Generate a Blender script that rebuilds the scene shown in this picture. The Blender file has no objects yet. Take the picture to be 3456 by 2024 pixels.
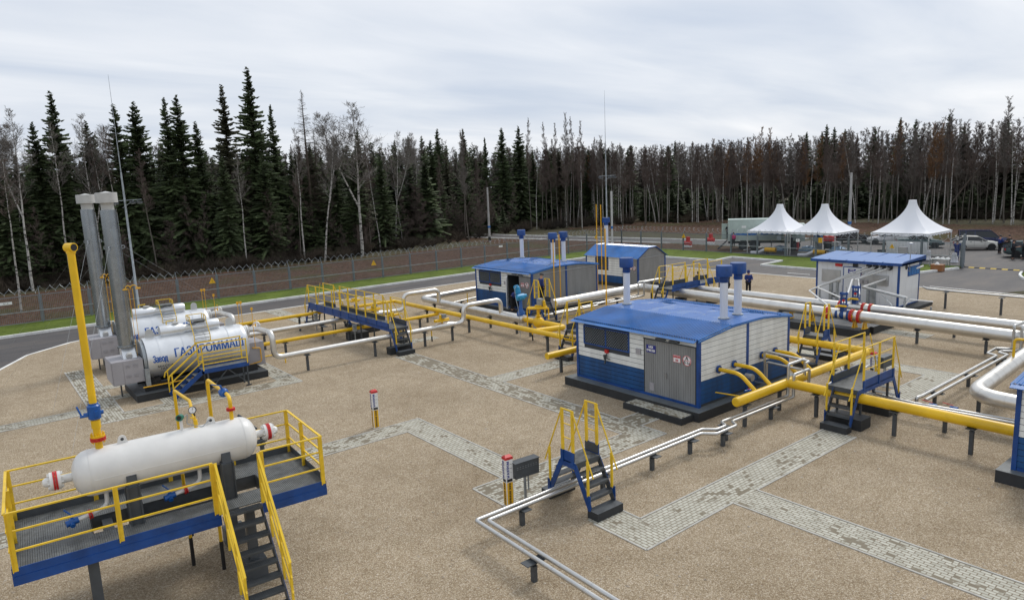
import bpy, bmesh, math, random
import numpy as np
from mathutils import Vector, Matrix, noise
R = math.radians
random.seed(7)
scene = bpy.context.scene
col = scene.collection

# ---------------------------------------------------------------- camera
def cam_rotation(yaw, pitch, roll):
    cy, sy, cp, sp = math.cos(yaw), math.sin(yaw), math.cos(pitch), math.sin(pitch)
    f = Vector((sy*cp, cy*cp, -sp)); rt = Vector((cy, -sy, 0)); dn = f.cross(rt)
    c, s = math.cos(roll), math.sin(roll)
    r2 = c*rt + s*dn; d2 = -s*rt + c*dn
    return Matrix((r2, -d2, -f)).transposed()
cd = bpy.data.cameras.new('camera'); cam = bpy.data.objects.new('camera', cd); col.objects.link(cam)
cam.matrix_world = Matrix.Translation((0, 0, 8.8)) @ cam_rotation(R(38.127), R(9.4755), R(2.423)).to_4x4()
cd.sensor_width = 36; cd.lens = 36*2347.5/3456; cd.clip_start = .1; cd.clip_end = 3000
scene.camera = cam

# ---------------------------------------------------------------- sky, sun, exposure
SUN_EL, SUN_AZ = 48, 75
w = bpy.data.worlds.new('World'); scene.world = w; w.use_nodes = True
nt = w.node_tree; nt.nodes.clear()
def N(t, tp, **k):
    n = t.nodes.new(tp)
    for a, v in k.items(): setattr(n, a, v)
    return n
out = N(nt, 'ShaderNodeOutputWorld'); bg = N(nt, 'ShaderNodeBackground'); bg.inputs[1].default_value = .1
sky = N(nt, 'ShaderNodeTexSky', sky_type='NISHITA'); sky.sun_disc = False
sky.sun_elevation = R(SUN_EL); sky.sun_rotation = R(SUN_AZ); sky.dust_density = 2
tc = N(nt, 'ShaderNodeTexCoord'); sep = N(nt, 'ShaderNodeSeparateXYZ')
nt.links.new(tc.outputs['Generated'], sep.inputs[0])
mz = N(nt, 'ShaderNodeMath', operation='ADD'); mz.inputs[1].default_value = .12
mx_ = N(nt, 'ShaderNodeMath', operation='MAXIMUM'); mx_.inputs[1].default_value = 0
nt.links.new(sep.outputs[2], mx_.inputs[0]); nt.links.new(mx_.outputs[0], mz.inputs[0])
dv = N(nt, 'ShaderNodeVectorMath', operation='DIVIDE')
cmb = N(nt, 'ShaderNodeCombineXYZ')
for i in range(3): nt.links.new(mz.outputs[0], cmb.inputs[i])
nt.links.new(tc.outputs['Generated'], dv.inputs[0]); nt.links.new(cmb.outputs[0], dv.inputs[1])
mp = N(nt, 'ShaderNodeMapping'); mp.inputs['Rotation'].default_value = (0, 0, R(33)); mp.inputs['Scale'].default_value = (.62, 1.5, 1)
nt.links.new(dv.outputs[0], mp.inputs[0])
n1 = N(nt, 'ShaderNodeTexNoise'); n1.inputs['Scale'].default_value = .9; n1.inputs['Detail'].default_value = 9; n1.inputs['Roughness'].default_value = .50; n1.inputs['Distortion'].default_value = .35
nt.links.new(mp.outputs[0], n1.inputs['Vector'])
cr = N(nt, 'ShaderNodeValToRGB')
cr.color_ramp.elements[0].position = .30; cr.color_ramp.elements[0].color = (5.1, 5.7, 6.7, 1)
cr.color_ramp.elements[1].position = .74; cr.color_ramp.elements[1].color = (8.0, 8.15, 8.45, 1)
e = cr.color_ramp.elements.new(.5); e.color = (6.4, 6.8, 7.45, 1)
nt.links.new(n1.outputs['Fac'], cr.inputs[0])
mixc = N(nt, 'ShaderNodeMixRGB'); mixc.inputs[0].default_value = .94
nt.links.new(sky.outputs[0], mixc.inputs[1]); nt.links.new(cr.outputs[0], mixc.inputs[2])
nt.links.new(mixc.outputs[0], bg.inputs[0]); nt.links.new(bg.outputs[0], out.inputs[0])
sd = bpy.data.lights.new('sun', 'SUN'); sd.energy = 1.35; sd.angle = R(16); sd.color = (1, .965, .91)
sun = bpy.data.objects.new('sun', sd); col.objects.link(sun)
sun.rotation_euler = (R(90-SUN_EL), 0, R(180-SUN_AZ))
vs = scene.view_settings; vs.view_transform = 'Standard'; vs.look = 'None'; vs.exposure = .26; vs.gamma = 1

# ---------------------------------------------------------------- materials
MATS = {}
def pmat(name, c, rough=.5, metal=0, var=.0, vscale=3, bump=0, bscale=20, spec=.5, coat=0, c2=None, detail=4, stretch=None):
    """principled material with procedural colour variation and bump"""
    m = bpy.data.materials.new(name); m.use_nodes = True; t = m.node_tree
    b = t.nodes['Principled BSDF']
    b.inputs['Roughness'].default_value = rough; b.inputs['Metallic'].default_value = metal
    b.inputs['Specular IOR Level'].default_value = spec; b.inputs['Coat Weight'].default_value = coat
    tcn = N(t, 'ShaderNodeTexCoord'); vec = tcn.outputs['Object']
    if stretch:
        mpn = N(t, 'ShaderNodeMapping'); mpn.inputs['Scale'].default_value = stretch
        t.links.new(vec, mpn.inputs[0]); vec = mpn.outputs[0]
    c = tuple(c)+(1,)
    if var or c2:
        nn = N(t, 'ShaderNodeTexNoise'); nn.inputs['Scale'].default_value = vscale; nn.inputs['Detail'].default_value = detail
        nn.inputs['Roughness'].default_value = .6
        t.links.new(vec, nn.inputs['Vector'])
        rp = N(t, 'ShaderNodeValToRGB'); rp.color_ramp.elements[0].position = .35; rp.color_ramp.elements[1].position = .68
        a = c2+(1,) if c2 else tuple(x*(1-var) for x in c[:3])+(1,)
        d = c if c2 else tuple(min(1, x*(1+var)) for x in c[:3])+(1,)
        rp.color_ramp.elements[0].color = a; rp.color_ramp.elements[1].color = d
        t.links.new(nn.outputs['Fac'], rp.inputs[0]); t.links.new(rp.outputs[0], b.inputs['Base Color'])
        rr = N(t, 'ShaderNodeMapRange'); rr.inputs['To Min'].default_value = max(.02, rough*.8); rr.inputs['To Max'].default_value = min(1, rough*1.25)
        t.links.new(nn.outputs['Fac'], rr.inputs[0]); t.links.new(rr.outputs[0], b.inputs['Roughness'])
    else: b.inputs['Base Color'].default_value = c
    if bump:
        nb = N(t, 'ShaderNodeTexNoise'); nb.inputs['Scale'].default_value = bscale; nb.inputs['Detail'].default_value = 3
        t.links.new(vec, nb.inputs['Vector'])
        bp = N(t, 'ShaderNodeBump'); bp.inputs['Strength'].default_value = bump; bp.inputs['Distance'].default_value = .02
        t.links.new(nb.outputs['Fac'], bp.inputs['Height']); t.links.new(bp.outputs[0], b.inputs['Normal'])
    MATS[name] = m; return m
pmat('yellow', (.80, .49, .012), .36, var=.13, vscale=1.3, bump=.08, bscale=6)
pmat('yellow_rail', (.80, .53, .025), .42, var=.12, vscale=2.5)
pmat('blue', (.005, .056, .235), .40, var=.28, vscale=1.6, detail=7)
pmat('blue_valve', (.008, .09, .34), .3, var=.12, vscale=6)
pmat('cyan', (.02, .27, .52), .4, var=.15, vscale=5)
pmat('roof_blue', (.034, .155, .43), .22, var=.2, vscale=.9)
pmat('wall_blue', (.004, .064, .20), .5, var=.25, vscale=1.6, stretch=(1.5, 1.5, .35), detail=6)
pmat('wall_white', (.74, .75, .72), .55, var=.11, vscale=1.6, stretch=(1.5, 1.5, .35), detail=6)
pmat('wall_bright', (.70, .72, .74), .45, var=.04, vscale=.8)
pmat('wall_grey', (.25, .252, .248), .5, var=.12, vscale=1.6, stretch=(1.5, 1.5, .3), detail=6)
pmat('groove', (.05, .055, .06), .8)
pmat('grey_dark', (.062, .070, .077), .5, var=.2, vscale=2.5)
pmat('grey_deck', (.13, .137, .135), .5, var=.3, vscale=5, bump=.3, bscale=30)
pmat('plinth_top', (.13, .145, .15), .45, var=.15, vscale=1.5)
pmat('plinth', (.028, .030, .032), .75, var=.25, vscale=2)
pmat('galv', (.34, .37, .39), .42, metal=.55, var=.22, vscale=3)
pmat('galv_fence', (.19, .215, .24), .55, metal=.25, var=.15, vscale=1)
pmat('white_paint', (.78, .78, .76), .35, var=.05, vscale=2)
pmat('vessel_white', (.74, .73, .70), .33, var=.06, vscale=1.5, bump=.03, bscale=4)
pmat('vent_white', (.68, .70, .74), .45, var=.06, vscale=3, stretch=(2, 2, .3))
pmat('red', (.55, .02, .02), .4, var=.15, vscale=6)
pmat('black', (.012, .012, .013), .5)
pmat('rubber', (.018, .018, .02), .8)
pmat('glass_dark', (.015, .019, .022), .12)
pmat('orange_pipe', (.76, .40, .012), .4, var=.1)
pmat('box_grey', (.36, .345, .36), .5, var=.06, vscale=1.5)
pmat('cap_grey', (.50, .50, .48), .6, var=.08, vscale=3)
pmat('bare_steel', (.42, .43, .44), .38, metal=.8, var=.12, vscale=2)
pmat('concrete', (.40, .39, .37), .85, var=.15, vscale=2, bump=.2, bscale=30)
pmat('edging', (.47, .455, .41), .85, var=.2, vscale=2, bump=.1); pmat('aspen_bark', (.13, .115, .095), .9, var=.3, vscale=1); pmat('kerb_white', (.80, .80, .77), .75, var=.14, vscale=1.2, bump=.1)
pmat('tent_white', (.80, .81, .84), .6, bump=.5, bscale=1.6)
pmat('cloth_white', (.75, .75, .78), .8, var=.06, vscale=4, bump=.4, bscale=4)
pmat('tarp', (.30, .45, .62), .45, var=.5, vscale=3, bump=.8, bscale=4)
pmat('wood', (.30, .12, .04), .5, var=.2, vscale=6, stretch=(1, 1, 6))
pmat('truck_green', (.43, .51, .47), .45, var=.06)
pmat('jacket_blue', (.012, .03, .16), .8, var=.3, vscale=8)
pmat('jacket_dark', (.014, .016, .022), .85, var=.3, vscale=8)
pmat('jacket_brown', (.05, .035, .025), .85, var=.3, vscale=8)
pmat('jacket_pink', (.55, .03, .16), .8, var=.2, vscale=8)
pmat('trousers', (.010, .011, .014), .85)
pmat('skin', (.45, .24, .16), .55)
pmat('sign_blue', (.02, .03, .25), .4)
pmat('sign_white', (.8, .8, .8), .4)
pmat('sign_yellow', (.80, .45, .02), .4)
pmat('text_white', (.82, .82, .82), .5)
pmat('text_red', (.6, .02, .03), .5)
pmat('text_black', (.01, .01, .01), .5)
pmat('text_blue', (.01, .10, .42), .5)
pmat('spruce_green', (.055, .078, .027), .8, var=.6, vscale=.35, detail=8)
pmat('spruce_old', (.060, .060, .030), .75, var=.45, vscale=.4, detail=8)
pmat('dead_twig', (.075, .057, .042), .9, var=.2); pmat('brush_brown', (.058, .044, .030), .9, var=.6, vscale=.2)
pmat('bark_spruce', (.085, .065, .05), .9, var=.4, vscale=3, stretch=(4, 4, 1))
pmat('twig_lightened', (.15, .122, .105), .9, var=.3, vscale=.15); pmat('twig_brown', (.125, .095, .08), .9, var=.35, vscale=.3)  # massed wood: twig brown lightened in the colour to offset shade among the trees
pmat('twig_grey', (.19, .17, .15), .9, var=.25, vscale=.5)
pmat('twig_orange', (.21, .115, .055), .9, var=.3, vscale=.5)
pmat('car_silver', (.58, .59, .60), .28, metal=.4)
pmat('car_champagne', (.62, .61, .57), .3, metal=.3)
pmat('car_green', (.09, .13, .135), .28, metal=.6)
pmat('car_navy', (.02, .03, .095), .22, metal=.4, coat=.6)
pmat('car_black', (.012, .012, .014), .22, coat=.6)
pmat('lamp_glass', (.7, .7, .68), .1)
pmat('screen_green', (.02, .16, .11), .4)
def bark_birch():
    m = pmat('bark_birch', (.52, .50, .46), .8, c2=(.42, .40, .36), vscale=2); t = m.node_tree; b = t.nodes['Principled BSDF']
    tcn = N(t, 'ShaderNodeTexCoord'); mpn = N(t, 'ShaderNodeMapping'); mpn.inputs['Scale'].default_value = (2, 2, 5)
    nn = N(t, 'ShaderNodeTexNoise'); nn.inputs['Scale'].default_value = 1.2; nn.inputs['Detail'].default_value = 4
    rp = N(t, 'ShaderNodeValToRGB'); rp.color_ramp.elements[0].position = .40; rp.color_ramp.elements[1].position = .47
    rp.color_ramp.elements[0].color = (.03, .028, .025, 1); rp.color_ramp.elements[1].color = (.42, .40, .365, 1)
    t.links.new(tcn.outputs['Object'], mpn.inputs[0]); t.links.new(mpn.outputs[0], nn.inputs['Vector'])
    t.links.new(nn.outputs['Fac'], rp.inputs[0]); t.links.new(rp.outputs[0], b.inputs['Base Color'])
bark_birch()
def alu(name, c=(.80, .79, .76), rough=.33, wr=.35, metal=.93):
    """thin metal cladding: crumpled reflections"""
    m = pmat(name, c, rough, metal=metal, var=.05, vscale=2); t = m.node_tree; b = t.nodes['Principled BSDF']
    tcn = N(t, 'ShaderNodeTexCoord'); nb = N(t, 'ShaderNodeTexNoise'); nb.inputs['Scale'].default_value = 1.6; nb.inputs['Detail'].default_value = 1.2; nb.inputs['Distortion'].default_value = .4
    bp = N(t, 'ShaderNodeBump'); bp.inputs['Strength'].default_value = wr; bp.inputs['Distance'].default_value = .03
    t.links.new(tcn.outputs['Object'], nb.inputs['Vector']); t.links.new(nb.outputs['Fac'], bp.inputs['Height']); t.links.new(bp.outputs[0], b.inputs['Normal'])
alu('alu', (.70, .685, .65), .38, .4); alu('alu_thin', (.58, .58, .565), .38, .04); alu('alu_tank', (.74, .76, .78), .38, .07, .62); alu('alu_stack', (.36, .39, .415), .26, .06)

def ground_mat(name, build):
    m = bpy.data.materials.new(name); m.use_nodes = True; t = m.node_tree; b = t.nodes['Principled BSDF']
    tcn = N(t, 'ShaderNodeTexCoord'); build(t, b, tcn.outputs['Object']); MATS[name] = m
def noise_n(t, v, s, d=4, r=.6):
    n = N(t, 'ShaderNodeTexNoise'); n.inputs['Scale'].default_value = s; n.inputs['Detail'].default_value = d; n.inputs['Roughness'].default_value = r
    t.links.new(v, n.inputs['Vector']); return n.outputs['Fac']
def ramp(t, f, stops):
    r = N(t, 'ShaderNodeValToRGB'); els = r.color_ramp.elements
    while len(els) < len(stops): els.new(.5)
    for el, (p, c) in zip(els, stops): el.position = p; el.color = tuple(c)+(1,)
    t.links.new(f, r.inputs[0]); return r.outputs[0]
def mixn(t, f, a, b, mode='MIX'):
    n = N(t, 'ShaderNodeMixRGB', blend_type=mode)
    for i, x in enumerate((f, a, b)):
        if isinstance(x, (int, float)): n.inputs[i].default_value = x
        elif isinstance(x, tuple): n.inputs[i].default_value = x+(1,)
        else: t.links.new(x, n.inputs[i])
    return n.outputs[0]
def bumpn(t, b, hts):
    prev = None
    for h, s, d in hts:
        bp = N(t, 'ShaderNodeBump'); bp.inputs['Strength'].default_value = s; bp.inputs['Distance'].default_value = d
        t.links.new(h, bp.inputs['Height'])
        if prev: t.links.new(prev, bp.inputs['Normal'])
        prev = bp.outputs[0]
    t.links.new(prev, b.inputs['Normal'])
def gravel(t, b, v):
    vo = N(t, 'ShaderNodeTexVoronoi'); vo.inputs['Scale'].default_value = 32; t.links.new(v, vo.inputs['Vector'])
    sepc = N(t, 'ShaderNodeSeparateColor'); t.links.new(vo.outputs['Color'], sepc.inputs[0])
    c1 = ramp(t, sepc.outputs[0], [(0, (.29, .235, .17)), (.35, (.455, .385, .285)), (.62, (.54, .47, .365)), (.85, (.62, .56, .46)), (1, (.76, .70, .61))])
    vo2 = N(t, 'ShaderNodeTexVoronoi'); vo2.inputs['Scale'].default_value = 60; t.links.new(v, vo2.inputs['Vector'])
    sep2 = N(t, 'ShaderNodeSeparateColor'); t.links.new(vo2.outputs['Color'], sep2.inputs[0])
    c2 = ramp(t, sep2.outputs[1], [(0, (.28, .215, .14)), (.5, (.47, .38, .25)), (1, (.66, .58, .44))])
    c = mixn(t, .4, c1, c2)
    gap = ramp(t, vo.outputs['Distance'], [(.30, (1, 1, 1)), (.62, (.60, .54, .48))])
    c = mixn(t, .8, c, gap, 'MULTIPLY')
    big = ramp(t, noise_n(t, v, .22, 6, .65), [(.30, (.78, .74, .68)), (.5, (.97, .95, .92)), (.7, (1.08, 1.06, 1.03))])
    c = mixn(t, 1, c, big, 'MULTIPLY')
    med = ramp(t, noise_n(t, v, 1.6, 5, .7), [(.30, (.86, .84, .80)), (.62, (1.04, 1.04, 1.04))])
    c = mixn(t, .9, c, med, 'MULTIPLY')
    t.links.new(c, b.inputs['Base Color']); b.inputs['Roughness'].default_value = .9; b.inputs['Specular IOR Level'].default_value = .25
    inv = N(t, 'ShaderNodeMath', operation='SUBTRACT'); inv.inputs[0].default_value = 1; t.links.new(vo.outputs['Distance'], inv.inputs[1])
    bumpn(t, b, [(inv.outputs[0], .9, .02), (noise_n(t, v, 1.8, 4), .35, .05)])
ground_mat('gravel', gravel)
def soil(t, b, v):
    c = ramp(t, noise_n(t, v, 3.2, 8, .75), [(.3, (.022, .012, .008)), (.48, (.085, .047, .030)), (.72, (.18, .11, .075))])
    big = noise_n(t, v, .09, 4, .6)
    c = mixn(t, ramp(t, big, [(.5, (0, 0, 0)), (.66, (.6, .6, .6))]), c, (.055, .07, .018))
    t.links.new(c, b.inputs['Base Color']); b.inputs['Roughness'].default_value = .95; b.inputs['Specular IOR Level'].default_value = .2
    bumpn(t, b, [(noise_n(t, v, 6, 6, .7), 1, .12), (noise_n(t, v, 1.1, 4), .9, .3)])
ground_mat('soil', soil)
def litter(t, b, v):
    c = ramp(t, noise_n(t, v, 1.7, 8, .7), [(.3, (.022, .018, .01)), (.5, (.07, .055, .026)), (.62, (.06, .075, .02)), (.8, (.13, .10, .05))])
    t.links.new(c, b.inputs['Base Color']); b.inputs['Roughness'].default_value = .95
    bumpn(t, b, [(noise_n(t, v, 5, 6, .7), 1, .12)])
ground_mat('litter', litter)
def lawn(t, b, v):
    c = ramp(t, noise_n(t, v, 6, 7, .8), [(.25, (.055, .085, .012)), (.5, (.115, .17, .022)), (.75, (.21, .245, .06))])
    c = mixn(t, 1, c, ramp(t, noise_n(t, v, .5, 4, .6), [(.35, (.74, .72, .72)), (.65, (1.15, 1.1, 1.1))]), 'MULTIPLY')
    t.links.new(c, b.inputs['Base Color']); b.inputs['Roughness'].default_value = .9; b.inputs['Specular IOR Level'].default_value = .2
    bumpn(t, b, [(noise_n(t, v, 30, 4, .7), 1, .05)])
ground_mat('lawn', lawn)
def asphalt(t, b, v):
    c = ramp(t, noise_n(t, v, 22, 6, .75), [(.3, (.054, .050, .050)), (.7, (.108, .100, .096))])
    mpn = N(t, 'ShaderNodeMapping'); mpn.inputs['Scale'].default_value = (.16, .6, 1); t.links.new(v, mpn.inputs[0])
    c = mixn(t, 1, c, ramp(t, noise_n(t, mpn.outputs[0], 1.2, 6, .65), [(.34, (.74, .75, .78)), (.52, (1, .98, .96)), (.66, (1.4, 1.28, 1.14))]), 'MULTIPLY')
    t.links.new(c, b.inputs['Base Color']); b.inputs['Roughness'].default_value = .72
    bumpn(t, b, [(noise_n(t, v, 60, 3), .5, .01)])
ground_mat('asphalt', asphalt)
def pavers(sand, rot):
    def f(t, b, v):
        mpn = N(t, 'ShaderNodeMapping'); mpn.inputs['Rotation'].default_value = (0, 0, R(rot)); t.links.new(v, mpn.inputs[0])
        br = N(t, 'ShaderNodeTexBrick'); br.inputs['Scale'].default_value = 1; br.inputs['Brick Width'].default_value = .21; br.inputs['Row Height'].default_value = .105
        br.inputs['Mortar Size'].default_value = .013; br.inputs['Mortar Smooth'].default_value = .2; br.inputs['Bias'].default_value = 0
        br.inputs['Color1'].default_value = (.42, .41, .345, 1); br.inputs['Color2'].default_value = (.54, .53, .455, 1); br.inputs['Mortar'].default_value = (.20, .165, .115, 1)
        t.links.new(mpn.outputs[0], br.inputs['Vector'])
        # whole bricks hidden under sand: cell noise snapped to the brick rows
        sp = N(t, 'ShaderNodeSeparateXYZ'); t.links.new(mpn.outputs[0], sp.inputs[0])
        def mth(op, a, bb):
            n = N(t, 'ShaderNodeMath', operation=op)
            for i, x in enumerate((a, bb)):
                if x is None: continue
                if isinstance(x, (int, float)): n.inputs[i].default_value = x
                else: t.links.new(x, n.inputs[i])
            return n.outputs[0]
        row = mth('FLOOR', mth('DIVIDE', sp.outputs[1], .105), None)
        odd = mth('MULTIPLY', mth('MODULO', mth('ABSOLUTE', row, None), 2), .105)
        cx = mth('FLOOR', mth('DIVIDE', mth('SUBTRACT', sp.outputs[0], odd), .21), None)
        cb = N(t, 'ShaderNodeCombineXYZ'); t.links.new(cx, cb.inputs[0]); t.links.new(row, cb.inputs[1])
        wn = N(t, 'ShaderNodeTexWhiteNoise', noise_dimensions='2D'); t.links.new(cb.outputs[0], wn.inputs[0])
        patch = noise_n(t, v, .8, 4, .6)
        s = mth('ADD', mth('MULTIPLY', wn.outputs['Value'], .5), mth('MULTIPLY', patch, 1.0))
        mask = ramp(t, s, [(sand, (0, 0, 0)), (sand+.06, (1, 1, 1))])
        c = mixn(t, mask, (.20, .17, .12), br.outputs['Color'])
        c = mixn(t, 1, c, ramp(t, noise_n(t, v, 3, 5, .7), [(.3, (.86, .84, .8)), (.7, (1.08, 1.08, 1.08))]), 'MULTIPLY')
        t.links.new(c, b.inputs['Base Color']); b.inputs['Roughness'].default_value = .8
        bumpn(t, b, [(br.outputs['Fac'], -.4, .01)])
    return f
for nm, s in (('clean', .50), ('mixed', .62), ('sandy', .80)):
    ground_mat('pavers_%s_x' % nm, pavers(s, 0)); ground_mat('pavers_%s_y' % nm, pavers(s, 90))
def roofsheet(t, b, v):
    br = N(t, 'ShaderNodeTexBrick'); br.offset = 0; br.inputs['Scale'].default_value = 1; br.inputs['Brick Width'].default_value = 1.25; br.inputs['Row Height'].default_value = 1.28
    br.inputs['Mortar Size'].default_value = .008; br.inputs['Color1'].default_value = (.026, .125, .41, 1); br.inputs['Color2'].default_value = (.036, .15, .44, 1); br.inputs['Mortar'].default_value = (.008, .03, .12, 1)
    t.links.new(v, br.inputs['Vector'])
    t.links.new(br.outputs['Color'], b.inputs['Base Color'])
    r = ramp(t, noise_n(t, v, 1.5, 3, .5), [(.545, (.40, .40, .40)), (.57, (.05, .05, .05))])   # rain water standing on the sheets
    t.links.new(r, b.inputs['Roughness']); bumpn(t, b, [(noise_n(t, v, 1.1, 2), .15, .05)])
ground_mat('roof_sheet', roofsheet)

# ---------------------------------------------------------------- mesh builder
class MB:
    def __init__(s): s.v = []; s.f = []; s.sm = []
    def add(s, vs, fs, smooth=False):
        o = len(s.v); s.v += [tuple(p) for p in vs]; s.f += [tuple(i+o for i in f) for f in fs]; s.sm += [smooth]*len(fs); return s
    def box(s, x0, x1, y0, y1, z0, z1):
        return s.add([(x0,y0,z0),(x1,y0,z0),(x1,y1,z0),(x0,y1,z0),(x0,y0,z1),(x1,y0,z1),(x1,y1,z1),(x0,y1,z1)],
                     [(0,3,2,1),(4,5,6,7),(0,1,5,4),(1,2,6,5),(2,3,7,6),(3,0,4,7)])
    def bar(s, p, q, wd=.05, ht=None, up=(0,0,1)):
        p, q = Vector(p), Vector(q); d = q-p
        if d.length < 1e-6: return s
        d.normalize(); ht = ht or wd; up = Vector(up)
        if abs(d.dot(up)) > .98: up = Vector((0, 1, 0))
        a = d.cross(up).normalized(); b = a.cross(d).normalized(); a *= wd/2; b *= ht/2
        vs = [p-a-b, p+a-b, p+a+b, p-a+b, q-a-b, q+a-b, q+a+b, q-a+b]
        return s.add(vs, [(0,1,2,3),(4,7,6,5),(0,4,5,1),(1,5,6,2),(2,6,7,3),(3,7,4,0)])
    def ring(s, c, d, r, n, ph=0):
        d = Vector(d).normalized(); up = Vector((0,0,1)) if abs(d.z) < .9 else Vector((1,0,0))
        a = d.cross(up).normalized(); b = a.cross(d)
        return [Vector(c)+a*(r*math.cos(2*math.pi*i/n+ph))+b*(r*math.sin(2*math.pi*i/n+ph)) for i in range(n)]
    def cyl(s, p, q, r, n=16, r2=None, cap=True):
        p, q = Vector(p), Vector(q); r2 = r if r2 is None else r2
        A = s.ring(p, q-p, r, n); B = s.ring(q, q-p, r2, n)
        s.add(A+B, [(i, (i+1) % n, n+(i+1) % n, n+i) for i in range(n)], True)
        if cap: s.add(A, [tuple(range(n-1,-1,-1))]); s.add(B, [tuple(range(n))])
        return s
    def lathe(s, p, d, prof, n=20):
        """prof: (distance along d, radius)"""
        p, d = Vector(p), Vector(d).normalized(); vs = []; fs = []
        for t_, r in prof: vs += s.ring(p+d*t_, d, max(r, 1e-4), n)
        for k in range(len(prof)-1):
            for i in range(n): fs.append((k*n+i, k*n+(i+1) % n, (k+1)*n+(i+1) % n, (k+1)*n+i))
        s.add(vs, fs, True)
        if prof[0][1] > .001: s.add(vs[:n], [tuple(range(n-1,-1,-1))])
        if prof[-1][1] > .001: s.add(vs[-n:], [tuple(range(n))])
        return s
    def path(s, pts, bend=0, k=5):
        pts = [Vector(p) for p in pts]; out = [pts[0]]
        for i in range(1, len(pts)-1):
            a, b, c = pts[i-1], pts[i], pts[i+1]; u = (a-b); v = (c-b); lu, lv = u.length, v.length
            bb = min(bend, lu*.49, lv*.49)
            if bb < .005: out.append(b); continue
            p0 = b+u/lu*bb; p1 = b+v/lv*bb
            for j in range(k+1):
                t_ = j/k; out.append(p0*(1-t_)**2+b*2*t_*(1-t_)+p1*t_*t_)
        out.append(pts[-1]); return out
    def tube(s, pts, r, n=12, bend=0, k=5, cap=True, radii=None):
        P = s.path(pts, bend, k); m = len(P); T = []
        for i in range(m):
            d = (P[min(i+1, m-1)]-P[i-1 if i else 0]); T.append(d.normalized() if d.length else Vector((0,0,1)))
        up = Vector((0,0,1)) if abs(T[0].z) < .9 else Vector((1,0,0))
        a = T[0].cross(up).normalized(); vs = []
        for i in range(m):
            a = (a-T[i]*a.dot(T[i])).normalized(); b = T[i].cross(a); rr = radii[i] if radii else r
            vs += [P[i]+a*(rr*math.cos(2*math.pi*j/n))+b*(rr*math.sin(2*math.pi*j/n)) for j in range(n)]
        fs = [(i*n+j, (i+1)*n+j, (i+1)*n+(j+1) % n, i*n+(j+1) % n) for i in range(m-1) for j in range(n)]
        s.add(vs, fs, True)
        if cap: s.add(vs[:n], [tuple(range(n))]); s.add(vs[-n:], [tuple(range(n-1,-1,-1))])
        return s
    def seams(s, pts, r, step=1.0, w=.018, n=14, bend=0):
        """raised joint bands of the sheet cladding along a pipe"""
        P = s.path(pts, bend, 6); acc = step*.5
        for a, b in zip(P, P[1:]):
            L = (b-a).length; d = (b-a)
            while acc <= L and L > 0:
                c = a+d*(acc/L); u = d.normalized(); s.cyl(c-u*w, c+u*w, r*1.012+.002, n, cap=False); acc += step
            acc -= L
        return s
    def sphere(s, c, r, n=12, m=8, sc=(1,1,1)):
        c = Vector(c); vs = []; fs = []
        for i in range(m+1):
            th = math.pi*i/m
            for j in range(n): vs.append((c.x+r*sc[0]*math.sin(th)*math.cos(2*math.pi*j/n), c.y+r*sc[1]*math.sin(th)*math.sin(2*math.pi*j/n), c.z+r*sc[2]*math.cos(th)))
        for i in range(m):
            for j in range(n): fs.append((i*n+j, (i+1)*n+j, (i+1)*n+(j+1) % n, i*n+(j+1) % n))
        return s.add(vs, fs, True)
    def prism(s, poly, z0, z1):
        n = len(poly); vs = [(x,y,z0) for x,y in poly]+[(x,y,z1) for x,y in poly]
        return s.add(vs, [tuple(range(n-1,-1,-1)), tuple(range(n,2*n))]+[(i,(i+1)%n,n+(i+1)%n,n+i) for i in range(n)])
    def prism_y(s, poly, y0, y1):
        n = len(poly); vs = [(x,y0,z) for x,z in poly]+[(x,y1,z) for x,z in poly]
        return s.add(vs, [tuple(range(n)), tuple(range(2*n-1,n-1,-1))]+[(i,n+i,n+(i+1)%n,(i+1)%n) for i in range(n)])
    def prism_x(s, poly, x0, x1):
        n = len(poly); vs = [(x0,y,z) for y,z in poly]+[(x1,y,z) for y,z in poly]
        return s.add(vs, [tuple(range(n)), tuple(range(2*n-1,n-1,-1))]+[(i,n+i,n+(i+1)%n,(i+1)%n) for i in range(n)])
    def xf(s, M):
        s.v = [tuple(M @ Vector(p)) for p in s.v]; return s
    def mesh(s, name, mat, off=(0,0,0)):
        me = bpy.data.meshes.new(name)
        me.from_pydata([(p[0]-off[0], p[1]-off[1], p[2]-off[2]) for p in s.v], [], s.f)
        me.polygons.foreach_set('use_smooth', s.sm)
        if any(s.sm):
            try: me.set_sharp_from_angle(angle=R(42))
            except Exception: pass
        me.materials.append(MATS[mat] if isinstance(mat, str) else mat)
        bm = bmesh.new(); bm.from_mesh(me); bmesh.ops.recalc_face_normals(bm, faces=bm.faces); bm.to_mesh(me); bm.free()
        me.update(); return me

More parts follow.
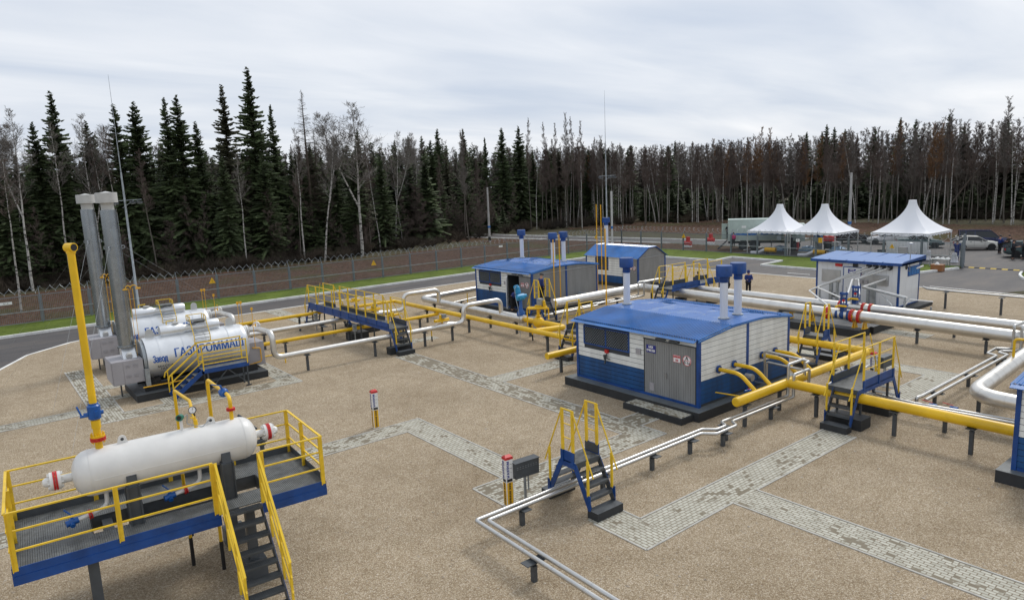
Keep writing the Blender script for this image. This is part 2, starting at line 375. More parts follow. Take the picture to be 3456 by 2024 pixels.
def tag(o, label=None, cat=None, group=None, kind=None):
    if label: o['label'] = label
    if cat: o['category'] = cat
    if group: o['group'] = group
    if kind: o['kind'] = kind
    return o
def thing(name, label, cat, loc=(0,0,0), group=None, rotz=0):
    o = bpy.data.objects.new(name, None); col.objects.link(o); o.empty_display_size = .2
    o.location = loc; o.rotation_euler = (0, 0, rotz); return tag(o, label, cat, group)
def part(name, mb, mat, T, parent=None, label=None, local=False):
    """a part of thing T; mb is in world coordinates unless local"""
    me = mb.mesh(name, mat, (0,0,0) if local else T.location)
    o = bpy.data.objects.new(name, me); col.objects.link(o); o.parent = parent or T
    if label: o['label'] = label
    return o
def single(name, mb, mat, label, cat, group=None, kind=None, org=None):
    xs = [p[0] for p in mb.v]; ys = [p[1] for p in mb.v]; zs = [p[2] for p in mb.v]
    if org is None: org = ((min(xs)+max(xs))/2, (min(ys)+max(ys))/2, min(zs))
    me = mb.mesh(name, mat, org); o = bpy.data.objects.new(name, me); col.objects.link(o); o.location = org
    return tag(o, label, cat, group, kind)
def structure(name, mb, mat):
    o = bpy.data.objects.new(name, mb.mesh(name, mat)); col.objects.link(o); o['kind'] = 'structure'; return o
def dup(root, loc, rotz=None, label=None, scale=None, group=None):
    def cp(o, par):
        c = o.copy(); col.objects.link(c); c.parent = par
        for ch in [x for x in KIDS.get(o.name, [])]: cp(ch, c)
        return c
    if root.name not in KIDS: index_kids(root)
    r = cp(root, None); r.location = loc
    if rotz is not None: r.rotation_euler = (0, 0, rotz)
    if scale: r.scale = scale
    if label: r['label'] = label
    if group: r['group'] = group
    return r
KIDS = {}
def index_kids(o):
    KIDS[o.name] = list(o.children)
    for c in o.children: index_kids(c)

_txt = {}
def text2d(s, size, slices=0):
    """flat lettering as a mesh: returns verts, faces centred on the origin"""
    cu = bpy.data.curves.new('t', 'FONT'); cu.body = s; cu.size = size; cu.align_x = 'CENTER'; cu.align_y = 'CENTER'; cu.resolution_u = 3
    o = bpy.data.objects.new('t', cu); col.objects.link(o)
    dg = bpy.context.evaluated_depsgraph_get(); me = bpy.data.meshes.new_from_object(o.evaluated_get(dg))
    bm = bmesh.new(); bm.from_mesh(me)
    if slices:
        for k in range(-slices, slices+1):
            bmesh.ops.bisect_plane(bm, geom=bm.verts[:]+bm.edges[:]+bm.faces[:], plane_co=(0, k*size/slices*.6, 0), plane_no=(0, 1, 0))
    bm.verts.index_update()
    vs = [v.co.copy() for v in bm.verts]; fs = [[v.index for v in f.verts] for f in bm.faces]
    bm.free(); bpy.data.objects.remove(o); bpy.data.curves.remove(cu); bpy.data.meshes.remove(me)
    return vs, fs
def lettering(s, size, org, u, v, sx=1, bold=0):
    vs, fs = text2d(s, size); org, u, v = Vector(org), Vector(u).normalized(), Vector(v).normalized()
    mb = MB(); n = u.cross(v)
    mb.add([org+u*(p.x*sx)+v*p.y for p in vs], fs)
    if bold:
        for dx in (-bold, bold): mb.add([org+u*(p.x*sx+dx)+v*p.y+n*.0008*(1 if dx > 0 else 2) for p in vs], fs)
    return mb
# ================================================================ the setting
def sheet(rects, z):
    m = MB()
    for (x0, x1, y0, y1) in rects: m.add([(x0,y0,z),(x1,y0,z),(x1,y1,z),(x0,y1,z)], [(0,1,2,3)])
    return m
def poly_sheet(pts, z):
    return MB().add([(x,y,z) for x,y in pts], [tuple(range(len(pts)))])
g = MB().add([(-900,-900,-.01),(1500,-900,-.01),(1500,1500,-.01),(-900,1500,-.01)], [(0,1,2,3)]); structure('ground', g, 'litter')
# ploughed earth beyond the fences: lumpy strip
def lumpy(x0, x1, y0, y1, step, amp, zf=None):
    nx, ny = int((x1-x0)/step), int((y1-y0)/step); m = MB(); vs = []
    for j in range(ny+1):
        for i in range(nx+1):
            x, y = x0+(x1-x0)*i/nx, y0+(y1-y0)*j/ny
            ed = min(i, j, nx-i, ny-j); z = .006 if ed == 0 else .01+amp*abs(noise.noise((x*1.3, y*1.3, 3)))+amp*.8*max(0, noise.noise((x*3.1, y*3.1, 1)))+amp*.8*max(0, noise.noise((x*.3, y*.3, 1)))
            vs.append((x, y, z))
    m.add(vs, [(j*(nx+1)+i, j*(nx+1)+i+1, (j+1)*(nx+1)+i+1, (j+1)*(nx+1)+i) for j in range(ny) for i in range(nx)], True); return m
structure('ploughed_ground', lumpy(-25, 67, 63.0, 84, .33, .22), 'soil')
structure('ploughed_ground', lumpy(88.5, 116, 14, 96, .4, .30), 'soil')
structure('ploughed_ground', lumpy(68.6, 75, 46, 60, .4, .12), 'soil')
# gravel yard
yard = [(-40,-20),(55.1,-20),(55.1,52.8),(7.5,52.8),(4.6,51.6),(2.2,49.4),(.75,46.2),(-1.0,41),(-3.5,30),(-40,20)]
structure('gravel_ground', poly_sheet(yard, .0), 'gravel')
# asphalt
def offset_line(pts, d):
    out = []
    for i, p in enumerate(pts):
        a = Vector(pts[max(i-1, 0)]); b = Vector(pts[min(i+1, len(pts)-1)]); t = (b-a).normalized(); n = Vector((-t.y, t.x))
        out.append((p[0]+n.x*d, p[1]+n.y*d))
    return out
inner = [(55.1,16.5),(55.1,52.8),(7.5,52.8),(4.6,51.6),(2.2,49.4),(.75,46.2),(-1.0,41),(-3.5,30)]
outer = [(-8.5,30),(-9,46),(-6,54),(-1,57.0),(5,57.3),(59.8,57.3),(61,56.2),(61,43.3),(64.4,43.6),(63.9,37.5),(60.0,37.4),(59.75,31.8),(59.8,26.5),(60.5,25),(62.3,24.1),(66.6,22.75)]
structure('road', poly_sheet(inner+outer+[(68,22.7),(68,18.3),(66.5,18.2),(64.6,17.8),(62.6,16.9),(60,14)], -.004), 'asphalt')
structure('road', poly_sheet([(68,18.3),(68,22.7),(71.3,24),(71.3,46.5),(88,46.5),(88,8),(68,8)], -.004), 'asphalt')
# road leading away between the fields
structure('road', poly_sheet([(75.6,46.5),(80.6,46.5),(80.5,58),(77.5,76),(74.2,96),(71.5,128),(69,170),(64,170),(66.6,128),(69.2,96),(72.6,76),(75.4,58)], -.003), 'asphalt')
structure('road_verge', poly_sheet([(70,60.5),(75.3,58),(72.5,76),(69.1,96),(66.5,128),(58,128),(62,96),(66,76)], -.006), 'soil')
# lawn
structure('lawn', poly_sheet([(-30,57.45),(59.8,57.45),(61.15,56.3),(61.15,43.45),(64.55,43.75),(64.05,37.35),(60.15,37.25),(59.9,31.8),(59.95,26.6),(60.6,25.15),(62.3,24.25),(66.6,22.9),(68.3,22.9),(68.3,62.9),(-30,62.9)], .05), 'lawn')
structure('lawn', poly_sheet([(68.3,18.1),(66.5,18.05),(64.6,17.65),(62.6,16.75),(60,13.85),(60,5),(68.3,5)], .05), 'lawn')
structure('lawn', poly_sheet([(68.4,46.6),(75.2,46.6),(75.0,58),(72.4,62.8),(68.4,62.8)], .0), 'litter')
structure('paving', poly_sheet([(68.3,22.95),(71.2,24),(71.2,46.4),(68.3,46.4)], .004), 'asphalt')

def kerb(pts, wd, h, z=-.01):
    m = MB()
    for a, b in zip(pts, pts[1:]):
        a, b = Vector((*a, 0)), Vector((*b, 0)); L = (b-a).length; d = (b-a).normalized(); n = max(1, round(L/1.0)); st = L/n
        for i in range(n):
            p, q = a+d*(i*st+.006), a+d*((i+1)*st-.006)
            m.bar(p+Vector((0,0,z+h/2)), q+Vector((0,0,z+h/2)), wd, h)
    return m
structure('kerb', kerb(offset_line(outer, -.0), .20, .18), 'kerb_white')
structure('kerb', kerb([(66.5,18.15),(64.6,17.75),(63.2,17.2),(61.9,16.3),(60,13.95)], .16, .17), 'kerb_white')
structure('kerb', kerb(inner, .14, .04), 'kerb_white')
structure('kerb', kerb([(88,48),(81.0,48),(80.8,58),(77.8,76),(74.5,96),(71.8,128)], .25, .12), 'kerb_white')
structure('kerb', kerb([(71.2,46.6),(75.3,46.6),(75.1,58),(72.3,76),(68.9,96),(66.3,128)], .25, .12), 'kerb_white')
structure('kerb', kerb([(88.1,10),(88.1,47.5)], .2, .14), 'kerb_white')
# painted dash
structure('road_marking', sheet([(56.9,57.05,30.8,32.9)], .001), 'kerb_white')
for i in range(5):
    y = 18.7+i*.82
    structure('speed_bump', MB().prism_y([(67.85,-.003),(68.15,-.003),(68.08,.05),(67.92,.05)], y, y+.42), 'yellow_rail')
    structure('speed_bump', MB().prism_y([(67.85,-.003),(68.15,-.003),(68.08,.05),(67.92,.05)], y+.425, y+.815), 'rubber')

# paved paths: rects never overlap; each has thin light edging
PX, PY = 'pavers_clean_x', 'pavers_clean_y'
paths = [  # x0,x1,y0,y1,material
    (17.25,18.3,16.0,32.15,'pavers_sandy_y'), (17.25,18.3,15.0,16.0,'pavers_mixed_x'), (18.3,22.9,24.25,25.2,'pavers_clean_x'),
    (18.3,19.4,16.15,17.1,'pavers_sandy_x'), (13.0,17.25,15.0,16.0,'pavers_mixed_x'), (10.85,13.0,14.35,16.0,'pavers_mixed_x'),
    (11.92,12.92,16.0,21.65,PY), (11.92,12.92,21.65,22.65,PX), (-2,11.92,21.68,22.65,'pavers_mixed_x'),
    (11.92,12.95,10.35,12.4,PY), (12.95,22.45,10.4,11.45,PX), (15.5,16.6,-3,10.4,PY),
    (27.5,31.5,10.8,11.75,PX), (31.5,32.5,10.8,20,PY), (29.3,31.5,14.0,15.3,PX), (38.4,39.6,14.5,17.2,PX),
    (3.4,4.4,31.35,42.6,'pavers_mixed_y'), (4.4,11.75,31.35,32.35,'pavers_mixed_x'), (10.95,11.75,32.35,36.3,'pavers_mixed_y'),
    (-7,3.4,33.3,34.15,PX), (4.4,5.2,34.8,35.55,PX), (4.4,5.3,37.05,37.85,PX), (6.0,6.9,32.35,33.4,PY),
    (17.45,18.5,46.2,52.6,PY), (18.9,21.4,34.3,35.2,PX)]
for x0, x1, y0, y1, mt in paths:
    structure('path', sheet([(x0,x1,y0,y1)], .008), mt)
ed = MB()
def edging(a, b): ed.bar((a[0],a[1],.006), (b[0],b[1],.006), .05, .03)
for a, b in [((17.22,16.03),(17.22,32.15)),((18.33,17.1),(18.33,24.25)),((18.33,25.2),(18.33,32.15)),((18.33,14.97),(18.33,16.15)),((17.2,16.03),(12.95,16.03)),((18.3,14.97),(13.0,14.97)),
             ((18.33,24.22),(22.9,24.22)),((18.33,25.23),(22.9,25.23)),((18.3,16.12),(19.4,16.12)),((18.3,17.13),(19.4,17.13)),((10.82,14.32),(10.82,16.03)),((10.82,14.32),(13.0,14.32)),((13.03,14.32),(13.03,14.95)),
             ((10.85,16.03),(11.9,16.03)),((11.89,16.05),(11.89,21.65)),((12.95,16.05),(12.95,22.68)),((12.95,22.68),(-2,22.68)),((11.86,21.65),(-2,21.65)),((11.89,10.32),(11.89,12.1)),((11.89,10.32),(15.5,10.37)),
             ((12.98,12.1),(12.98,11.5)),((12.98,11.48),(22.4,11.48)),((16.63,10.37),(22.45,10.37)),((15.47,10.35),(15.47,-3)),((16.63,10.35),(16.63,-3)),((27.5,10.77),(32.53,10.77)),((32.53,10.77),(32.53,20)),((31.47,11.8),(31.47,14)),
             ((27.5,11.78),(31.45,11.78)),((38.37,14.47),(39.63,14.47)),((38.37,14.47),(38.37,17)),((3.37,31.32),(3.37,33.27)),((3.37,34.2),(3.37,42.6)),((3.37,31.32),(11.78,31.32)),((11.78,31.32),(11.78,36.3)),((4.43,32.38),(6,32.38)),
             ((4.43,32.38),(4.43,34.78)),((4.43,35.6),(4.43,37)),((4.43,37.9),(4.43,42.6)),((-7,33.27),(3.35,33.27)),((-7,34.18),(3.35,34.18)),((17.42,46.2),(17.42,52.6)),((18.53,46.2),(18.53,52.6))]: edging(a, b)
structure('path_edging', ed, 'edging')

# loose larger stones on the gravel, thickest near the camera and along the paths
def stones():
    rr = random.Random(3); m = MB()
    def st(x, y, s):
        a = rr.uniform(0, 6.28); c, d = math.cos(a), math.sin(a); sx, sy, sz = s*rr.uniform(.7,1.4), s*rr.uniform(.6,1), s*rr.uniform(.35,.7)
        P = [(sx,0),(0,sy),(-sx,0),(0,-sy)]; P = [(x+p*c-q*d, y+p*d+q*c, sz*.15) for p, q in P]
        m.add(P+[(x+rr.uniform(-.3,.3)*s, y+rr.uniform(-.3,.3)*s, sz)], [(0,1,4),(1,2,4),(2,3,4),(3,0,4)])
    inpath = lambda x, y: any(x0-.03 < x < x1+.03 and y0-.03 < y < y1+.03 for x0,x1,y0,y1,_ in paths)
    n = 0
    while n < 9000:
        r = 6+30*rr.random()**1.6; a = R(38+rr.uniform(-42,42)); x, y = r*math.sin(a), r*math.cos(a)
        if inpath(x, y) and rr.random() > .06: continue
        if noise.noise((x*.35, y*.35, 7)) < rr.uniform(-.6,.35): continue
        st(x, y, rr.uniform(.012,.032) if rr.random() < .95 else rr.uniform(.03,.055)); n += 1
    for x0, x1, y0, y1, _ in paths:       # gravel spilled on to the edges
        L = (x1-x0)+(y1-y0)
        for i in range(int(L*9)):
            if rr.random() < (x1-x0)/L: x, y = rr.uniform(x0, x1), rr.choice((y0+abs(rr.gauss(0,.06)), y1-abs(rr.gauss(0,.06))))
            else: x, y = rr.choice((x0+abs(rr.gauss(0,.06)), x1-abs(rr.gauss(0,.06)))), rr.uniform(y0, y1)
            st(x, y, rr.uniform(.010,.024))
    pmat('stone', (.62, .55, .45), .9, c2=(.24, .18, .12), vscale=9)
    o = bpy.data.objects.new('loose_stones', m.mesh('loose_stones', 'stone')); col.objects.link(o); o['kind'] = 'stuff'
stones()
# ================================================================ buildings
def siding_x(m, x, y0, y1, z0, z1, step=.19, out=-1, holes=()):
    """horizontal boards on a wall standing at x, facing out (-1: towards -x); holes: (y0,y1,z0,z1)"""
    n = max(1, round((z1-z0)/step)); s = (z1-z0)/n
    for i in range(n):
        a, b = z0+i*s+.009, z0+(i+1)*s-.009
        segs = [(y0, y1)]
        for hy0, hy1, hz0, hz1 in holes:
            if hz1 <= a or hz0 >= b: continue
            ns = []
            for p, q in segs:
                if hy1 <= p or hy0 >= q: ns.append((p, q)); continue
                if hy0 > p: ns.append((p, hy0))
                if hy1 < q: ns.append((hy1, q))
            segs = ns
        for p, q in segs:
            if q-p > .01: m.box(min(x, x+out*.022), max(x, x+out*.022), p, q, a, b)
def ribs_x(m, x, y0, y1, z0, z1, step=.11, out=-1):
    n = max(1, round((y1-y0)/step)); s = (y1-y0)/n
    for i in range(n): m.box(min(x, x+out*.02), max(x, x+out*.02), y0+i*s+.005, y0+(i+1)*s-.005, z0, z1)
def gable_boards(m, y, x0, x1, z0, zt, horiz, step=.19, out=-1):
    """boards on an end wall at y; zt(x): height of the roof line"""
    if horiz:
        zm = max(zt(x0), zt(x1), zt((x0+x1)/2)); n = round((zm-z0)/step); s = (zm-z0)/n
        for i in range(n):
            a, b = z0+i*s+.005, z0+(i+1)*s-.005; K = 12
            xs = [x0+(x1-x0)*k/K for k in range(K+1)]
            for p, q in zip(xs, xs[1:]):
                bp, bq = min(b, zt(p)), min(b, zt(q))
                if bp <= a and bq <= a: continue
                m.add([(p,y+out*.022,a),(q,y+out*.022,a),(q,y+out*.022,max(a,bq)),(p,y+out*.022,max(a,bp))], [(0,1,2,3)])
    else:
        n = round((x1-x0)/step); s = (x1-x0)/n
        for i in range(n):
            p, q = x0+i*s+.008, x0+(i+1)*s-.008
            m.prism_y([(p,z0),(q,z0),(q,zt(q)),(p,zt(p))], min(y, y+out*.02), max(y, y+out*.02))
def window(T, x, y0, y1, z0, z1, panes=2):
    fr = MB(); t = .055
    fr.box(x-.05, x, y0, y1, z0, z0+t); fr.box(x-.05, x, y0, y1, z1-t, z1)
    for k in range(panes+1):
        yy = y0+(y1-y0-t)*k/panes; fr.box(x-.052, x, yy, yy+t, z0+t, z1-t)
    f = part('window', fr, 'blue', T)
    gl = MB().box(x-.012, x-.002, y0+.02, y1-.02, z0+.02, z1-.02); part('pane', gl, 'glass_dark', T, f)
    gr = MB(); d = .13
    for k in range(panes):
        a = y0+t+(y1-y0-t)*k/panes; b = a+(y1-y0-t)/panes-t; za, zb = z0+t, z1-t; H = zb-za
        s = a-H
        while s < b:
            for sg in (1, -1):
                p = [s, za] if sg > 0 else [s+H, za]; q = [s+H, zb] if sg > 0 else [s, zb]
                (py, pz), (qy, qz) = p, q
                lo, hi = max(a, min(py, qy)), min(b, max(py, qy))
                if hi > lo:
                    f1 = lambda yy: pz+(qz-pz)*(yy-py)/(qy-py)
                    gr.bar((x-.035, lo, f1(lo)), (x-.035, hi, f1(hi)), .016)
            s += d
    part('lattice', gr, 'galv_fence', T, f)
def round_sign(T, x, y, z, r=.2):
    s = MB().cyl((x, y, z), (x-.012, y, z), r, 24); o = part('round_sign', s, 'sign_white', T)
    rg = MB(); 
    P = [(x-.016, y+r*.93*math.cos(2*math.pi*i/28), z+r*.93*math.sin(2*math.pi*i/28)) for i in range(29)]
    for a, b in zip(P, P[1:]): rg.bar(a, b, .01, .016)
    rg.bar((x-.016, y-r*.93, z), (x-.016, y+r*.93, z), .01, .012); part('rim', rg, 'text_red', T, o)
    part('lettering', lettering('А', .19, (x-.02, y, z+r*.42), (0,-1,0), (0,0,1), bold=.006), 'text_black', T, o)
    part('lettering', lettering('В-1а', .15, (x-.02, y, z-r*.42), (0,-1,0), (0,0,1), bold=.004), 'text_black', T, o)
def plate_sign(T, x, y, z, w_, h_, mat, lines, tm, size, sx=1):
    o = part('sign', MB().box(x-.012, x, y-w_/2, y+w_/2, z-h_/2, z+h_/2), mat, T)
    if mat == 'sign_white':
        b = MB(); k = .012
        for q in (MB().box(x-.015, x-.011, y-w_/2, y+w_/2, z-h_/2, z-h_/2+k), MB().box(x-.015, x-.011, y-w_/2, y+w_/2, z+h_/2-k, z+h_/2), MB().box(x-.015, x-.011, y-w_/2, y-w_/2+k, z-h_/2+k, z+h_/2-k), MB().box(x-.015, x-.011, y+w_/2-k, y+w_/2, z-h_/2+k, z+h_/2-k)): b.add(q.v, q.f)
        part('border', b, 'text_red', T, o)
    for i, ln in enumerate(lines):
        part('lettering', lettering(ln, size, (x-.018, y, z+h_*(.24 if len(lines) > 1 else 0)-i*h_*.46), (0,-1,0), (0,0,1), sx, .007), tm, T, o)
    return o
def vent_stack(T, x, y, z, top=5.31):
    p = part('vent_pipe', MB().cyl((x,y,z-.1), (x,y,4.66), .152, 24), 'vent_white', T)
    part('collar', MB().cyl((x,y,z-.02), (x,y,z+.02), .22, 20), 'galv', T, p)
    c = MB().lathe((x,y,4.64), (0,0,1), [(0,.165),(.03,.18),(.2,.17),(.24,.29),(.25,.312),(top-4.64-.02,.312),(top-4.64,.30),(top-4.66,.10)], 28)
    c.bar((x-.2,y,4.66),(x+.2,y,4.66),.02); part('vent_cap', c, 'blue', T)
def block_building(X, Y, label, vents, gable_white, open_door=False, xw=6.1, yw=6.4, details=True, name_sign=None):
    """flat arched container building: front wall at X, near end wall at Y"""
    T = thing('equipment_building', label, 'building', (X+xw/2, Y+yw/2, 0))
    x1, y1 = X+xw, Y+yw; z0 = .36; zb = 1.34
    pl = MB().box(X-.45, x1+.4, Y-.35, y1+.35, 0, z0-.012); part('plinth', pl, 'plinth', T)
    part('plinth_slab', MB().box(X-.455, x1+.405, Y-.355, y1+.355, z0-.012, z0), 'plinth_top', T)
    prof = [(X-.02, 2.93), (X+2.0, 3.16), (X+3.75, 3.18), (X+4.1, 3.17), (x1+.02, 2.93)]
    def zt(x):
        for (a, za), (b, zc) in zip(prof, prof[1:]):
            if x <= b: return za+(zc-za)*max(0, (x-a))/(b-a)
        return prof[-1][1]
    core = MB().prism_y([(X+.03, z0), (x1-.03, z0), (x1-.03, 2.86)]+[(x, z-.06) for x, z in reversed(prof[1:-1])]+[(X+.03, 2.86)], Y+.03, y1-.03)
    if open_door:
        core = MB(); dy0, dy1 = Y+1.4, Y+2.55
        core.prism_y([(X+1.6, z0), (x1-.03, z0), (x1-.03, 2.86)]+[(x, z-.06) for x, z in reversed(prof[1:-1])]+[(X+1.6, 3.05)], Y+.03, y1-.03)
        core.box(X+.03, X+1.6, Y+.03, dy0, z0, 2.86); core.box(X+.03, X+1.6, dy1, y1-.03, z0, 2.86); core.box(X+.03, X+1.6, dy0, dy1, 2.6, 2.86)
    part('inner_walls', core, 'groove', T)
    # front wall
    dl, dr, dt = Y+.12, Y+2.6, 2.62
    wy0, wy1, wz0, wz1 = Y+3.35, Y+5.95, 1.9, 2.72
    lo = MB(); siding_x(lo, X+.03, dr, y1-.1, z0+.1, zb); part('lower_wall', lo, 'wall_blue', T)
    hi = MB(); siding_x(hi, X+.03, dr, y1-.1, zb, 2.9, holes=((wy0, wy1, wz0, wz1),)); hi.box(X+.005, X+.03, dl, dr, dt+.03, 2.9)
    part('upper_wall', hi, 'wall_white', T)
    sk = MB().box(X-.01, X+.03, Y+.03, y1-.03, z0, z0+.1); part('base_rail', sk, 'blue', T)
    window(T, X+.02, wy0, wy1, wz0, wz1)
    # double door
    ymid = Y+1.36
    for (a, b, opened) in ((dl+.03, ymid-.005, False), (ymid+.005, dr-.03, open_door)):
        dm = MB()
        if opened:
            q = Vector((X-.01, dr-.04, 0)); e_ = Vector((-.70, -.71, 0)); nn = 10
            for i in range(nn): p_, r_ = q+e_*(.115*i+.004), q+e_*(.115*(i+1)-.004); dm.bar((p_.x,p_.y,(z0+.1+dt-.02)/2), (r_.x,r_.y,(z0+.1+dt-.02)/2), .045, dt-z0-.12)
            d = part('door', dm, 'wall_bright', T, label='door leaf standing open')
        else:
            ribs_x(dm, X+.03, a, b, z0+.1, dt-.02, .105); dm.box(X+.028, X+.04, a, b, z0+.1, dt-.02); d = part('door', dm, 'wall_grey', T)
        if a < ymid-.5 or True:
            if not opened and b < ymid+.1 or (not opened and a > ymid): 
                hy = ymid+.12 if a > ymid else ymid-.07
                if a > ymid:
                    part('handle', MB().bar((X-.02,hy,1.42),(X-.02,hy,1.2),.03).bar((X-.03,hy-.02,1.36),(X-.03,hy+.13,1.36),.02), 'bare_steel', T, d)
                    part('vent_hatch', MB().box(X-.012, X+.01, dr-.5, dr-.28, .58, .9), 'box_grey', T, d)
    fr = MB().box(X-.005, X+.03, dl, dl+.03, z0+.1, dt).box(X-.005, X+.03, dr-.03, dr, z0+.1, dt).box(X-.03, X+.03, dl-.02, dr+.02, dt, dt+.03)
    part('door_frame', fr, 'groove', T)
    # end wall
    if gable_white:
        a = MB(); gable_boards(a, Y+.03, X+.12, x1-.05, z0+.1, lambda x: zb, True); part('lower_wall', a, 'wall_blue', T)
        a = MB(); gable_boards(a, Y+.03, X+.12, x1-.05, zb, lambda x: zt(x)-.03, True); part('upper_wall', a, 'wall_white', T)
    else:
        a = MB(); gable_boards(a, Y+.03, X+.12, x1-.05, z0+.1, lambda x: zt(x)-.03, False, .11); part('end_wall', a, 'wall_grey', T)
        part('rain_pipe', MB().cyl((X+.1,Y-.03,2.78),(x1-.05,Y-.03,2.84),.018,8), 'bare_steel', T)
    a = MB(); siding_x(a, x1-.03, Y+.05, y1-.05, z0+.1, 2.9, out=1); part('rear_wall', a, 'wall_white', T)
    tr = MB().box(X-.02, X+.12, Y-.02, Y+.09, z0, 2.93); tr.box(X-.02, X+.1, y1-.1, y1+.02, z0, 2.93); tr.box(x1-.1, x1+.02, Y-.02, Y+.1, z0, 2.93)
    tr.box(X+xw/2-.03, X+xw/2+.12, Y-.012, Y+.03, z0, 3.15); tr.box(x1-.1, x1+.02, y1-.1, y1+.02, z0, 2.93)
    part('corner_trim', tr, 'blue', T)
    # roof: corrugated slope, smooth crown, corrugated slope
    def corr(xa, za, xb, zb_):
        n = round((yw+.12)/.112); m = MB(); vs = []
        for i in range(n*4+1):
            ph = i % 4; y = Y-.06+(yw+.12)*i/(n*4); dz = .05 if ph in (1, 2) else 0
            vs += [(xa, y, za+dz), (xb, y, zb_+dz)]
        m.add(vs, [(2*i, 2*i+2, 2*i+3, 2*i+1) for i in range(n*4)])
        return m
    roof = part('roof', corr(X-.12, 2.93, X+1.95, 3.175), 'roof_blue', T, label='corrugated blue roof slope'); part('roof', corr(x1+.1, 2.93, X+5.35, 3.05), 'roof_blue', T, label='corrugated blue roof slope')
    cr_ = MB(); P = [(X+1.9,3.185),(X+3.0,3.195),(X+3.75,3.20),(X+4.1,3.19),(X+5.4,3.06)]
    cr_.prism_y(P+[(x, z-.02) for x, z in reversed(P)], Y-.07, y1+.07); part('roof_sheet', cr_, 'roof_sheet', T, roof)
    fa = MB()
    fa.prism_y([(X-.30,2.86),(X-.12,2.925),(X-.12,2.905),(X-.29,2.845)], Y+.0, y1+.08)
    Q = [(X-.13,2.915),(X+2,3.165),(X+3.0,3.18),(X+3.75,3.185),(X+4.1,3.175),(X+5.4,3.045),(x1+.12,2.92)]
    for yy in (Y-.10, y1+.07): fa.prism_y(Q+[(x, z-.07) for x, z in reversed(Q)], yy, yy+.03)
    part('eaves_flashing', fa, 'roof_blue', T, roof)
    for vx, vy in vents: vent_stack(T, X+vx, Y+vy, 3.21)
    al = MB().box(X-.09, X, Y+4.5, Y+4.66, 1.7, 1.84); ap = part('alarm_light', al, 'red', T)
    sp = MB().cyl((X-.1,Y+4.62,1.62),(X-.1,Y+4.62,1.42),.085,12,.05).bar((X-.02,Y+4.58,1.7),(X-.1,Y+4.62,1.5),.03).bar((X-.1,Y+4.6,1.4),(X-.1,Y+4.64,1.25),.05).bar((X-.1,Y+4.6,1.5),(X-.1,Y+4.35,1.47),.03)
    part('siren', sp, 'grey_dark', T)
    part('junction_box', MB().box(X-.05, X+.01, Y+2.75, Y+2.98, 1.93, 2.16), 'box_grey', T)
    lm = MB()
    for k in (.75, 1.4): lm.box(X-.22, X-.12, Y+k, Y+k+.45, 2.72, 2.78)
    part('door_lamp', lm, 'grey_dark', T)
    round_sign(T, X-.0, Y+.52, 2.07)
    plate_sign(T, X-.0, Y+.98, 2.07, .34, .28, 'sign_white', ['ОПАСНО!', 'ГАЗ'], 'text_red', .105, .62)
    if name_sign: plate_sign(T, X-.0, Y+2.23, 2.25, .46, .3, 'sign_blue', name_sign, 'text_white', .13, .62)
    return T, zt
main, ztm = block_building(20.45, 15.2, 'nearest blue and white block building, with a paved step at its grey double door', [(2.85,6.05),(2.78,.88),(3.8,.93)], True, name_sign=['БЛОК', 'ОЧИСТКИ'])
# paved step before the door
step = thing('entrance_step', 'dark edged entrance step paved with small blocks below the grey double door', 'step', (19.7,16.5,0))
part('step_edge', MB().box(19.32, 19.995, 15.1, 17.9, 0, .235), 'plinth', step)
o_ = part('paving', MB().box(19.40, 19.995, 15.17, 17.83, .235, .243), 'pavers_mixed_y', step)
b2, _ = block_building(29.2, 35.0, 'blue and white block building with an open door and a grey end wall', [(4.3,6.2),(3.2,1.4),(4.25,1.45)], False, open_door=True)
# round duct on its end wall
part('air_duct', MB().cyl((33.5,35.0,.95),(33.5,34.3,.95),.20,20), 'galv', b2)
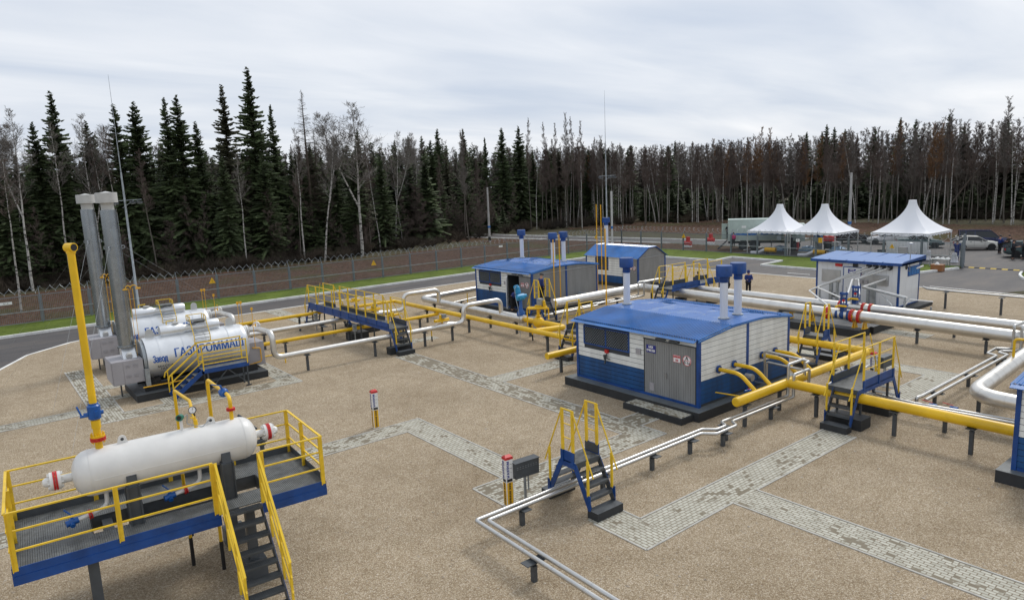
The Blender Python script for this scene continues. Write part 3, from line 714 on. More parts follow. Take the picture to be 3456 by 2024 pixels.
# far gabled cabin
def gabled_cabin():
    X, Y, x1, y1 = 42.5, 37.5, 45.9, 43.45
    T = thing('equipment_building', 'small far blue and white cabin with steeper blue roof and one tall vent', 'building', (44.2,40.5,0))
    part('plinth', MB().box(X-.2, x1+.2, Y-.2, y1+.2, 0, .2), 'plinth', T)
    pr = [(X, 2.48), (X+1.25, 3.2), (X+2.15, 3.22), (x1, 2.48)]
    part('inner_walls', MB().prism_y([(X+.03,.2),(x1-.03,.2)]+[(min(max(x, X+.03), x1-.03), z-.07) for x, z in reversed(pr)], Y+.03, y1-.03), 'groove', T)
    zt = lambda x: (pr[0][1]+(x-X)/1.25*.72) if x < X+1.25 else (3.21 if x < X+2.15 else 3.22-(x-X-2.15)/1.25*.74)
    a = MB(); siding_x(a, X+.03, Y+1.7, y1-.08, .25, .84); part('lower_wall', a, 'wall_blue', T)
    a = MB(); siding_x(a, X+.03, Y+1.7, y1-.08, .84, 2.45, holes=((Y+3.3,Y+4.8,1.4,2.28),)); part('upper_wall', a, 'wall_white', T)
    window(T, X+.02, Y+3.3, Y+4.8, 1.4, 2.28, 1)
    a = MB(); ribs_x(a, X+.03, Y+.1, Y+1.65, .25, 2.3); d = part('door', a, 'wall_grey', T); part('handle', MB().box(X-.03,X+.01,Y+.3,Y+.36,1.2,1.35), 'bare_steel', T, d)
    a = MB().box(X+.005, X+.03, Y+.1, Y+1.7, 2.32, 2.45); part('upper_wall', a, 'wall_white', T)
    a = MB(); gable_boards(a, Y+.03, X+.1, x1-.1, .22, lambda x: zt(x)-.03, False, .11); part('end_wall', a, 'wall_grey', T)
    part('rain_pipe', MB().cyl((X+.1,Y-.03,2.4),(x1-.1,Y-.03,2.45),.02,8), 'bare_steel', T)
    tr = MB().box(X-.02,X+.1,Y-.02,Y+.1,.2,2.48).box(X-.02,X+.1,y1-.1,y1+.02,.2,2.48).box(x1-.1,x1+.02,Y-.02,Y+.1,.2,2.48); part('corner_trim', tr, 'blue', T)
    m = MB(); P = [(X-.18,2.40),(X+1.25,3.24),(X+2.15,3.26),(x1+.18,2.40)]
    n = 52
    for (xa, za), (xb, zb) in zip(P, P[1:]):
        vs = []
        for i in range(n*4+1):
            y = Y-.08+(y1-Y+.16)*i/(n*4); dz = .02 if i % 4 in (1, 2) else 0; vs += [(xa,y,za+dz),(xb,y,zb+dz)]
        m.add(vs, [(2*i,2*i+2,2*i+3,2*i+1) for i in range(n*4)])
    rf = part('roof', m, 'roof_blue', T)
    f = MB()
    for yy in (Y-.11, y1+.08): f.prism_y(P+[(x, z-.08) for x, z in reversed(P)], yy, yy+.03)
    part('eaves_flashing', f, 'blue', T, rf)
    p = part('vent_pipe', MB().cyl((44.3,42.7,3.1),(44.3,42.7,4.9),.17,20), 'vent_white', T)
    part('vent_cap', MB().lathe((44.3,42.7,4.88),(0,0,1),[(0,.18),(.2,.18),(.24,.33),(.66,.33),(.67,.1)],24), 'blue', T)
    round_sign(T, X, Y+.42, 1.62, .18)
    plate_sign(T, X, Y+.8, 1.62, .3, .26, 'sign_white', ['ГАЗ'], 'text_red', .1)
gabled_cabin()
# white operations cabin
def white_cabin():
    X, Y, x1, y1 = 45.05, 18.6, 48.0, 23.9
    T = thing('control_cabin', 'white cabin with blue panelled roof, four wall ports and steel cable trays before it', 'building', (46.5,21.2,0))
    part('plinth', MB().box(X-.3, x1+.35, Y-.75, y1+.3, 0, .2), 'plinth', T)
    part('inner_walls', MB().box(X+.03, x1-.03, Y+.03, y1-.03, .2, 2.9), 'groove', T)
    a = MB(); n = 15
    for i in range(n): a.box(X, X+.03, Y+.06+(y1-Y-.12)*i/n+.005, Y+.06+(y1-Y-.12)*(i+1)/n-.005, .25, 2.84)
    part('front_wall', a, 'wall_bright', T)
    a = MB()
    for i in range(3): a.box(X+.1+(x1-X-.2)*i/3+.005, X+.1+(x1-X-.2)*(i+1)/3-.005, Y, Y+.03, .25, 2.84)
    part('end_wall', a, 'wall_bright', T)
    a = MB().box(x1-.03, x1, Y+.05, y1-.05, .25, 2.84).box(X+.05, x1-.05, y1-.03, y1, .25, 2.84); part('rear_wall', a, 'wall_bright', T)
    for xx in (X-.02, x1-.09):
        for yy in (Y-.02, y1-.09): part('corner_trim', MB().box(xx, xx+.11, yy, yy+.11, .2, 2.86), 'blue', T)
    part('base_rail', MB().box(X+.1, x1-.1, Y-.015, Y+.02, .2, .27), 'blue', T); part('base_rail', MB().box(X-.015, X+.02, Y+.1, y1-.1, .2, .27), 'blue', T)
    pmat('roof_panel', (.085, .20, .47), .3, var=.06); r = MB().prism_y([(X-.25,2.98),(X+.2,3.06),(x1+.25,3.20),(x1+.25,3.16),(X-.25,2.94)], Y-.2, y1+.25); rf = part('roof', r, 'roof_panel', T)
    f = MB().box(X-.28, X-.25, Y-.25, y1+.3, 2.82, 2.99).prism_x([(Y-.25,2.84),(Y-.2,2.84),(Y-.2,2.95),(Y-.25,2.95)], X-.25, x1+.25)
    f.prism_y([(X-.25,2.82),(x1+.28,2.86),(x1+.28,3.21),(X-.25,2.99)], Y-.25, Y-.2); f.prism_y([(X-.25,2.82),(x1+.28,2.86),(x1+.28,3.21),(X-.25,2.99)], y1+.25, y1+.3)
    for k in range(1, 5): f.bar((X-.25, Y-.2+k*1.14, 2.995), (x1+.25, Y-.2+k*1.14, 3.215), .04, .03)
    part('eaves_flashing', f, 'blue', T, rf)
    for y in (19.15, 19.57, 20.02, 20.43):
        p = part('wall_port', MB().lathe((X-.10,y,2.67),(1,0,0),[(0,.17),(.1,.17)],18), 'black', T); part('cable_gland', MB().cyl((X-.3,y,2.62),(X-.05,y,2.67),.07,10), 'bare_steel', T, p)
    part('wall_port', MB().lathe((46.0,Y-.04,2.63),(0,1,0),[(0,.14),(.04,.14)],16), 'black', T); part('wall_port', MB().lathe((46.0,Y-.04,.42),(0,1,0),[(0,.14),(.04,.14)],16), 'black', T)
    part('wall_port', MB().lathe((X-.04,22.6,.62),(1,0,0),[(0,.14),(.04,.14)],16), 'black', T)
    w_ = part('window', MB().box(46.25,47.85,Y-.04,Y,2.02,2.62), 'blue', T); g_ = MB()
    for k in range(4): g_.box(46.3+k*.39,46.62+k*.39,Y-.05,Y-.04,2.07,2.57)
    part('pane', g_, 'roof_blue', T, w_)
    d = part('door', MB().box(X-.03, X, 20.95, 22.02, .35, 2.52), 'wall_bright', T); part('door_frame', MB().box(X-.035,X,20.9,20.95,.35,2.57).box(X-.035,X,22.02,22.07,.35,2.57).box(X-.035,X,20.95,22.02,2.52,2.57), 'blue', T, d)
    plate_sign(T, X-.035, 21.5, 2.28, .5, .28, 'sign_blue', ['БЛОК', 'КИПиА'], 'text_white', .1)
    part('exit_lamp', MB().box(X-.08,X,22.15,22.6,2.55,2.72), 'red', T)
    part('floodlight', MB().box(X-.12,X,21.15,21.42,2.58,2.82), 'black', T)
    part('cable_panel', MB().box(X-.06,X,22.25,23.5,1.5,2.3), 'bare_steel', T); part('cable_panel', MB().box(X-.06,X,19.2,20.85,1.5,2.15), 'bare_steel', T)
    part('cable_duct', MB().box(X-.12,X,22.75,22.95,.25,1.5).box(X-.10,X,22.35,22.5,.25,1.5), 'galv', T); part('cable_duct', MB().box(X-.12,X,19.95,20.25,.25,1.5).box(X-.1,X,20.35,20.5,.25,1.5), 'galv', T)
    part('junction_box', MB().box(X-.15,X-.0,20.75,20.95,1.52,1.78), 'box_grey', T); part('junction_box', MB().box(X-.15,X-.0,20.45,20.65,1.52,1.78), 'box_grey', T)
    plate_sign(T, X, 20.85, 2.0, .22, .3, 'sign_white', ['ОПАСНО', 'ГАЗ'], 'text_red', .07)
    a = MB().bar((46.35,Y-.06,2.3),(46.35,Y-.06,4.05),.04).bar((46.35,Y-.06,2.4),(46.15,Y-.02,2.4),.03).lathe((46.35,Y-.06,4.05),(0,0,1),[(0,.03),(.04,.14),(.08,.13),(.1,.02)],12); part('antenna', a, 'bare_steel', T)
white_cabin()
# building at the right edge of the picture
T = thing('equipment_building', 'blue and white block building cut off by the right edge of the photo', 'building', (24.5,2.7,0))
part('plinth', MB().box(21.8,28.5,-1.3,6.2,0,.35), 'plinth', T)
part('plinth_slab', MB().box(21.795,28.505,-1.305,6.205,.35,.362), 'plinth_top', T)
part('inner_walls', MB().box(22.13,28.0,-1,5.87,.36,2.8), 'groove', T)
a = MB(); siding_x(a, 22.13, -.9, 5.8, .46, 1.34); part('lower_wall', a, 'wall_blue', T)
a = MB(); siding_x(a, 22.13, -.9, 5.8, 1.34, 2.8); part('upper_wall', a, 'wall_white', T)
a = MB()
for i in range(8): a.box(22.2,28,5.87,5.895,1.34+i*.18+.005,1.34+(i+1)*.18-.005)
part('upper_wall', a, 'wall_white', T)
a = MB()
for i in range(5): a.box(22.2,28,5.87,5.895,.46+i*.176+.005,.46+(i+1)*.176-.005)
part('lower_wall', a, 'wall_blue', T)
part('corner_trim', MB().box(22.08,22.22,5.8,5.92,.36,2.82), 'blue', T); part('base_rail', MB().box(22.1,22.14,-.95,5.79,.36,.46), 'blue', T)
a = MB(); vs = []
for i in range(241):
    y = -1.1+7.12*i/240; dz = .018 if i % 4 in (1, 2) else 0; vs += [(21.95,y,2.86+dz),(24.2,y,3.12+dz)]
a.add(vs, [(2*i,2*i+2,2*i+3,2*i+1) for i in range(240)]); a.box(24.2,26.5,-1.1,6.02,3.09,3.13); a.prism_y([(26.5,3.13),(28.3,2.9),(28.3,2.86),(26.5,3.09)],-1.1,6.02)
rf = part('roof', a, 'roof_blue', T)
part('eaves_flashing', MB().prism_y([(21.78,2.78),(21.95,2.85),(21.95,2.82),(21.79,2.76)],-1.1,6.02).prism_y([(21.95,2.85),(24.2,3.11),(24.2,3.03),(21.95,2.77)],6.02,6.05), 'roof_blue', T, rf)
# ================================================================ pipework
def pipe(name, label, cat, pts, r, mat, bend=.25, seam=0, group=None, n=16, extra=None, org=None):
    T = thing(name, label, cat, (pts[0][0], pts[0][1], 0), group)
    if mat == 'alu' and r < .1: mat = 'alu_thin'
    m = MB().tube(pts, r, n, bend, 7)
    if seam: m.seams(pts, r, seam, .012, n, bend)
    part('pipe', m, mat, T)
    return T
A, B = (0,-1,0), (0,1,0)
# yellow gas header by the main building
hdr = thing('gas_header', 'yellow header pipe with a capped end fed by four elbows from the main building side', 'pipe', (20.25,13.5,0))
h = MB().lathe((20.22,13.5,1.02), (1,0,0), [(0,.10),(.015,.15),(.05,.17),(9.75,.17)], 24); part('pipe', h, 'yellow', hdr)
for x in (21.61, 22.6, 24.5, 25.45):
    e = part('elbow', MB().tube([(x,15.2,1.62),(x,14.25,1.62),(x,13.55,1.05)], .075, 14, .28, 7), 'yellow', hdr)
    part('collar', MB().cyl((x,15.17,1.62),(x,15.12,1.62),.15,20), 'blue', hdr, e)
part('drain', MB().cyl((21.2,15.0,.85),(21.35,13.6,.9),.025,8), 'yellow', hdr)
dv_ = MB().cyl((23.15,15.0,1.05),(23.15,14.7,1.05),.14,14); part('flange', dv_, 'bare_steel', hdr)
valve_s = MB().sphere((22.3,14.35,.80),.07,10,6).cyl((22.45,14.3,.8),(22.15,14.4,.8),.05,10); part('drain_valve', valve_s, 'blue_valve', hdr)
part('valve_handle', MB().bar((22.2,14.3,.9),(22.5,14.2,.92),.02), 'red', hdr)
pipe('gas_pipe', 'thick yellow pipe running from the header past the right edge, behind the wide crossover', 'pipe', [(23.46,13.5,1.04),(23.46,5.9,1.04)], .175, 'yellow', n=22)
pipe('gas_pipe', 'yellow pipe behind the main building turning off the far end of the header', 'pipe', [(29.95,13.35,1.04),(29.95,26,1.04)], .17, 'yellow', n=20)
# inlet header left of the main building
T = pipe('gas_header', 'short capped yellow pipe going in behind the main building, end towards the yard', 'pipe', [(20.3,23.45,.95),(20.34,23.45,.95),(26,23.45,.95)], .155, 'yellow', n=22)
part('elbow', MB().tube([(22.2,23.45,.95),(22.5,22.8,.95),(22.5,21.6,1.3)], .10, 14, .2), 'yellow', T)
pipe('gas_pipe', 'long yellow collector pipe between the boiler lines and the main building', 'pipe', [(23.45,43.55,.96),(23.45,23.5,.96)], .135, 'yellow', n=20)
# boiler lines
pipe('gas_line', 'nearer yellow gas line running under the long crossover to the collector', 'pipe', [(11.3,37.7,.72),(23.45,37.7,.72),(23.45,37.7,.9)], .105, 'yellow', .1, group='yellow boiler gas lines')
pipe('gas_line', 'farther yellow gas line entering the long crossover at its far end', 'pipe', [(11.6,43.15,1.02),(22.7,43.15,1.02),(23.4,43.15,1.0)], .105, 'yellow', .1, group='yellow boiler gas lines')
pipe('small_gas_pipe', 'thin yellow pipe by the right boiler box ending in the ground', 'pipe', [(11.2,35.5,.55),(12.55,35.5,.55),(12.55,35.5,0)], .03, 'yellow', .08)
pts = [(10.55,34.9,2.2),(11.0,34.6,2.2),(11.17,33.1,2.2),(11.17,33.1,.95),(22.35,33.1,.95),(22.35,33.1,1.93),(25.1,33.1,1.93),(25.1,33.1,1.1)]
T = pipe('hot_gas_pipe', 'silver clad pipe of the front boiler, passing under the crossover stair before its arch', 'pipe', pts, .135, 'alu', .42, 1.05, group='silver boiler pipes')
part('valve_jacket', MB().lathe((20.35,33.1,.97),(1,0,0),[(0,.14),(.18,.20),(.95,.20),(1.25,.15)],18), 'alu', T)
pts = [(10.6,41.6,2.2),(11.1,41.3,2.2),(11.3,39.6,2.2),(11.3,39.6,1.0),(22.1,39.6,1.0),(22.1,39.6,1.98),(24.8,39.6,1.98),(24.8,39.6,1.1)]
T = pipe('hot_gas_pipe', 'silver clad pipe of the rear boiler, arching up beyond the long crossover', 'pipe', pts, .135, 'alu', .42, 1.05, group='silver boiler pipes')
part('valve_jacket', MB().lathe((19.3,39.6,1.02),(1,0,0),[(0,.14),(.18,.20),(.95,.20),(1.25,.15)],18), 'alu', T)
for cx_, cy_ in ((20.85,33.1),(19.9,39.6)):
    T = thing('valve_actuator', 'yellow actuator on the '+('nearest' if cy_ < 35 else 'rear')+' silver clad pipe', 'actuator', (cx_,cy_,1.15))
    part('body', MB().box(cx_-.12,cx_+.12,cy_-.1,cy_+.1,1.24,1.62).cyl((cx_,cy_,1.1),(cx_,cy_,1.25),.06,10), 'yellow', T)
    part('cylinder', MB().cyl((cx_-.5,cy_,1.33),(cx_+.45,cy_,1.33),.085,12).cyl((cx_-.45,cy_-.14,1.28),(cx_+.4,cy_-.14,1.28),.035,8), 'yellow', T)
    part('control_box', MB().box(cx_-.08,cx_+.18,cy_-.22,cy_-.05,1.45,1.66), 'galv', T)
# small fittings on the yellow lines near the crossover
for (x, y, z, lab) in ((20.3,37.7,.72,'blue ball valve with yellow actuator on the nearer yellow gas line'),(20.4,43.15,1.02,'blue ball valve with yellow actuator on the farther yellow gas line')):
    T = thing('ball_valve', lab, 'valve', (x,y,z))
    part('body', MB().sphere((x,y,z),.19,14,8), 'blue_valve', T)
    part('actuator', MB().cyl((x-.35,y,z+.42),(x+.3,y,z+.42),.08,10).cyl((x,y,z+.15),(x,y,z+.4),.05,8).box(x-.25,x-.05,y-.12,y+.12,z+.42,z+.6), 'yellow', T)
    part('air_line', MB().tube([(x+.3,y,z+.42),(x+.55,y-.15,z+.42),(x+.55,y-.15,z-.65)],.022,6,.1), 'yellow', T)
# big silver run: left corner, to the valve and gear
pts = [(31,43.4,.95),(25.35,42.75,.95),(25.15,30.95,.95)]
T = pipe('outlet_pipe', 'wide silver clad pipe turning a corner left of the open-door building, fed by two arches', 'pipe', pts, .21, 'alu', .5, 1.1, n=20)
part('thick_jacket', MB().lathe((25.17,33.0,.95),(0,-1,0),[(0,.215),(.02,.27),(2.1,.27),(2.12,.15)],22), 'alu', T)
T = thing('gear_operator', 'tall blue and cyan gear drive standing on the wide silver clad pipe', 'valve drive', (25.2,31.30,1.15))
part('bonnet', MB().lathe((25.2,31.30,1.13),(0,0,1),[(0,.24),(.04,.26),(.2,.25),(.33,.15),(.36,.15),(.42,.10),(.95,.10),(.98,.14),(1.02,.14)],18), 'blue_valve', T)
part('gearbox', MB().cyl((24.98,31.30,2.25),(25.42,31.30,2.25),.20,16).cyl((24.85,31.20,2.3),(25.55,31.20,2.3),.11,12).sphere((25.2,31.30,2.25),.24,14,8,(1,1,.75)), 'cyan', T)
part('motor', MB().lathe((25.17,31.45,2.45),(-.1,.1,.6),[(0,.15),(.02,.18),(.38,.18),(.42,.12),(.5,.11)],16).cyl((24.95,31.55,2.85),(25.3,31.60,2.85),.06,8), 'cyan', T)
part('cable', MB().tube([(25.1,31.45,2.9),(24.85,31.35,2.85),(24.85,31.35,2.3),(24.8,31.05,1.7),(24.75,30.90,1.0),(24.75,30.90,0)],.018,6,.2), 'galv', T)
yv = thing('shutoff_valve', 'big yellow ball valve between the wide silver pipe and the yellow return bend', 'valve', (25.2,29.8,.95))
part('body', MB().sphere((25.2,29.75,.95),.33,20,12).lathe((25.2,30.95,.95),(0,-1,0),[(0,.15),(.8,.155),(.95,.22),(1.5,.22),(1.65,.165),(3.2,.165)],20), 'yellow', yv)
part('stem', MB().cyl((25.2,29.75,1.2),(25.2,29.75,1.72),.085,14).cyl((25.2,29.75,1.3),(25.2,29.75,1.34),.17,14), 'yellow', yv)
act = part('actuator', MB().cyl((24.75,30.15,1.78),(25.6,29.4,1.78),.09,12).cyl((24.65,29.95,1.78),(25.5,29.2,1.78),.06,12).box(25.05,25.3,29.55,29.85,1.72,1.95).cyl((25.45,29.5,1.75),(25.45,29.5,2.2),.08,12).cyl((24.72,30.15,.75),(24.72,30.15,1.78),.035,8).cyl((25.6,29.3,1.1),(25.6,29.3,1.78),.035,8), 'yellow', yv)
part('control_box', MB().box(25.2,25.5,29.55,29.85,1.95,2.3), 'galv', yv, act)
pipe('return_pipe', 'yellow elbow pipe folding back from the big ball valve into the collector', 'pipe', [(25.2,29.0,.95),(25.2,27.55,.95),(23.5,27.95,.96)], .16, 'yellow', .28, n=18)
# silver main crossing behind
pts = [(29.6,33.45,1.0),(38.25,33.5,1.0),(37.55,25,1.0),(36.95,10.3,1.0),(36.7,3,1.0)]
T = pipe('main_pipe', 'nearer of the two widest silver clad pipes crossing the photo to the right edge', 'pipe', pts, .30, 'alu', .5, 1.25, n=26)
pts = [(40.4,31.5,.55),(39.95,30.2,1.0),(39.7,20,1.0),(39.5,10,1.0),(39.3,2,1.0)]
T = pipe('main_pipe', 'farther of the two widest silver clad pipes, nearest the white cabin', 'pipe', pts, .255, 'alu', .4, 1.25, n=26)
def gate_valve(x, y, r, lab):
    T = thing('gate_valve', lab, 'valve', (x, y, 0))
    part('body', MB().lathe((x,y+.38,1.0),(0,-1,0),[(0,r*.9),(.1,r*.95),(.15,r*.8),(.6,r*.8),(.66,r*1.1),(.76,r*1.1)],22).sphere((x,y,1.0),r*.98,16,10), 'blue', T)
    part('bonnet', MB().box(x-.17,x+.17,y-.12,y+.12,1.2,1.62).cyl((x,y,1.5),(x,y,1.58),.24,14), 'blue', T)
    part('yoke', MB().box(x-.06,x+.06,y+.12,y+.17,1.6,2.25).box(x-.06,x+.06,y-.17,y-.12,1.6,2.25).box(x-.08,x+.08,y-.2,y+.2,2.1,2.22).box(x-.06,x+.06,y-.15,y+.15,1.85,1.95), 'blue', T)
    part('stem', MB().cyl((x,y+.12,2.2),(x,y+.12,2.62),.018,8).cyl((x,y-.12,2.2),(x,y-.12,2.55),.014,8).cyl((x,y,1.6),(x,y,2.15),.03,8), 'galv', T)
    part('gearbox', MB().cyl((x-.28,y+.1,1.52),(x-.28,y-.28,1.52),.06,10).cyl((x-.35,y+.25,1.46),(x+.1,y+.25,1.46),.07,10), 'yellow', T)
    part('position_lamp', MB().cyl((x-.1,y-.05,1.8),(x-.16,y-.05,1.8),.07,10), 'red', T)
    for k in (.44, .84):
        f = part('flange', MB().cyl((x,y-k,1.0),(x,y-k-.06,1.0),r*1.32,28).cyl((x,y-k-.075,1.0),(x,y-k-.135,1.0),r*1.32,28), 'red', T)
        b = MB()
        for i in range(16):
            a = 2*math.pi*i/16; b.cyl((x+r*1.17*math.cos(a),y-k+.03,1+r*1.17*math.sin(a)),(x+r*1.17*math.cos(a),y-k-.17,1+r*1.17*math.sin(a)),.02,6)
        part('bolts', b, 'orange_pipe', T, f)
    part('spool', MB().lathe((x,y-.5,1.0),(0,-1,0),[(0,r),(.07,r*.95),(.28,r*.95),(.4,r)],22), 'yellow', T)
    f = part('flange', MB().cyl((x,y+.9,1.0),(x,y+.84,1.0),r*1.32,24).cyl((x,y+.825,1.0),(x,y+.765,1.0),r*1.32,24), 'red', T)
    return T
gate_valve(37.2, 18.15, .27, 'blue gate valve with red flanges and tall stems on the nearer wide silver pipe')
gate_valve(39.68, 18.7, .23, 'blue gate valve with yellow gearbox on the farther wide silver pipe, nearest the white cabin')
sl = thing('valve_foundation', 'long dark slab under the gate valves beside the wide silver pipes', 'foundation', (38.7,19.2,0))
part('slab', MB().box(37.75,40.3,16.75,22.6,0,.40), 'plinth', sl); part('slab_top', MB().box(37.745,40.305,16.745,22.605,.40,.41), 'grey_dark', sl)
sl = thing('valve_foundation', 'dark slab under the blue gate valve of the nearer wide silver pipe', 'foundation', (37.0,19.2,0))
part('slab', MB().box(36.4,37.7,16.9,22.0,0,.40), 'plinth', sl); part('slab_top', MB().box(36.395,37.705,16.895,22.005,.40,.41), 'grey_dark', sl)
def saddle(x, y, lab):
    m = MB().prism_y([(x-.2,.41),(x+.2,.41),(x+.08,.74),(x-.08,.74)], y-.01, y+.01).prism_y([(x-.2,.41),(x+.2,.41),(x+.08,.74),(x-.08,.74)], y+.1, y+.12).box(x-.22,x+.22,y-.04,y+.15,.41,.43)
    single('pipe_saddle', m, 'yellow', lab, 'pipe saddle', 'yellow saddles under the valve pipes')
saddle(37.1, 17.4, 'yellow pipe saddle on the dark slab just right of the blue gate valve')
saddle(37.05, 16.85, 'yellow pipe saddle on the end of the dark slab, under the wide silver pipe')
saddle(37.35, 19.9, 'yellow pipe saddle left of the blue gate valve, seen behind the narrow crossover')
saddle(37.3, 21.2, 'yellow pipe saddle on the slab nearest the main building roof corner')
pipe('service_pipe', 'thin silver pipe on posts along the asphalt, right of the white cabin', 'pipe', [(48.2,18.4,1.12),(47.6,17.9,1.12),(47.1,5,1.12)], .065, 'alu', .2, 1.2, n=12)
pipe('service_pipe', 'second thin silver pipe close behind the one along the asphalt', 'pipe', [(48.7,18.2,1.1),(47.5,5,1.1)], .04, 'alu', .2, n=10)
# twin thin pipes, front
z = .57
j1 = [(9.15,6,z),(9.15,13.45,z),(18.3,13.45,z),(18.62,13.08,z),(19.2,13.0,z),(19.35,13.42,z),(23.4,13.4,z),(23.4,13.4,1.74),(23.4+.9,13.4,1.74),(24.3,13.4,.9)]
j1 = [(8.9,6,z),(9.12,13.45,z),(18.28,13.45,z),(18.6,13.1,z),(19.1,13.1,z),(19.3,13.42,z),(23.42,13.4,z),(23.42,13.4,1.76),(24.6,13.4,1.76),(24.6,13.4,.95)]
pipe('twin_pipe', 'rear one of the two thin silver pipes under the near crossover steps', 'pipe', j1, .055, 'alu', .09, 1.0, 'front twin silver pipes', n=12)
j2 = [(9.15,6,z),(9.34,13.24,z),(17.95,13.24,z),(18.27,12.87,z),(19.35,12.87,z),(19.6,13.2,z),(23.42,13.17,z),(23.42,13.17,1.42),(24.5,13.17,1.42),(24.5,13.17,.9)]
pipe('twin_pipe', 'nearer one of the two thin silver pipes under the near crossover steps', 'pipe', j2, .055, 'alu', .09, 1.0, 'front twin silver pipes', n=12)
pipe('heating_pipe', 'taller thin silver hoop pipe beside the yellow elbows of the main building', 'pipe', [(24.35,15.2,.7),(24.35,14.95,.7),(24.35,14.95,1.85),(24.35,13.1,1.76),(24.0,13.05,1.76)], .05, 'alu', .08, n=12)
pipe('heating_pipe', 'lower thin silver hoop pipe beside the yellow elbows of the main building', 'pipe', [(24.1,15.2,.6),(24.1,14.7,.6),(24.1,14.7,1.5),(24.1,13.2,1.45)], .045, 'alu', .08, n=12)
# twin pipes right
pipe('heating_pipe', 'left pipe of the thin silver pair between red handled valves and wide pipes', 'pipe', [(26.3,10.05,.3),(26.3,10.05,z),(26.6,10.0,z),(34.5,10.08,z),(34.72,10.5,z),(35.9,10.55,z),(36.15,10.12,z),(36.42,10.05,z),(36.42,10.05,1.6),(39.9,9.9,1.6),(39.9,9.9,2.4)], .06, 'alu', .09, 1.0, n=12)
pipe('heating_pipe', 'right pipe of the thin silver pair between red handled valves and wide pipes', 'pipe', [(26.2,9.72,z),(34.95,9.8,z),(35.15,10.2,z),(35.5,10.2,z),(35.8,9.8,z),(36.45,9.75,z),(36.45,9.75,1.6),(39.9,9.6,1.6)], .06, 'alu', .09, 1.0, n=12)
pipe('heating_pipe', 'thin silver pipe alongside the thick yellow pipe towards the right edge building', 'pipe', [(30.5,14.3,z),(28.9,14.2,z),(27.5,13.3,z),(25.5,13.0,z),(25.35,9.9,z),(25.65,6.9,z),(25.7,6.2,z)], .05, 'alu', .1, 1.0, n=12)
pipe('heating_pipe', 'second thin silver pipe alongside the thick yellow pipe, the one with red handled valves', 'pipe', [(31.6,13.4,z),(29.4,13.2,z),(25.75,12.7,z),(25.6,9.9,z),(25.95,6.9,z),(25.9,6.2,z)], .05, 'alu', .1, n=12)
for i, (x, y) in enumerate(((25.75,9.3),(25.9,8.7))):
    T = thing('ball_valve', 'small blue valve with a red lever on the thin pipe, '+('nearer the wide crossover' if i == 0 else 'nearer the right edge'), 'valve', (x,y,z))
    part('body', MB().cyl((x,y+.12,z),(x,y-.12,z),.075,10), 'blue_valve', T); part('lever', MB().bar((x,y+.02,z+.1),(x-.05,y+.35,z+.15),.02), 'red', T)
# short branches behind the wide crossover
pipe('outlet_pipe', 'large silver clad pipe bend lying in front of the right edge building', 'pipe', [(44,8.9,1.15),(33.2,8.7,1.1),(26.35,8.35,1.05),(26.2,5.6,1.05)], .27, 'alu', 1.0, .75, n=26)
pipe('outlet_pipe', 'large silver clad pipe stub half hidden at the edge behind the right building', 'pipe', [(36,6.6,1.0),(28.6,6.55,1.0),(28.4,5.6,1.0)], .22, 'alu', .6, .9, n=22)
pipe('impulse_pipe', 'thin yellow hooked pipe rising from the large silver bend at the right edge', 'pipe', [(31.5,8.65,1.3),(31.5,8.65,2.05),(31.9,7.2,2.05)], .05, 'yellow', .14, n=10)
# twin thin pipes behind the main building
pipe('heating_pipe', 'front pipe of the thin silver pair running behind the main building to a tall hoop', 'pipe', [(25.6,25.4,z),(26.0,32.5,z),(32.7,32.45,z),(33.0,32.8,z),(33.7,32.9,z),(34.0,32.55,z),(37.55,32.6,z),(37.55,32.6,1.55),(39.5,32.6,1.55),(39.5,32.6,.9)], .06, 'alu', .1, 1.0, n=12)
pipe('heating_pipe', 'rear pipe of the thin silver pair running behind the main building to a tall hoop', 'pipe', [(25.9,25.4,z),(26.3,32.8,z),(32.5,32.85,z),(32.8,33.1,z),(37.45,33.05,z),(37.45,33.05,1.5),(39.7,33.0,1.5),(39.7,33.0,.9)], .06, 'alu', .1, n=12)
pipe('heating_pipe', 'thin silver pipe looping up beside the left wall of the open-door building', 'pipe', [(26.6,41.2,z),(30.3,42.1,z),(30.3,42.1,1.35),(31.2,42.1,1.35)], .06, 'alu', .12, 1.0, n=12)

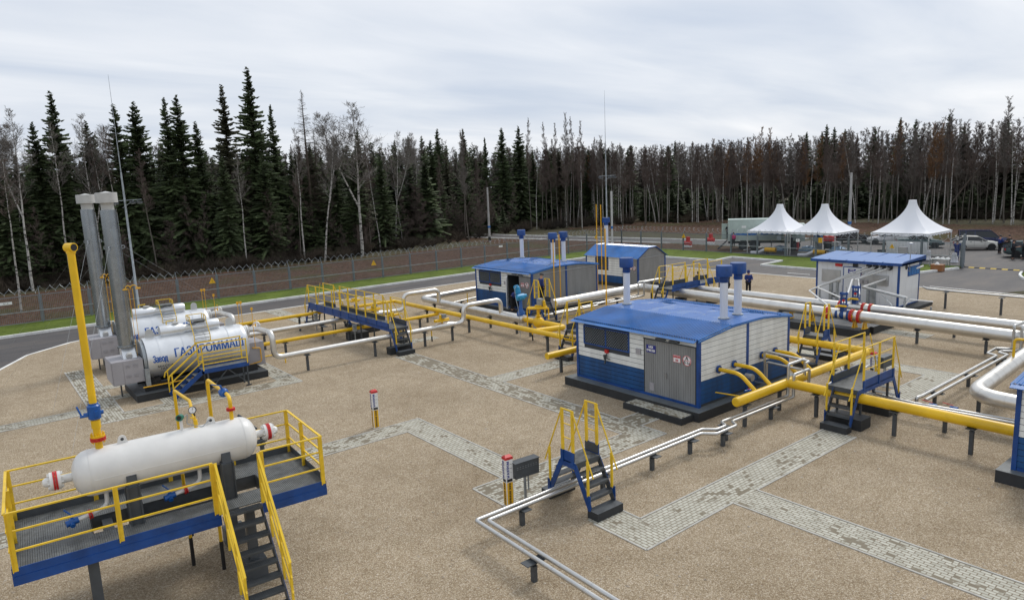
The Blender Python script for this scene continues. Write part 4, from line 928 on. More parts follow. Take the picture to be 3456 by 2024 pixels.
# ---------------------------------------------------------------- pipe supports
def support_mesh():
    s = MB().box(-.055,.055,-.055,.055,0,.93)
    return s
def support(x, y, zt, lab, wd=.4, rot=0):
    T = thing('pipe_support', lab, 'pipe support', (x, y, 0), 'grey posts carrying the pipes', rot)
    part('post', MB().box(-.055,.055,-.055,.055,0,zt-.13), 'grey_dark', T, local=True)
    m = MB().prism_y([(-.055,zt-.13),(.055,zt-.13),(wd*.42,zt-.02),(-wd*.42,zt-.02)],-.012,.012); m.box(-.06,.06,-.07,.07,zt-.13,zt-.115)
    m.box(-wd/2,wd/2,-.13,.13,zt-.02,zt); part('head', m, 'grey_dark', T, local=True)
S_ = [(10.5,13.34,.5,'under the front twin pipes beside the metal cable box',.55,90),(9.05,11.15,.5,'under the front twin pipes nearest the camera',.55,0),(9.0,8.3,.5,'under the front twin pipes at the bottom edge of the photo',.55,0),
 (13.5,13.34,.5,'under the front twin pipes just right of the near crossover',.55,90),(15.6,13.3,.5,'under the front twin pipes, second right of the near crossover',.55,90),(17.45,13.3,.5,'under the front twin pipes left of their kink',.55,90),(18.75,12.97,.5,'under the kink of the front twin pipes',.6,90),(19.25,13.2,.5,'behind the kink of the front twin pipes',.5,90),(22.1,13.28,.5,'under the front twin pipes before they rise',.55,90),
 (20.8,13.5,.84,'under the capped end of the yellow header',.4,90),(23.2,13.6,.84,'under the junction of header and thick yellow pipe',.4,90),(26.9,13.5,.84,'under the header behind the wide crossover',.4,90),
 (23.46,12.3,.86,'under the thick yellow pipe left of the wide crossover stair',.4,0),(23.46,9.6,.86,'under the thick yellow pipe right of the wide crossover',.4,0),(23.46,7.35,.86,'with the widest head, under the thick yellow pipe by the right edge',.45,0),
 (29.95,17.2,.86,'under the far yellow pipe at the narrow crossover',.45,0),(29.95,14.4,.86,'under the far yellow pipe where it meets the header',.4,0),(29.95,20.5,.86,'under the far yellow pipe by the main building corner',.4,0),
 (12.8,33.1,.80,'under the nearest silver pipe, closest to the boilers',.4,90),(16.55,33.1,.80,'under the nearest silver pipe left of the crossover stair',.4,90),(19.65,33.1,.80,'under the nearest silver pipe right of the crossover stair',.4,90),(21.5,33.1,.80,'under the nearest silver pipe before its arch',.4,90),
 (13.4,37.7,.60,'under the nearer yellow gas line, boiler end',.4,90),(17.3,37.8,.60,'under the nearer yellow gas line beside the dark block',.4,90),(22.1,37.7,.60,'under the nearer yellow gas line next to the collector',.4,90),
 (12.9,39.6,.85,'under the rear silver pipe, boiler end',.4,90),(16.4,39.6,.85,'with a long cross beam under the rear silver pipe',1.2,90),(20.9,39.6,.85,'under the rear silver pipe beyond the crossover',.4,90),
 (13.3,43.15,.90,'under the farther yellow gas line, boiler end',.4,90),(16.4,43.15,.90,'under the farther yellow gas line before the crossover',.4,90),
 (23.45,34.2,.81,'under the collector beside the arch of the nearest silver pipe',.35,0),(23.45,27.0,.81,'under the collector where the stair to the main building begins',.4,0),(21.2,23.5,.78,'under the capped yellow pipe left of the main building',.4,90),(23.45,39,.81,'under the collector behind the crossover',.35,0),
 (25.2,37.6,.73,'under the wide silver pipe, middle of its straight',.4,0),(25.3,41,.73,'under the wide silver pipe near its corner',.4,0),(25.15,34.3,.73,'under the wide silver pipe beside the open-door building',.4,0),(25.15,31.7,.68,'under the gear drive',.4,0),(25.2,30.5,.78,'under the big yellow valve',.35,0),(28.0,41.7,.5,'under the thin pipe by the left wall of the open-door building',.5,90),
 (31.5,33,.5,'under the thin pipe pair behind the main building, left one',.6,90),(35.2,33,.68,'under the wide silver pipe near its elbow',.5,90),(38.6,32.8,1.45,'under the top of the hoop of the thin pipe pair',.6,90),
 (37.3,21.9,.72,'under the nearer widest pipe behind the main building vents',.5,0),(37.05,14.3,.70,'under the nearer widest pipe right of the valve slab',.4,0),(36.95,11.25,.70,'under the nearer widest pipe before the thin risers',.4,0),(39.55,13.5,.72,'under the farther widest pipe',.4,0),
 (47.45,16.8,1.04,'under the thin pipe along the asphalt, nearest the white cabin',.4,0),(47.2,13.75,1.04,'under the thin pipe along the asphalt, middle one',.4,0),(46.95,10.8,1.04,'under the thin pipe along the asphalt, rightmost',.4,0),
 (30.9,9.93,.5,'under the thin pair right of the wide crossover, middle one',.6,90),(27.6,9.93,.5,'under the thin pair next to the red handled valves',.6,90),(34.2,9.93,.5,'under the thin pair before its kink',.6,90),(36.0,10.2,.5,'under the kink at the foot of the thin risers',.6,90),(33.8,8.75,.8,'under the far part of the large silver bend',.4,90),(27.6,8.5,.76,'under the large silver bend',.5,90),(24.9,8.6,.5,'behind the thick yellow pipe right of the wide crossover',.4,90)]
for x, y, zt, lab, wd, rt in S_: support(x, y, zt, 'dark grey post '+lab, wd, R(rt))
def ground_pin(x, y, z1, z0, lab):
    T = thing('drain_pipe', lab, 'pipe', (x,y,0)); part('upper', MB().cyl((x,y,z0),(x,y,z1),.035,10), 'yellow', T); part('lower', MB().cyl((x,y,0),(x,y,z0),.042,10), 'black', T)
ground_pin(20.6,33.9,.85,.3,'thin yellow pipe with a black foot below the nearest silver pipe'); ground_pin(24.6,29.6,.9,.35,'thin yellow pipe with a black foot below the big yellow valve')
ground_pin(28.3,41.3,1.1,.3,'thin yellow pipe with a black foot at the left wall of the open-door building')
# vent poles
def pole(x, y, top, r, lab, z0=0, hook=False):
    m = MB().cyl((x,y,z0),(x,y,top),r,8)
    if hook:
        m = MB().tube([(x,y,z0),(x,y,top)],r,8)
    single('vent_pole', m, 'orange_pipe', lab, 'pole')
pole(27.3, 26.4, 6.2, .04, 'tall thin yellow pole rising just behind the main building roof, left of its single vent')
pole(31.0,34.8,5.0,.035,'thin yellow pole against the grey end wall, left one'); pole(31.55,34.8,5.3,.035,'thin yellow pole against the grey end wall, right one')
pole(40.0,39.6,6.9,.035,'thin yellow pole behind the open-door building, taller left one'); pole(40.5,39.6,6.85,.035,'thin yellow pole behind the open-door building, right one')
# dark blocks and meters near the long crossover
T = thing('meter_foundation', 'dark grey block under the yellow line beside the long crossover', 'foundation', (17.8,37.9,0))
part('block', MB().box(17.3,18.4,37.45,38.3,0,.46), 'plinth', T); part('block_top', MB().box(17.295,18.405,37.445,38.305,.46,.47), 'grey_dark', T)
T = thing('meter_foundation', 'dark block half hidden below the middle of the long crossover', 'foundation', (19.0,39.5,0))
part('block', MB().box(18.9,20.0,39.1,40.2,0,.46), 'plinth', T)
for i, (x, y) in enumerate(((17.25,36.9),(17.25,39.9),(17.25,42.5))):
    T = thing('gas_meter_post', 'grey instrument post before the long crossover, '+('nearest the stair' if i == 0 else 'in the middle' if i == 1 else 'at its far end'), 'instrument', (x,y,0), 'instrument posts before the long crossover')
    part('post', MB().bar((x,y,0),(x,y,.75),.05), 'galv', T); part('transmitter', MB().box(x-.09,x+.09,y-.09,y+.09,.72,1.0).cyl((x-.12,y,1.05),(x+.12,y,1.05),.07,10), 'galv', T)
# cable trays of the white cabin
tr = thing('cable_tray', 'steel conduits fanning down from the four wall ports of the white cabin', 'cable tray', (43.5,22.8,0))
part('post', MB().box(43.5,43.58,22.8,22.88,0,1.35), 'galv', tr)
for i, y in enumerate((20.45,20.03,19.58,19.16)):
    part('conduit', MB().tube([(44.85,y,2.66),(43.45,22.75-.06*i,1.42),(42.0,22.73,1.28)] if i < 2 else [(44.85,y,2.66),(43.9,20.9-.1*i,1.95),(43.55,20.6,1.95)],.052,8,.05), 'cap_grey', tr)
part('conduit', MB().tube([(42.9,22.8,1.3),(42.0,22.73,1.28),(38.2,19.6,1.25),(37.5,19.2,1.1)],.052,8,.05), 'white_paint', tr)
part('conduit', MB().tube([(42.9,22.6,1.36),(40.2,19.6,1.3)],.05,8), 'white_paint', tr)
part('conduit', MB().tube([(43.7,20.8,1.95),(43.5,20.75,1.95),(38.3,18.5,1.9)],.05,8), 'white_paint', tr); part('conduit', MB().tube([(43.8,20.5,1.95),(40.6,18.9,1.6)],.045,8), 'white_paint', tr)
tr = thing('cable_tray', 'bent galvanised cable tray from the right end of the white cabin to a post', 'cable tray', (43.2,16.0,0))
part('post', MB().box(43.17,43.25,15.98,16.06,0,.8), 'galv', tr)
part('tray', MB().bar((48.0,18.5,2.45),(43.4,20.0,1.55),.16,.06).bar((43.4,20.0,1.55),(40.6,16.4,1.62),.16,.06).bar((40.6,16.4,1.0),(40.6,16.4,1.62),.08), 'galv', tr)
part('conduit', MB().tube([(48.0,18.4,2.52),(43.3,19.95,1.62),(40.6,16.3,1.68)],.05,8).tube([(40.4,14.9,1.62),(40.5,16.1,1.6),(40.5,16.3,1.3)],.03,8), 'white_paint', tr)
part('cable', MB().tube([(41.8,18.2,1.5),(41.2,17.2,.95),(40.0,17.2,1.25)],.014,6,.5), 'galv', tr)
# ================================================================ crossovers (stepped bridges)
def stair(T, x, dr, y0, y1, zt=1.36, post_in=False, idx=0):
    """flight from the deck edge at local x, going in direction dr (+1/-1), between y0 and y1 (local)"""
    xe = x+dr*.52
    m = MB()
    for y in (y0+.02, y1-.02): m.bar((x-dr*.02, y, zt-.06), (xe, y, .25), .012, .15)
    n = 3
    for i in range(n):
        t_ = (i+1)/(n+1); z = zt+(.23-zt)*t_; xx = x+(xe-x)*t_
        m.box(xx-.11, xx+.13, y0+.03, y1-.03, z-.012, z); m.box(xx+dr*.12-.005, xx+dr*.12+.005, y0+.03, y1-.03, z-.07, z-.012)
    s = part('stairs', m, 'grey_dark', T, local=True)
    for y, o in ((y0, -1), (y1, 1)):
        b = MB().bar((x-dr*.02, y+o*.004, zt-.06), (xe, y+o*.004, .25), .012, .16)
        b.box(xe-.05, xe+.04, y+o*.02-.012, y+o*.02+.012, .2, .62)
        part('stringer', b, 'blue', T, s, local=True)
    a, c = min(xe-dr*.06, xe+dr*.32), max(xe-dr*.06, xe+dr*.32)
    part('foot_block', MB().box(a, c, y0-.03, y1+.03, 0, .225), 'plinth', T, local=True); part('foot_slab', MB().box(a-.003, c+.003, y0-.033, y1+.033, .225, .23), 'grey_dark', T, local=True)
def handrail(T, x, dr, y, off, zt=2.8, x_top=None):
    xt = x if x_top is None else x_top; m = MB(); xf = x+dr*.52
    m.box(xf-.035, xf+.035, y+off-.02, y+off+.02, .58, 1.56)
    m.cyl((xt, y+off*.5, zt-.01), (xf+dr*.2, y+off, 1.14), .021, 8)
    part('handrail', m, 'yellow_rail', T, local=True)
def railing(T, xs, y, zd=1.36, zt=2.8, toe=True, side=1):
    m = MB()
    for x in xs: m.box(x-.04, x+.04, y-.018, y+.018, zd+.28, zt).box(x-.044, x-.030, y-.03, y+.03, zd+.27, zt-.004)
    m.cyl((xs[0]-.03, y, zt), (xs[-1]+.03, y, zt), .022, 8)
    for z in (zt-.40, zt-.79): m.bar((xs[0], y, z), (xs[-1], y, z), .02, .022)
    part('railing', m, 'yellow_rail', T, local=True)
    if toe:
        b = MB().box(xs[0]-.05, xs[-1]+.05, y+side*.012-.008, y+side*.012+.008, zd-.02, zd+.29)
        for x in xs: b.box(x-.05, x+.05, y+side*.03-.012, y+side*.03+.012, zd-.05, zd+.29)
        part('toe_board', b, 'blue', T, local=True)
        part('toe_lining', MB().box(xs[0]-.05, xs[-1]+.05, y-side*.012-.004, y-side*.012+.004, zd+.03, zd+.28), 'grey_dark', T, local=True)
def deck(T, x0, x1, y0, y1, z=1.36):
    m = MB(); n = max(2, int((y1-y0)/.05)); x = x0
    for i in range(n): m.box(x0, x1, y0+(y1-y0)*i/n+.006, y0+(y1-y0)*(i+1)/n-.006, z-.03, z)
    m.box(x0, x1, y0, y1, z-.035, z-.03); d = part('deck', m, 'grey_deck', T, local=True)
    part('deck_edge', MB().box(x0-.012, x0, y0, y1, z-.16, z+.002), 'grey_dark', T, d, local=True); part('deck_edge', MB().box(x1, x1+.012, y0, y1, z-.16, z+.002), 'grey_dark', T, d, local=True)
    part('deck_beam', MB().box(x0, x1, y0-.02, y0-.005, z-.17, z+.01), 'blue', T, d, local=True); part('deck_beam', MB().box(x0, x1, y1+.005, y1+.02, z-.17, z+.01), 'blue', T, d, local=True)
def stile(cx, cy, rot, L, W, lab, W2=None, legs=False, xs=None, ext=0):
    """short crossover; travel along local x, posts at +-L"""
    T = thing('crossover_steps', lab, 'crossover', (cx, cy, 0), None, R(rot)); h = W/2
    deck(T, -L-.1-ext, L+.1, -h, h)
    for sg in (-1, 1):
        railing(T, xs or [-L, L], sg*h, side=sg)
        for dr in (-1, 1): handrail(T, dr*(L+.03+(ext if dr < 0 else 0)), dr, sg*h if sg < 0 or not W2 else -h+W2, sg*.0, x_top=dr*L)
    y0, y1 = (-h, h) if not W2 else (-h, -h+W2)
    for dr in (-1, 1): stair(T, dr*(L+.08+(ext if dr < 0 else 0)), dr, y0, y1)
    if legs:
        for x in (-L+.1, L-.1):
            for y in (-h+.12, h-.12): part('leg', MB().cyl((x, y, .38 if legs == 2 else 0), (x, y, 1.2), .045, 12), 'grey_dark', T, local=True)
    return T
stile(12.5, 13.2, 90, .2, .9, 'nearest yellow and blue crossover steps, narrow, over the front twin pipes')
# wide one over the thick yellow pipe
T = stile(24.72, 11.25, 0, 1.12, 1.06, 'wide crossover platform with long yellow railings over the thick yellow pipe', W2=.86, legs=2, xs=[-1.12, 0, 1.12], ext=.27)
def footing(x0, x1, y0, y1, h, lab):
    T = thing('concrete_footing', lab, 'footing', ((x0+x1)/2, (y0+y1)/2, 0)); part('block', MB().box(x0,x1,y0,y1,0,h), 'plinth', T); part('block_top', MB().box(x0-.003,x1+.003,y0-.003,y1+.003,h,h+.008), 'grey_dark', T)
footing(23.05, 23.75, 10.5, 11.75, .38, 'dark footing block under the front legs of the wide crossover'); footing(25.15, 26.3, 10.5, 12.0, .30, 'dark footing block behind the thick yellow pipe under the wide crossover')
stile(30.33, 16.0, 0, .2, .9, 'narrow crossover steps over the far yellow pipe, near the blue gate valve')
footing(31.9, 32.5, 15.7, 16.75, .25, 'dark footing block behind the narrow crossover of the far yellow pipe')
stile(28.2, 32.85, 90, .2, .9, 'narrow crossover steps on which a man in a black cap stands')
T = stile(24.05, 25.15, 0, .42, .92, 'crossover steps partly hidden behind the left corner of the main building roof')
T = None
# long bridge on the left
def long_bridge(cx, cy, rot, nx, lab, left, right, W, legs, side_stairs, end_stairs):
    T = thing('crossover_bridge', lab, 'crossover', (cx, cy, 0), None, R(rot)); h = W/2
    deck(T, nx[0], nx[1], -h, h)
    for xs in left: railing(T, xs, h, side=1)
    for xs in right: railing(T, xs, -h, side=-1)
    for dr in end_stairs:
        x = nx[1] if dr > 0 else nx[0]
        stair(T, x, dr, h-.9 if True else -h, h)
        for y in (h, h-.9): handrail(T, x, dr, y, 0, x_top=x-dr*.12)
    for (x, sg) in side_stairs:      # flights leaving sideways
        S = MB(); w2 = .42; yb = sg*h
        for dx in (-w2, w2): S.bar((x+dx, yb, 1.30), (x+dx, yb+sg*.62, .2), .012, .15)
        for i in range(3): 
            t_ = (i+1)/4; zz = 1.36-1.13*t_; yy = yb+sg*.62*t_; S.box(x-w2+.01, x+w2-.01, min(yy, yy+sg*.2), max(yy, yy+sg*.2), zz-.05, zz)
        s = part('stairs', S, 'grey_dark', T, local=True)
        for dx in (-w2-.03, w2+.03):
            H = MB(); H.box(x+dx-.018, x+dx+.018, min(yb+sg*.5,yb+sg*.57), max(yb+sg*.5,yb+sg*.57), .5, 1.62); H.cyl((x+dx, yb, 2.8), (x+dx, yb+sg*.74, 1.12), .021, 8)
            part('handrail', H, 'yellow_rail', T, local=True)
        for dx in (-w2-.01, w2+.01): part('stringer', MB().bar((x+dx, yb, 1.30), (x+dx, yb+sg*.62, .2), .012, .16), 'blue', T, s, local=True)
        part('foot_block', MB().box(x-w2-.03, x+w2+.03, min(yb+sg*.55,yb+sg*.95), max(yb+sg*.55,yb+sg*.95), 0, .2), 'plinth', T, local=True)
    for x in legs:
        for y in (-h+.12, h-.12): part('leg', MB().cyl((x, y, 0), (x, y, 1.2), .045, 12), 'grey_dark', T, local=True)
    return T
# travel along world Y: local x -> world +Y (rot 90), local +y -> world -X
lb = long_bridge(18.02, 38.6, 90, (-5.65, 5.6), 'long blue and yellow crossover bridge spanning the four boiler lines',
    [[-5.4, -4.05, -2.75, -1.6, -.5, .6, 1.7, 2.9, 4.15, 5.4]], [[-5.4, -3.85], [-2.95, -1.8, -.65, .5, 1.65, 2.85], [3.75, 5.4]], 1.06, (-5.3, -1.8, 1.8, 5.3),
    [(-3.4, -1), (3.3, -1)], (-1, 1))
footing(17.25, 18.6, 32.7, 33.15, .38, 'dark footing under the front legs of the long crossover bridge, between stair and pipe')
long_bridge(39.85, 30.27, 0, (-2.9, 2.95), 'crossover bridge with yellow rails over the widest silver pipes, near the far cabin',
    [[-2.7, -1.3, .1], [1.1, 2.7]], [[-2.75, -1.35, .1], [1.1, 2.7]], 1.2, (-2.6, 0, 2.6), [(.6, -1), (.6, 1)], (-1,))
# ================================================================ boilers
def on_cyl(vs, cy, cz, r, x0, ang0):
    """wrap flat lettering round a cylinder whose axis runs along x; ang0: centre angle above horizontal on the -y side"""
    out = []
    for p in vs:
        a = ang0+p[1]/r; out.append((x0+p[0], cy-r*math.cos(a), cz+r*math.sin(a)))
    return out
def boiler(yc, label, walk):
    T = thing('gas_heater', label, 'boiler', (7.9, yc, 0)); zc, r = 1.62, .94
    part('foundation', MB().box(5.15,10.92,yc-1.45,yc+1.45,0,.31), 'plinth', T)
    part('foundation_top', MB().box(5.145,10.925,yc-1.455,yc+1.455,.31,.32), 'grey_dark', T)
    part('skid', MB().box(5.6,10.6,yc-.95,yc-.8,.32,.62).box(5.6,10.6,yc+.8,yc+.95,.32,.62).box(6.1,6.3,yc-.8,yc+.8,.32,.8).box(9.2,9.4,yc-.8,yc+.8,.32,.8), 'black', T)
    part('tank', MB().lathe((5.82,yc,zc),(1,0,0),[(0,r*.86),(.02,r*.9),(.03,r),(4.28,r),(4.4,r*.985),(4.5,r*.93),(4.56,r*.8),(4.6,0)],44).seams([(5.9,yc,zc),(10.0,yc,zc)], r, 1.02, .02, 44), 'alu_tank', T)
    part('end_cover', MB().cyl((5.70,yc,zc),(5.82,yc,zc),r*.93,36), 'galv', T)
    for x in (6.2, 9.75):
        n = 12; lug = MB().prism_y([(x-.18,2.5),(x+.18,2.5)]+[(x+.16*math.cos(math.pi*i/n),2.78+.16*math.sin(math.pi*i/n)) for i in range(n+1)], yc-.02, yc+.02)
        for s in (-1, 1): lug.cyl((x,yc+s*.0195,2.80),(x,yc+s*.022,2.80),.05,12)
        part('lifting_lug', lug, 'cap_grey', T)
    d = part('drum', MB().lathe((6.62,yc,2.74),(1,0,0),[(0,.20),(.01,.27),(.95,.275),(1.1,.20),(1.5,.20),(1.6,.27),(2.55,.27),(2.62,.235),(2.65,0)],26), 'alu_tank', T)
    part('filler_cap', MB().lathe((7.35,yc,2.95),(0,0,1),[(0,.11),(.10,.11),(.10,.16),(.13,.16)],16), 'cap_grey', T, d)
    # walking frame over the drum
    h = MB()
    for x in (7.92, 8.62):
        h.tube([(x,yc-.78,1.3),(x,yc-.78,2.4),(x,yc-.35,3.02),(x,yc-.3,3.28),(x,yc+.35,3.28)],.02,6,.1)
    for z in (1.75,2.0,2.25,2.5): pass
    h.tube([(7.92,yc-.3,3.28),(7.92,yc+.35,3.28),(8.62,yc+.35,3.28),(8.62,yc-.3,3.28)],.02,6,.05)
    h.bar((7.92,yc+.0,3.05),(7.92,yc+.0,3.28),.03).bar((8.62,yc,3.05),(8.62,yc,3.28),.03).bar((7.92,yc+.35,3.05),(7.92,yc+.35,3.28),.03).bar((8.62,yc+.35,3.05),(8.62,yc+.35,3.28),.03)
    h.tube([(7.0,yc+.2,2.8),(7.0,yc+.2,3.15),(7.35,yc+.2,3.15)],.025,6,.05)
    L = part('ladder', h, 'yellow_rail', T); rg = MB()
    for i in range(7):
        z = 1.5+i*.16; rg.bar((7.92,yc-.78,z),(8.62,yc-.78,z),.03,.02)
    for i in range(3): rg.bar((7.92,yc-.68+i*.12,2.55+i*.17),(8.62,yc-.68+i*.12,2.55+i*.17),.03,.02)
    rg.box(7.9,8.64,yc-.3,yc+.35,3.02,3.05); part('rungs', rg, 'grey_deck', T, L)
    # left burner cabinet, chimney
    cb = part('burner_cabinet', MB().box(4.42,5.66,yc-.85,yc+.85,.78,1.82), 'box_grey', T)
    part('cabinet_door', MB().box(4.44,4.85,yc-.868,yc-.852,.82,1.78).box(4.87,5.64,yc-.868,yc-.852,.82,1.78).box(4.402,4.418,yc-.8,yc+.8,.82,1.78), 'box_grey', T, cb)
    for zz in (1.5,1.05):
        for xx in (4.95,5.25):
            lv = MB().box(xx,xx+.18,yc-.872,yc-.868,zz,zz+.134)
            for i in range(5): lv.box(xx,xx+.18,yc-.885,yc-.872,zz+i*.03,zz+i*.03+.014)
            part('louvre', lv, 'box_grey', T, cb)
    part('leg', MB().box(4.8,4.86,yc+.2,yc+.26,0,.78), 'grey_dark', T, cb)
    hood = MB().prism_x([(yc-.42,1.82),(yc+.45,1.82),(yc+.38,2.28),(yc-.05,2.28)], 4.98, 5.52); part('flue_base', hood, 'alu_tank', T)
    part('hatch', MB().cyl((5.22,yc-.32,1.98),(5.22,yc-.46,1.92),.13,18), 'cap_grey', T)
    sx, sy = 5.24, yc+.12
    st = part('chimney', MB().cyl((sx,sy,2.3),(sx,sy,8.40),.315,32).cyl((sx,sy,2.28),(sx,sy,2.34),.39,28).seams([(sx,sy,2.3),(sx,sy,8.2)],.315,1.0,.015,32).cyl((sx+.33,sy,2.4),(sx+.33,sy,8.2),.012,6), 'alu_stack', T)
    part('chimney_cap', MB().lathe((sx,sy,8.32),(0,0,1),[(0,.255),(.38,.255),(.39,.27),(.395,.435),(.82,.435),(.83,.41),(.835,.22),(.89,.02)],32), 'cap_grey', T, st)
    e = MB()
    for ax, ay in ((1,.2),(-.5,-.9),(-.6,.8)):
        n = Vector((ax,ay,0)).normalized(); c = Vector((sx,sy,6.75))+n*.42
        P = [c+n*.07*math.cos(a)+Vector((0,0,.07*math.sin(a))) for a in [i*math.pi/6 for i in range(13)]]
        e.tube(P,.018,6); e.bar(c-n*.1,c-n*.06,.04)
        G_ = {0:(14.5,sy+6,0),1:(sx-3.2,sy-7,0),2:(sx-4.5,sy+7,0)}[[(1,.2),(-.5,-.9),(-.6,.8)].index((ax,ay))]
        e.cyl(c+n*.06, G_, .0035, 4)
    part('guy_wire', e, 'galv', T, st)
    l = MB()
    for dx in (.45,.60): l.bar((sx+dx-.1,sy-.28,1.85),(sx+dx-.1,sy-.28,4.9),.02)
    for dx in (-.22,.30): l.tube([(sx+.42,sy-.28,4.85),(sx+.42,sy-.28,5.0),(sx+.42+dx*.6,sy-.28,5.06),(sx+.42+dx,sy-.28,4.9)],.022,6,.08).cyl((sx+.42+dx-.1,sy-.28,4.88),(sx+.42+dx+.1,sy-.28,4.88),.035,8)
    part('vent_pipes', l, 'orange_pipe', T, st)
    # right cabinet
    cb = part('control_cabinet', MB().box(10.15,11.18,yc-.42,yc+.9,.42,1.58), 'box_grey', T)
    part('cabinet_door', MB().box(10.18,11.15,yc-.438,yc-.422,.46,1.54), 'box_grey', T, cb)
    part('gas_pipe', MB().tube([(10.6,yc-.44,1.35),(10.6,yc-.55,1.35),(10.95,yc-.55,1.3),(10.95,yc-.55,.62),(10.0,yc-.55,.5),(7.0,yc-1.1,.55),(5.5,yc-1.1,.55)],.028,8,.1), 'orange_pipe', T)
    nz = part('nozzle', MB().cyl((10.2,yc,2.15),(10.65,yc,2.2),.15,18).cyl((10.42,yc,2.17),(10.50,yc,2.18),.25,22).cyl((10.52,yc,2.18),(10.60,yc,2.19),.25,22), 'white_paint', T)
    bl = MB()
    for i in range(14):
        a = 2*math.pi*i/14; bl.cyl((10.38,yc+.21*math.cos(a),2.17+.21*math.sin(a)),(10.64,yc+.21*math.cos(a),2.18+.21*math.sin(a)),.014,6)
    part('bolts', bl, 'bare_steel', T, nz)
    bf = part('branch_flange', MB().cyl((10.75,yc,2.2),(11.15,yc+.35,2.28),.11,14).cyl((11.15,yc+.35,2.28),(11.19,yc+.39,2.29),.2,20), 'white_paint', T)
    part('valve_handle', MB().bar((10.8,yc+.05,2.3),(11.0,yc+.0,2.42),.03).cyl((11.0,yc,2.3),(11.0,yc,2.42),.04,8).cyl((11.0,yc,2.42),(11.0,yc,2.6),.012,6).sphere((11.0,yc,2.62),.035,8,6), 'orange_pipe', T)
    yv_ = MB()
    for x in (10.3,10.45): yv_.bar((x,yc+.2,2.3),(x,yc+.2,3.55),.02)
    yv_.box(10.24,10.36,yc+.17,yc+.23,3.5,3.62).box(10.4,10.5,yc+.17,yc+.23,3.5,3.62)
    yv_.bar((10.75,yc-.45,1.3),(10.75,yc-.45,3.3),.022).box(10.7,10.8,yc-.48,yc-.42,3.22,3.34)
    part('vent_pipes', yv_, 'orange_pipe', T)
    # lettering
    for s, size, x, ang, wd_, mt in (('Завод', .44, 6.36, .05, .60, 'text_blue'), ('ГАЗПРОММАШ', .56, 8.52, .20, 3.05, 'text_blue')):
        vs, fs = text2d(s, size, 8); sx_ = wd_/(max(p.x for p in vs)-min(p.x for p in vs))
        m = MB(); vv = [(p.x*sx_, p.y) for p in vs]; m.add(on_cyl(vv, yc, zc, r*1.013, x, ang), fs); [m.add(on_cyl([(a+dx, b+dy) for a, b in vv], yc, zc, r*(1.0135+.0004*q), x, ang), fs) for q, (dx, dy) in enumerate(((.012,0),(-.012,0)))]
        part('lettering', m, mt, T)
    for s, a0 in (('МАССА', -.32), ('10,5 т', -.46)):
        vs, fs = text2d(s, .14, 3); m = MB(); m.add(on_cyl([(p.x*1.3, p.y) for p in vs], yc, zc, r*1.013, 6.55, a0), fs); part('lettering', m, 'text_black', T)
    pt = MB().box(5.66,5.85,yc-1.0,yc-.9,.5,1.35); part('mounting_plate', pt, 'galv', T); return T
BO = boiler(34.9, 'front silver boiler with blue writing, tall chimney and a yellow railed inspection platform before it', True)
BO = boiler(41.65, 'rear silver boiler with tall chimney, mostly hidden behind the front one', False)
BO.location.x += .08
# inspection platform before the front boiler
T = thing('inspection_platform', 'blue platform with yellow railings and a short stair at the front boiler', 'platform', (8.3,33.0,0))
part('deck', MB().box(7.75,9.75,32.55,33.3,1.08,1.11), 'grey_deck', T)
part('deck_beam', MB().box(7.7,9.78,32.52,32.55,.96,1.16).box(7.7,9.78,33.3,33.33,.96,1.16), 'blue', T)
st = part('stringer', MB().bar((7.75,32.53,1.08),(6.45,32.53,.12),.02,.2), 'blue', T); part('stringer', MB().bar((7.75,33.31,1.08),(6.45,33.31,.12),.02,.2), 'blue', T)
m = MB()
for i in range(4):
    x = 7.55-i*.27; m.box(x-.13,x+.13,32.55,33.3,.87-i*.2,.90-i*.2)
part('treads', m, 'grey_deck', T)
for x in (7.95,9.7):
    m = MB(); m.bar((x,32.6,0),(x,32.6,1.0),.06).bar((x,33.25,0),(x,33.25,1.0),.06).bar((x-.12,32.6,.03),(x+.12,32.6,.03),.05).bar((x,32.6,.5),(x,33.25,.5),.03); part('leg_frame', m, 'grey_dark', T)
m = MB().bar((7.98,32.58,.15),(8.82,32.58,.98),.04).bar((9.68,32.58,.15),(8.82,32.58,.98),.04); part('brace', m, 'grey_dark', T)
for y in (32.52, 33.33):
    m = MB()
    for x in (7.78, 9.72): m.bar((x,y,1.1),(x,y,2.25),.045)
    m.bar((7.7,y,2.25),(9.75,y,2.25),.05); m.bar((7.78,y,1.72),(9.72,y,1.72),.04).bar((7.78,y,1.38),(9.72,y,1.38),.035)
    m.bar((7.78,y,2.25),(6.35,y,1.15),.045).bar((7.78,y,1.9),(6.42,y,.85),.035).bar((7.78,y,1.55),(6.45,y,.55),.035).bar((6.45,y,.15),(6.45,y,1.2),.045).bar((6.3,y,.95),(6.35,y,1.15),.045)
    part('railing', m, 'yellow_rail', T)

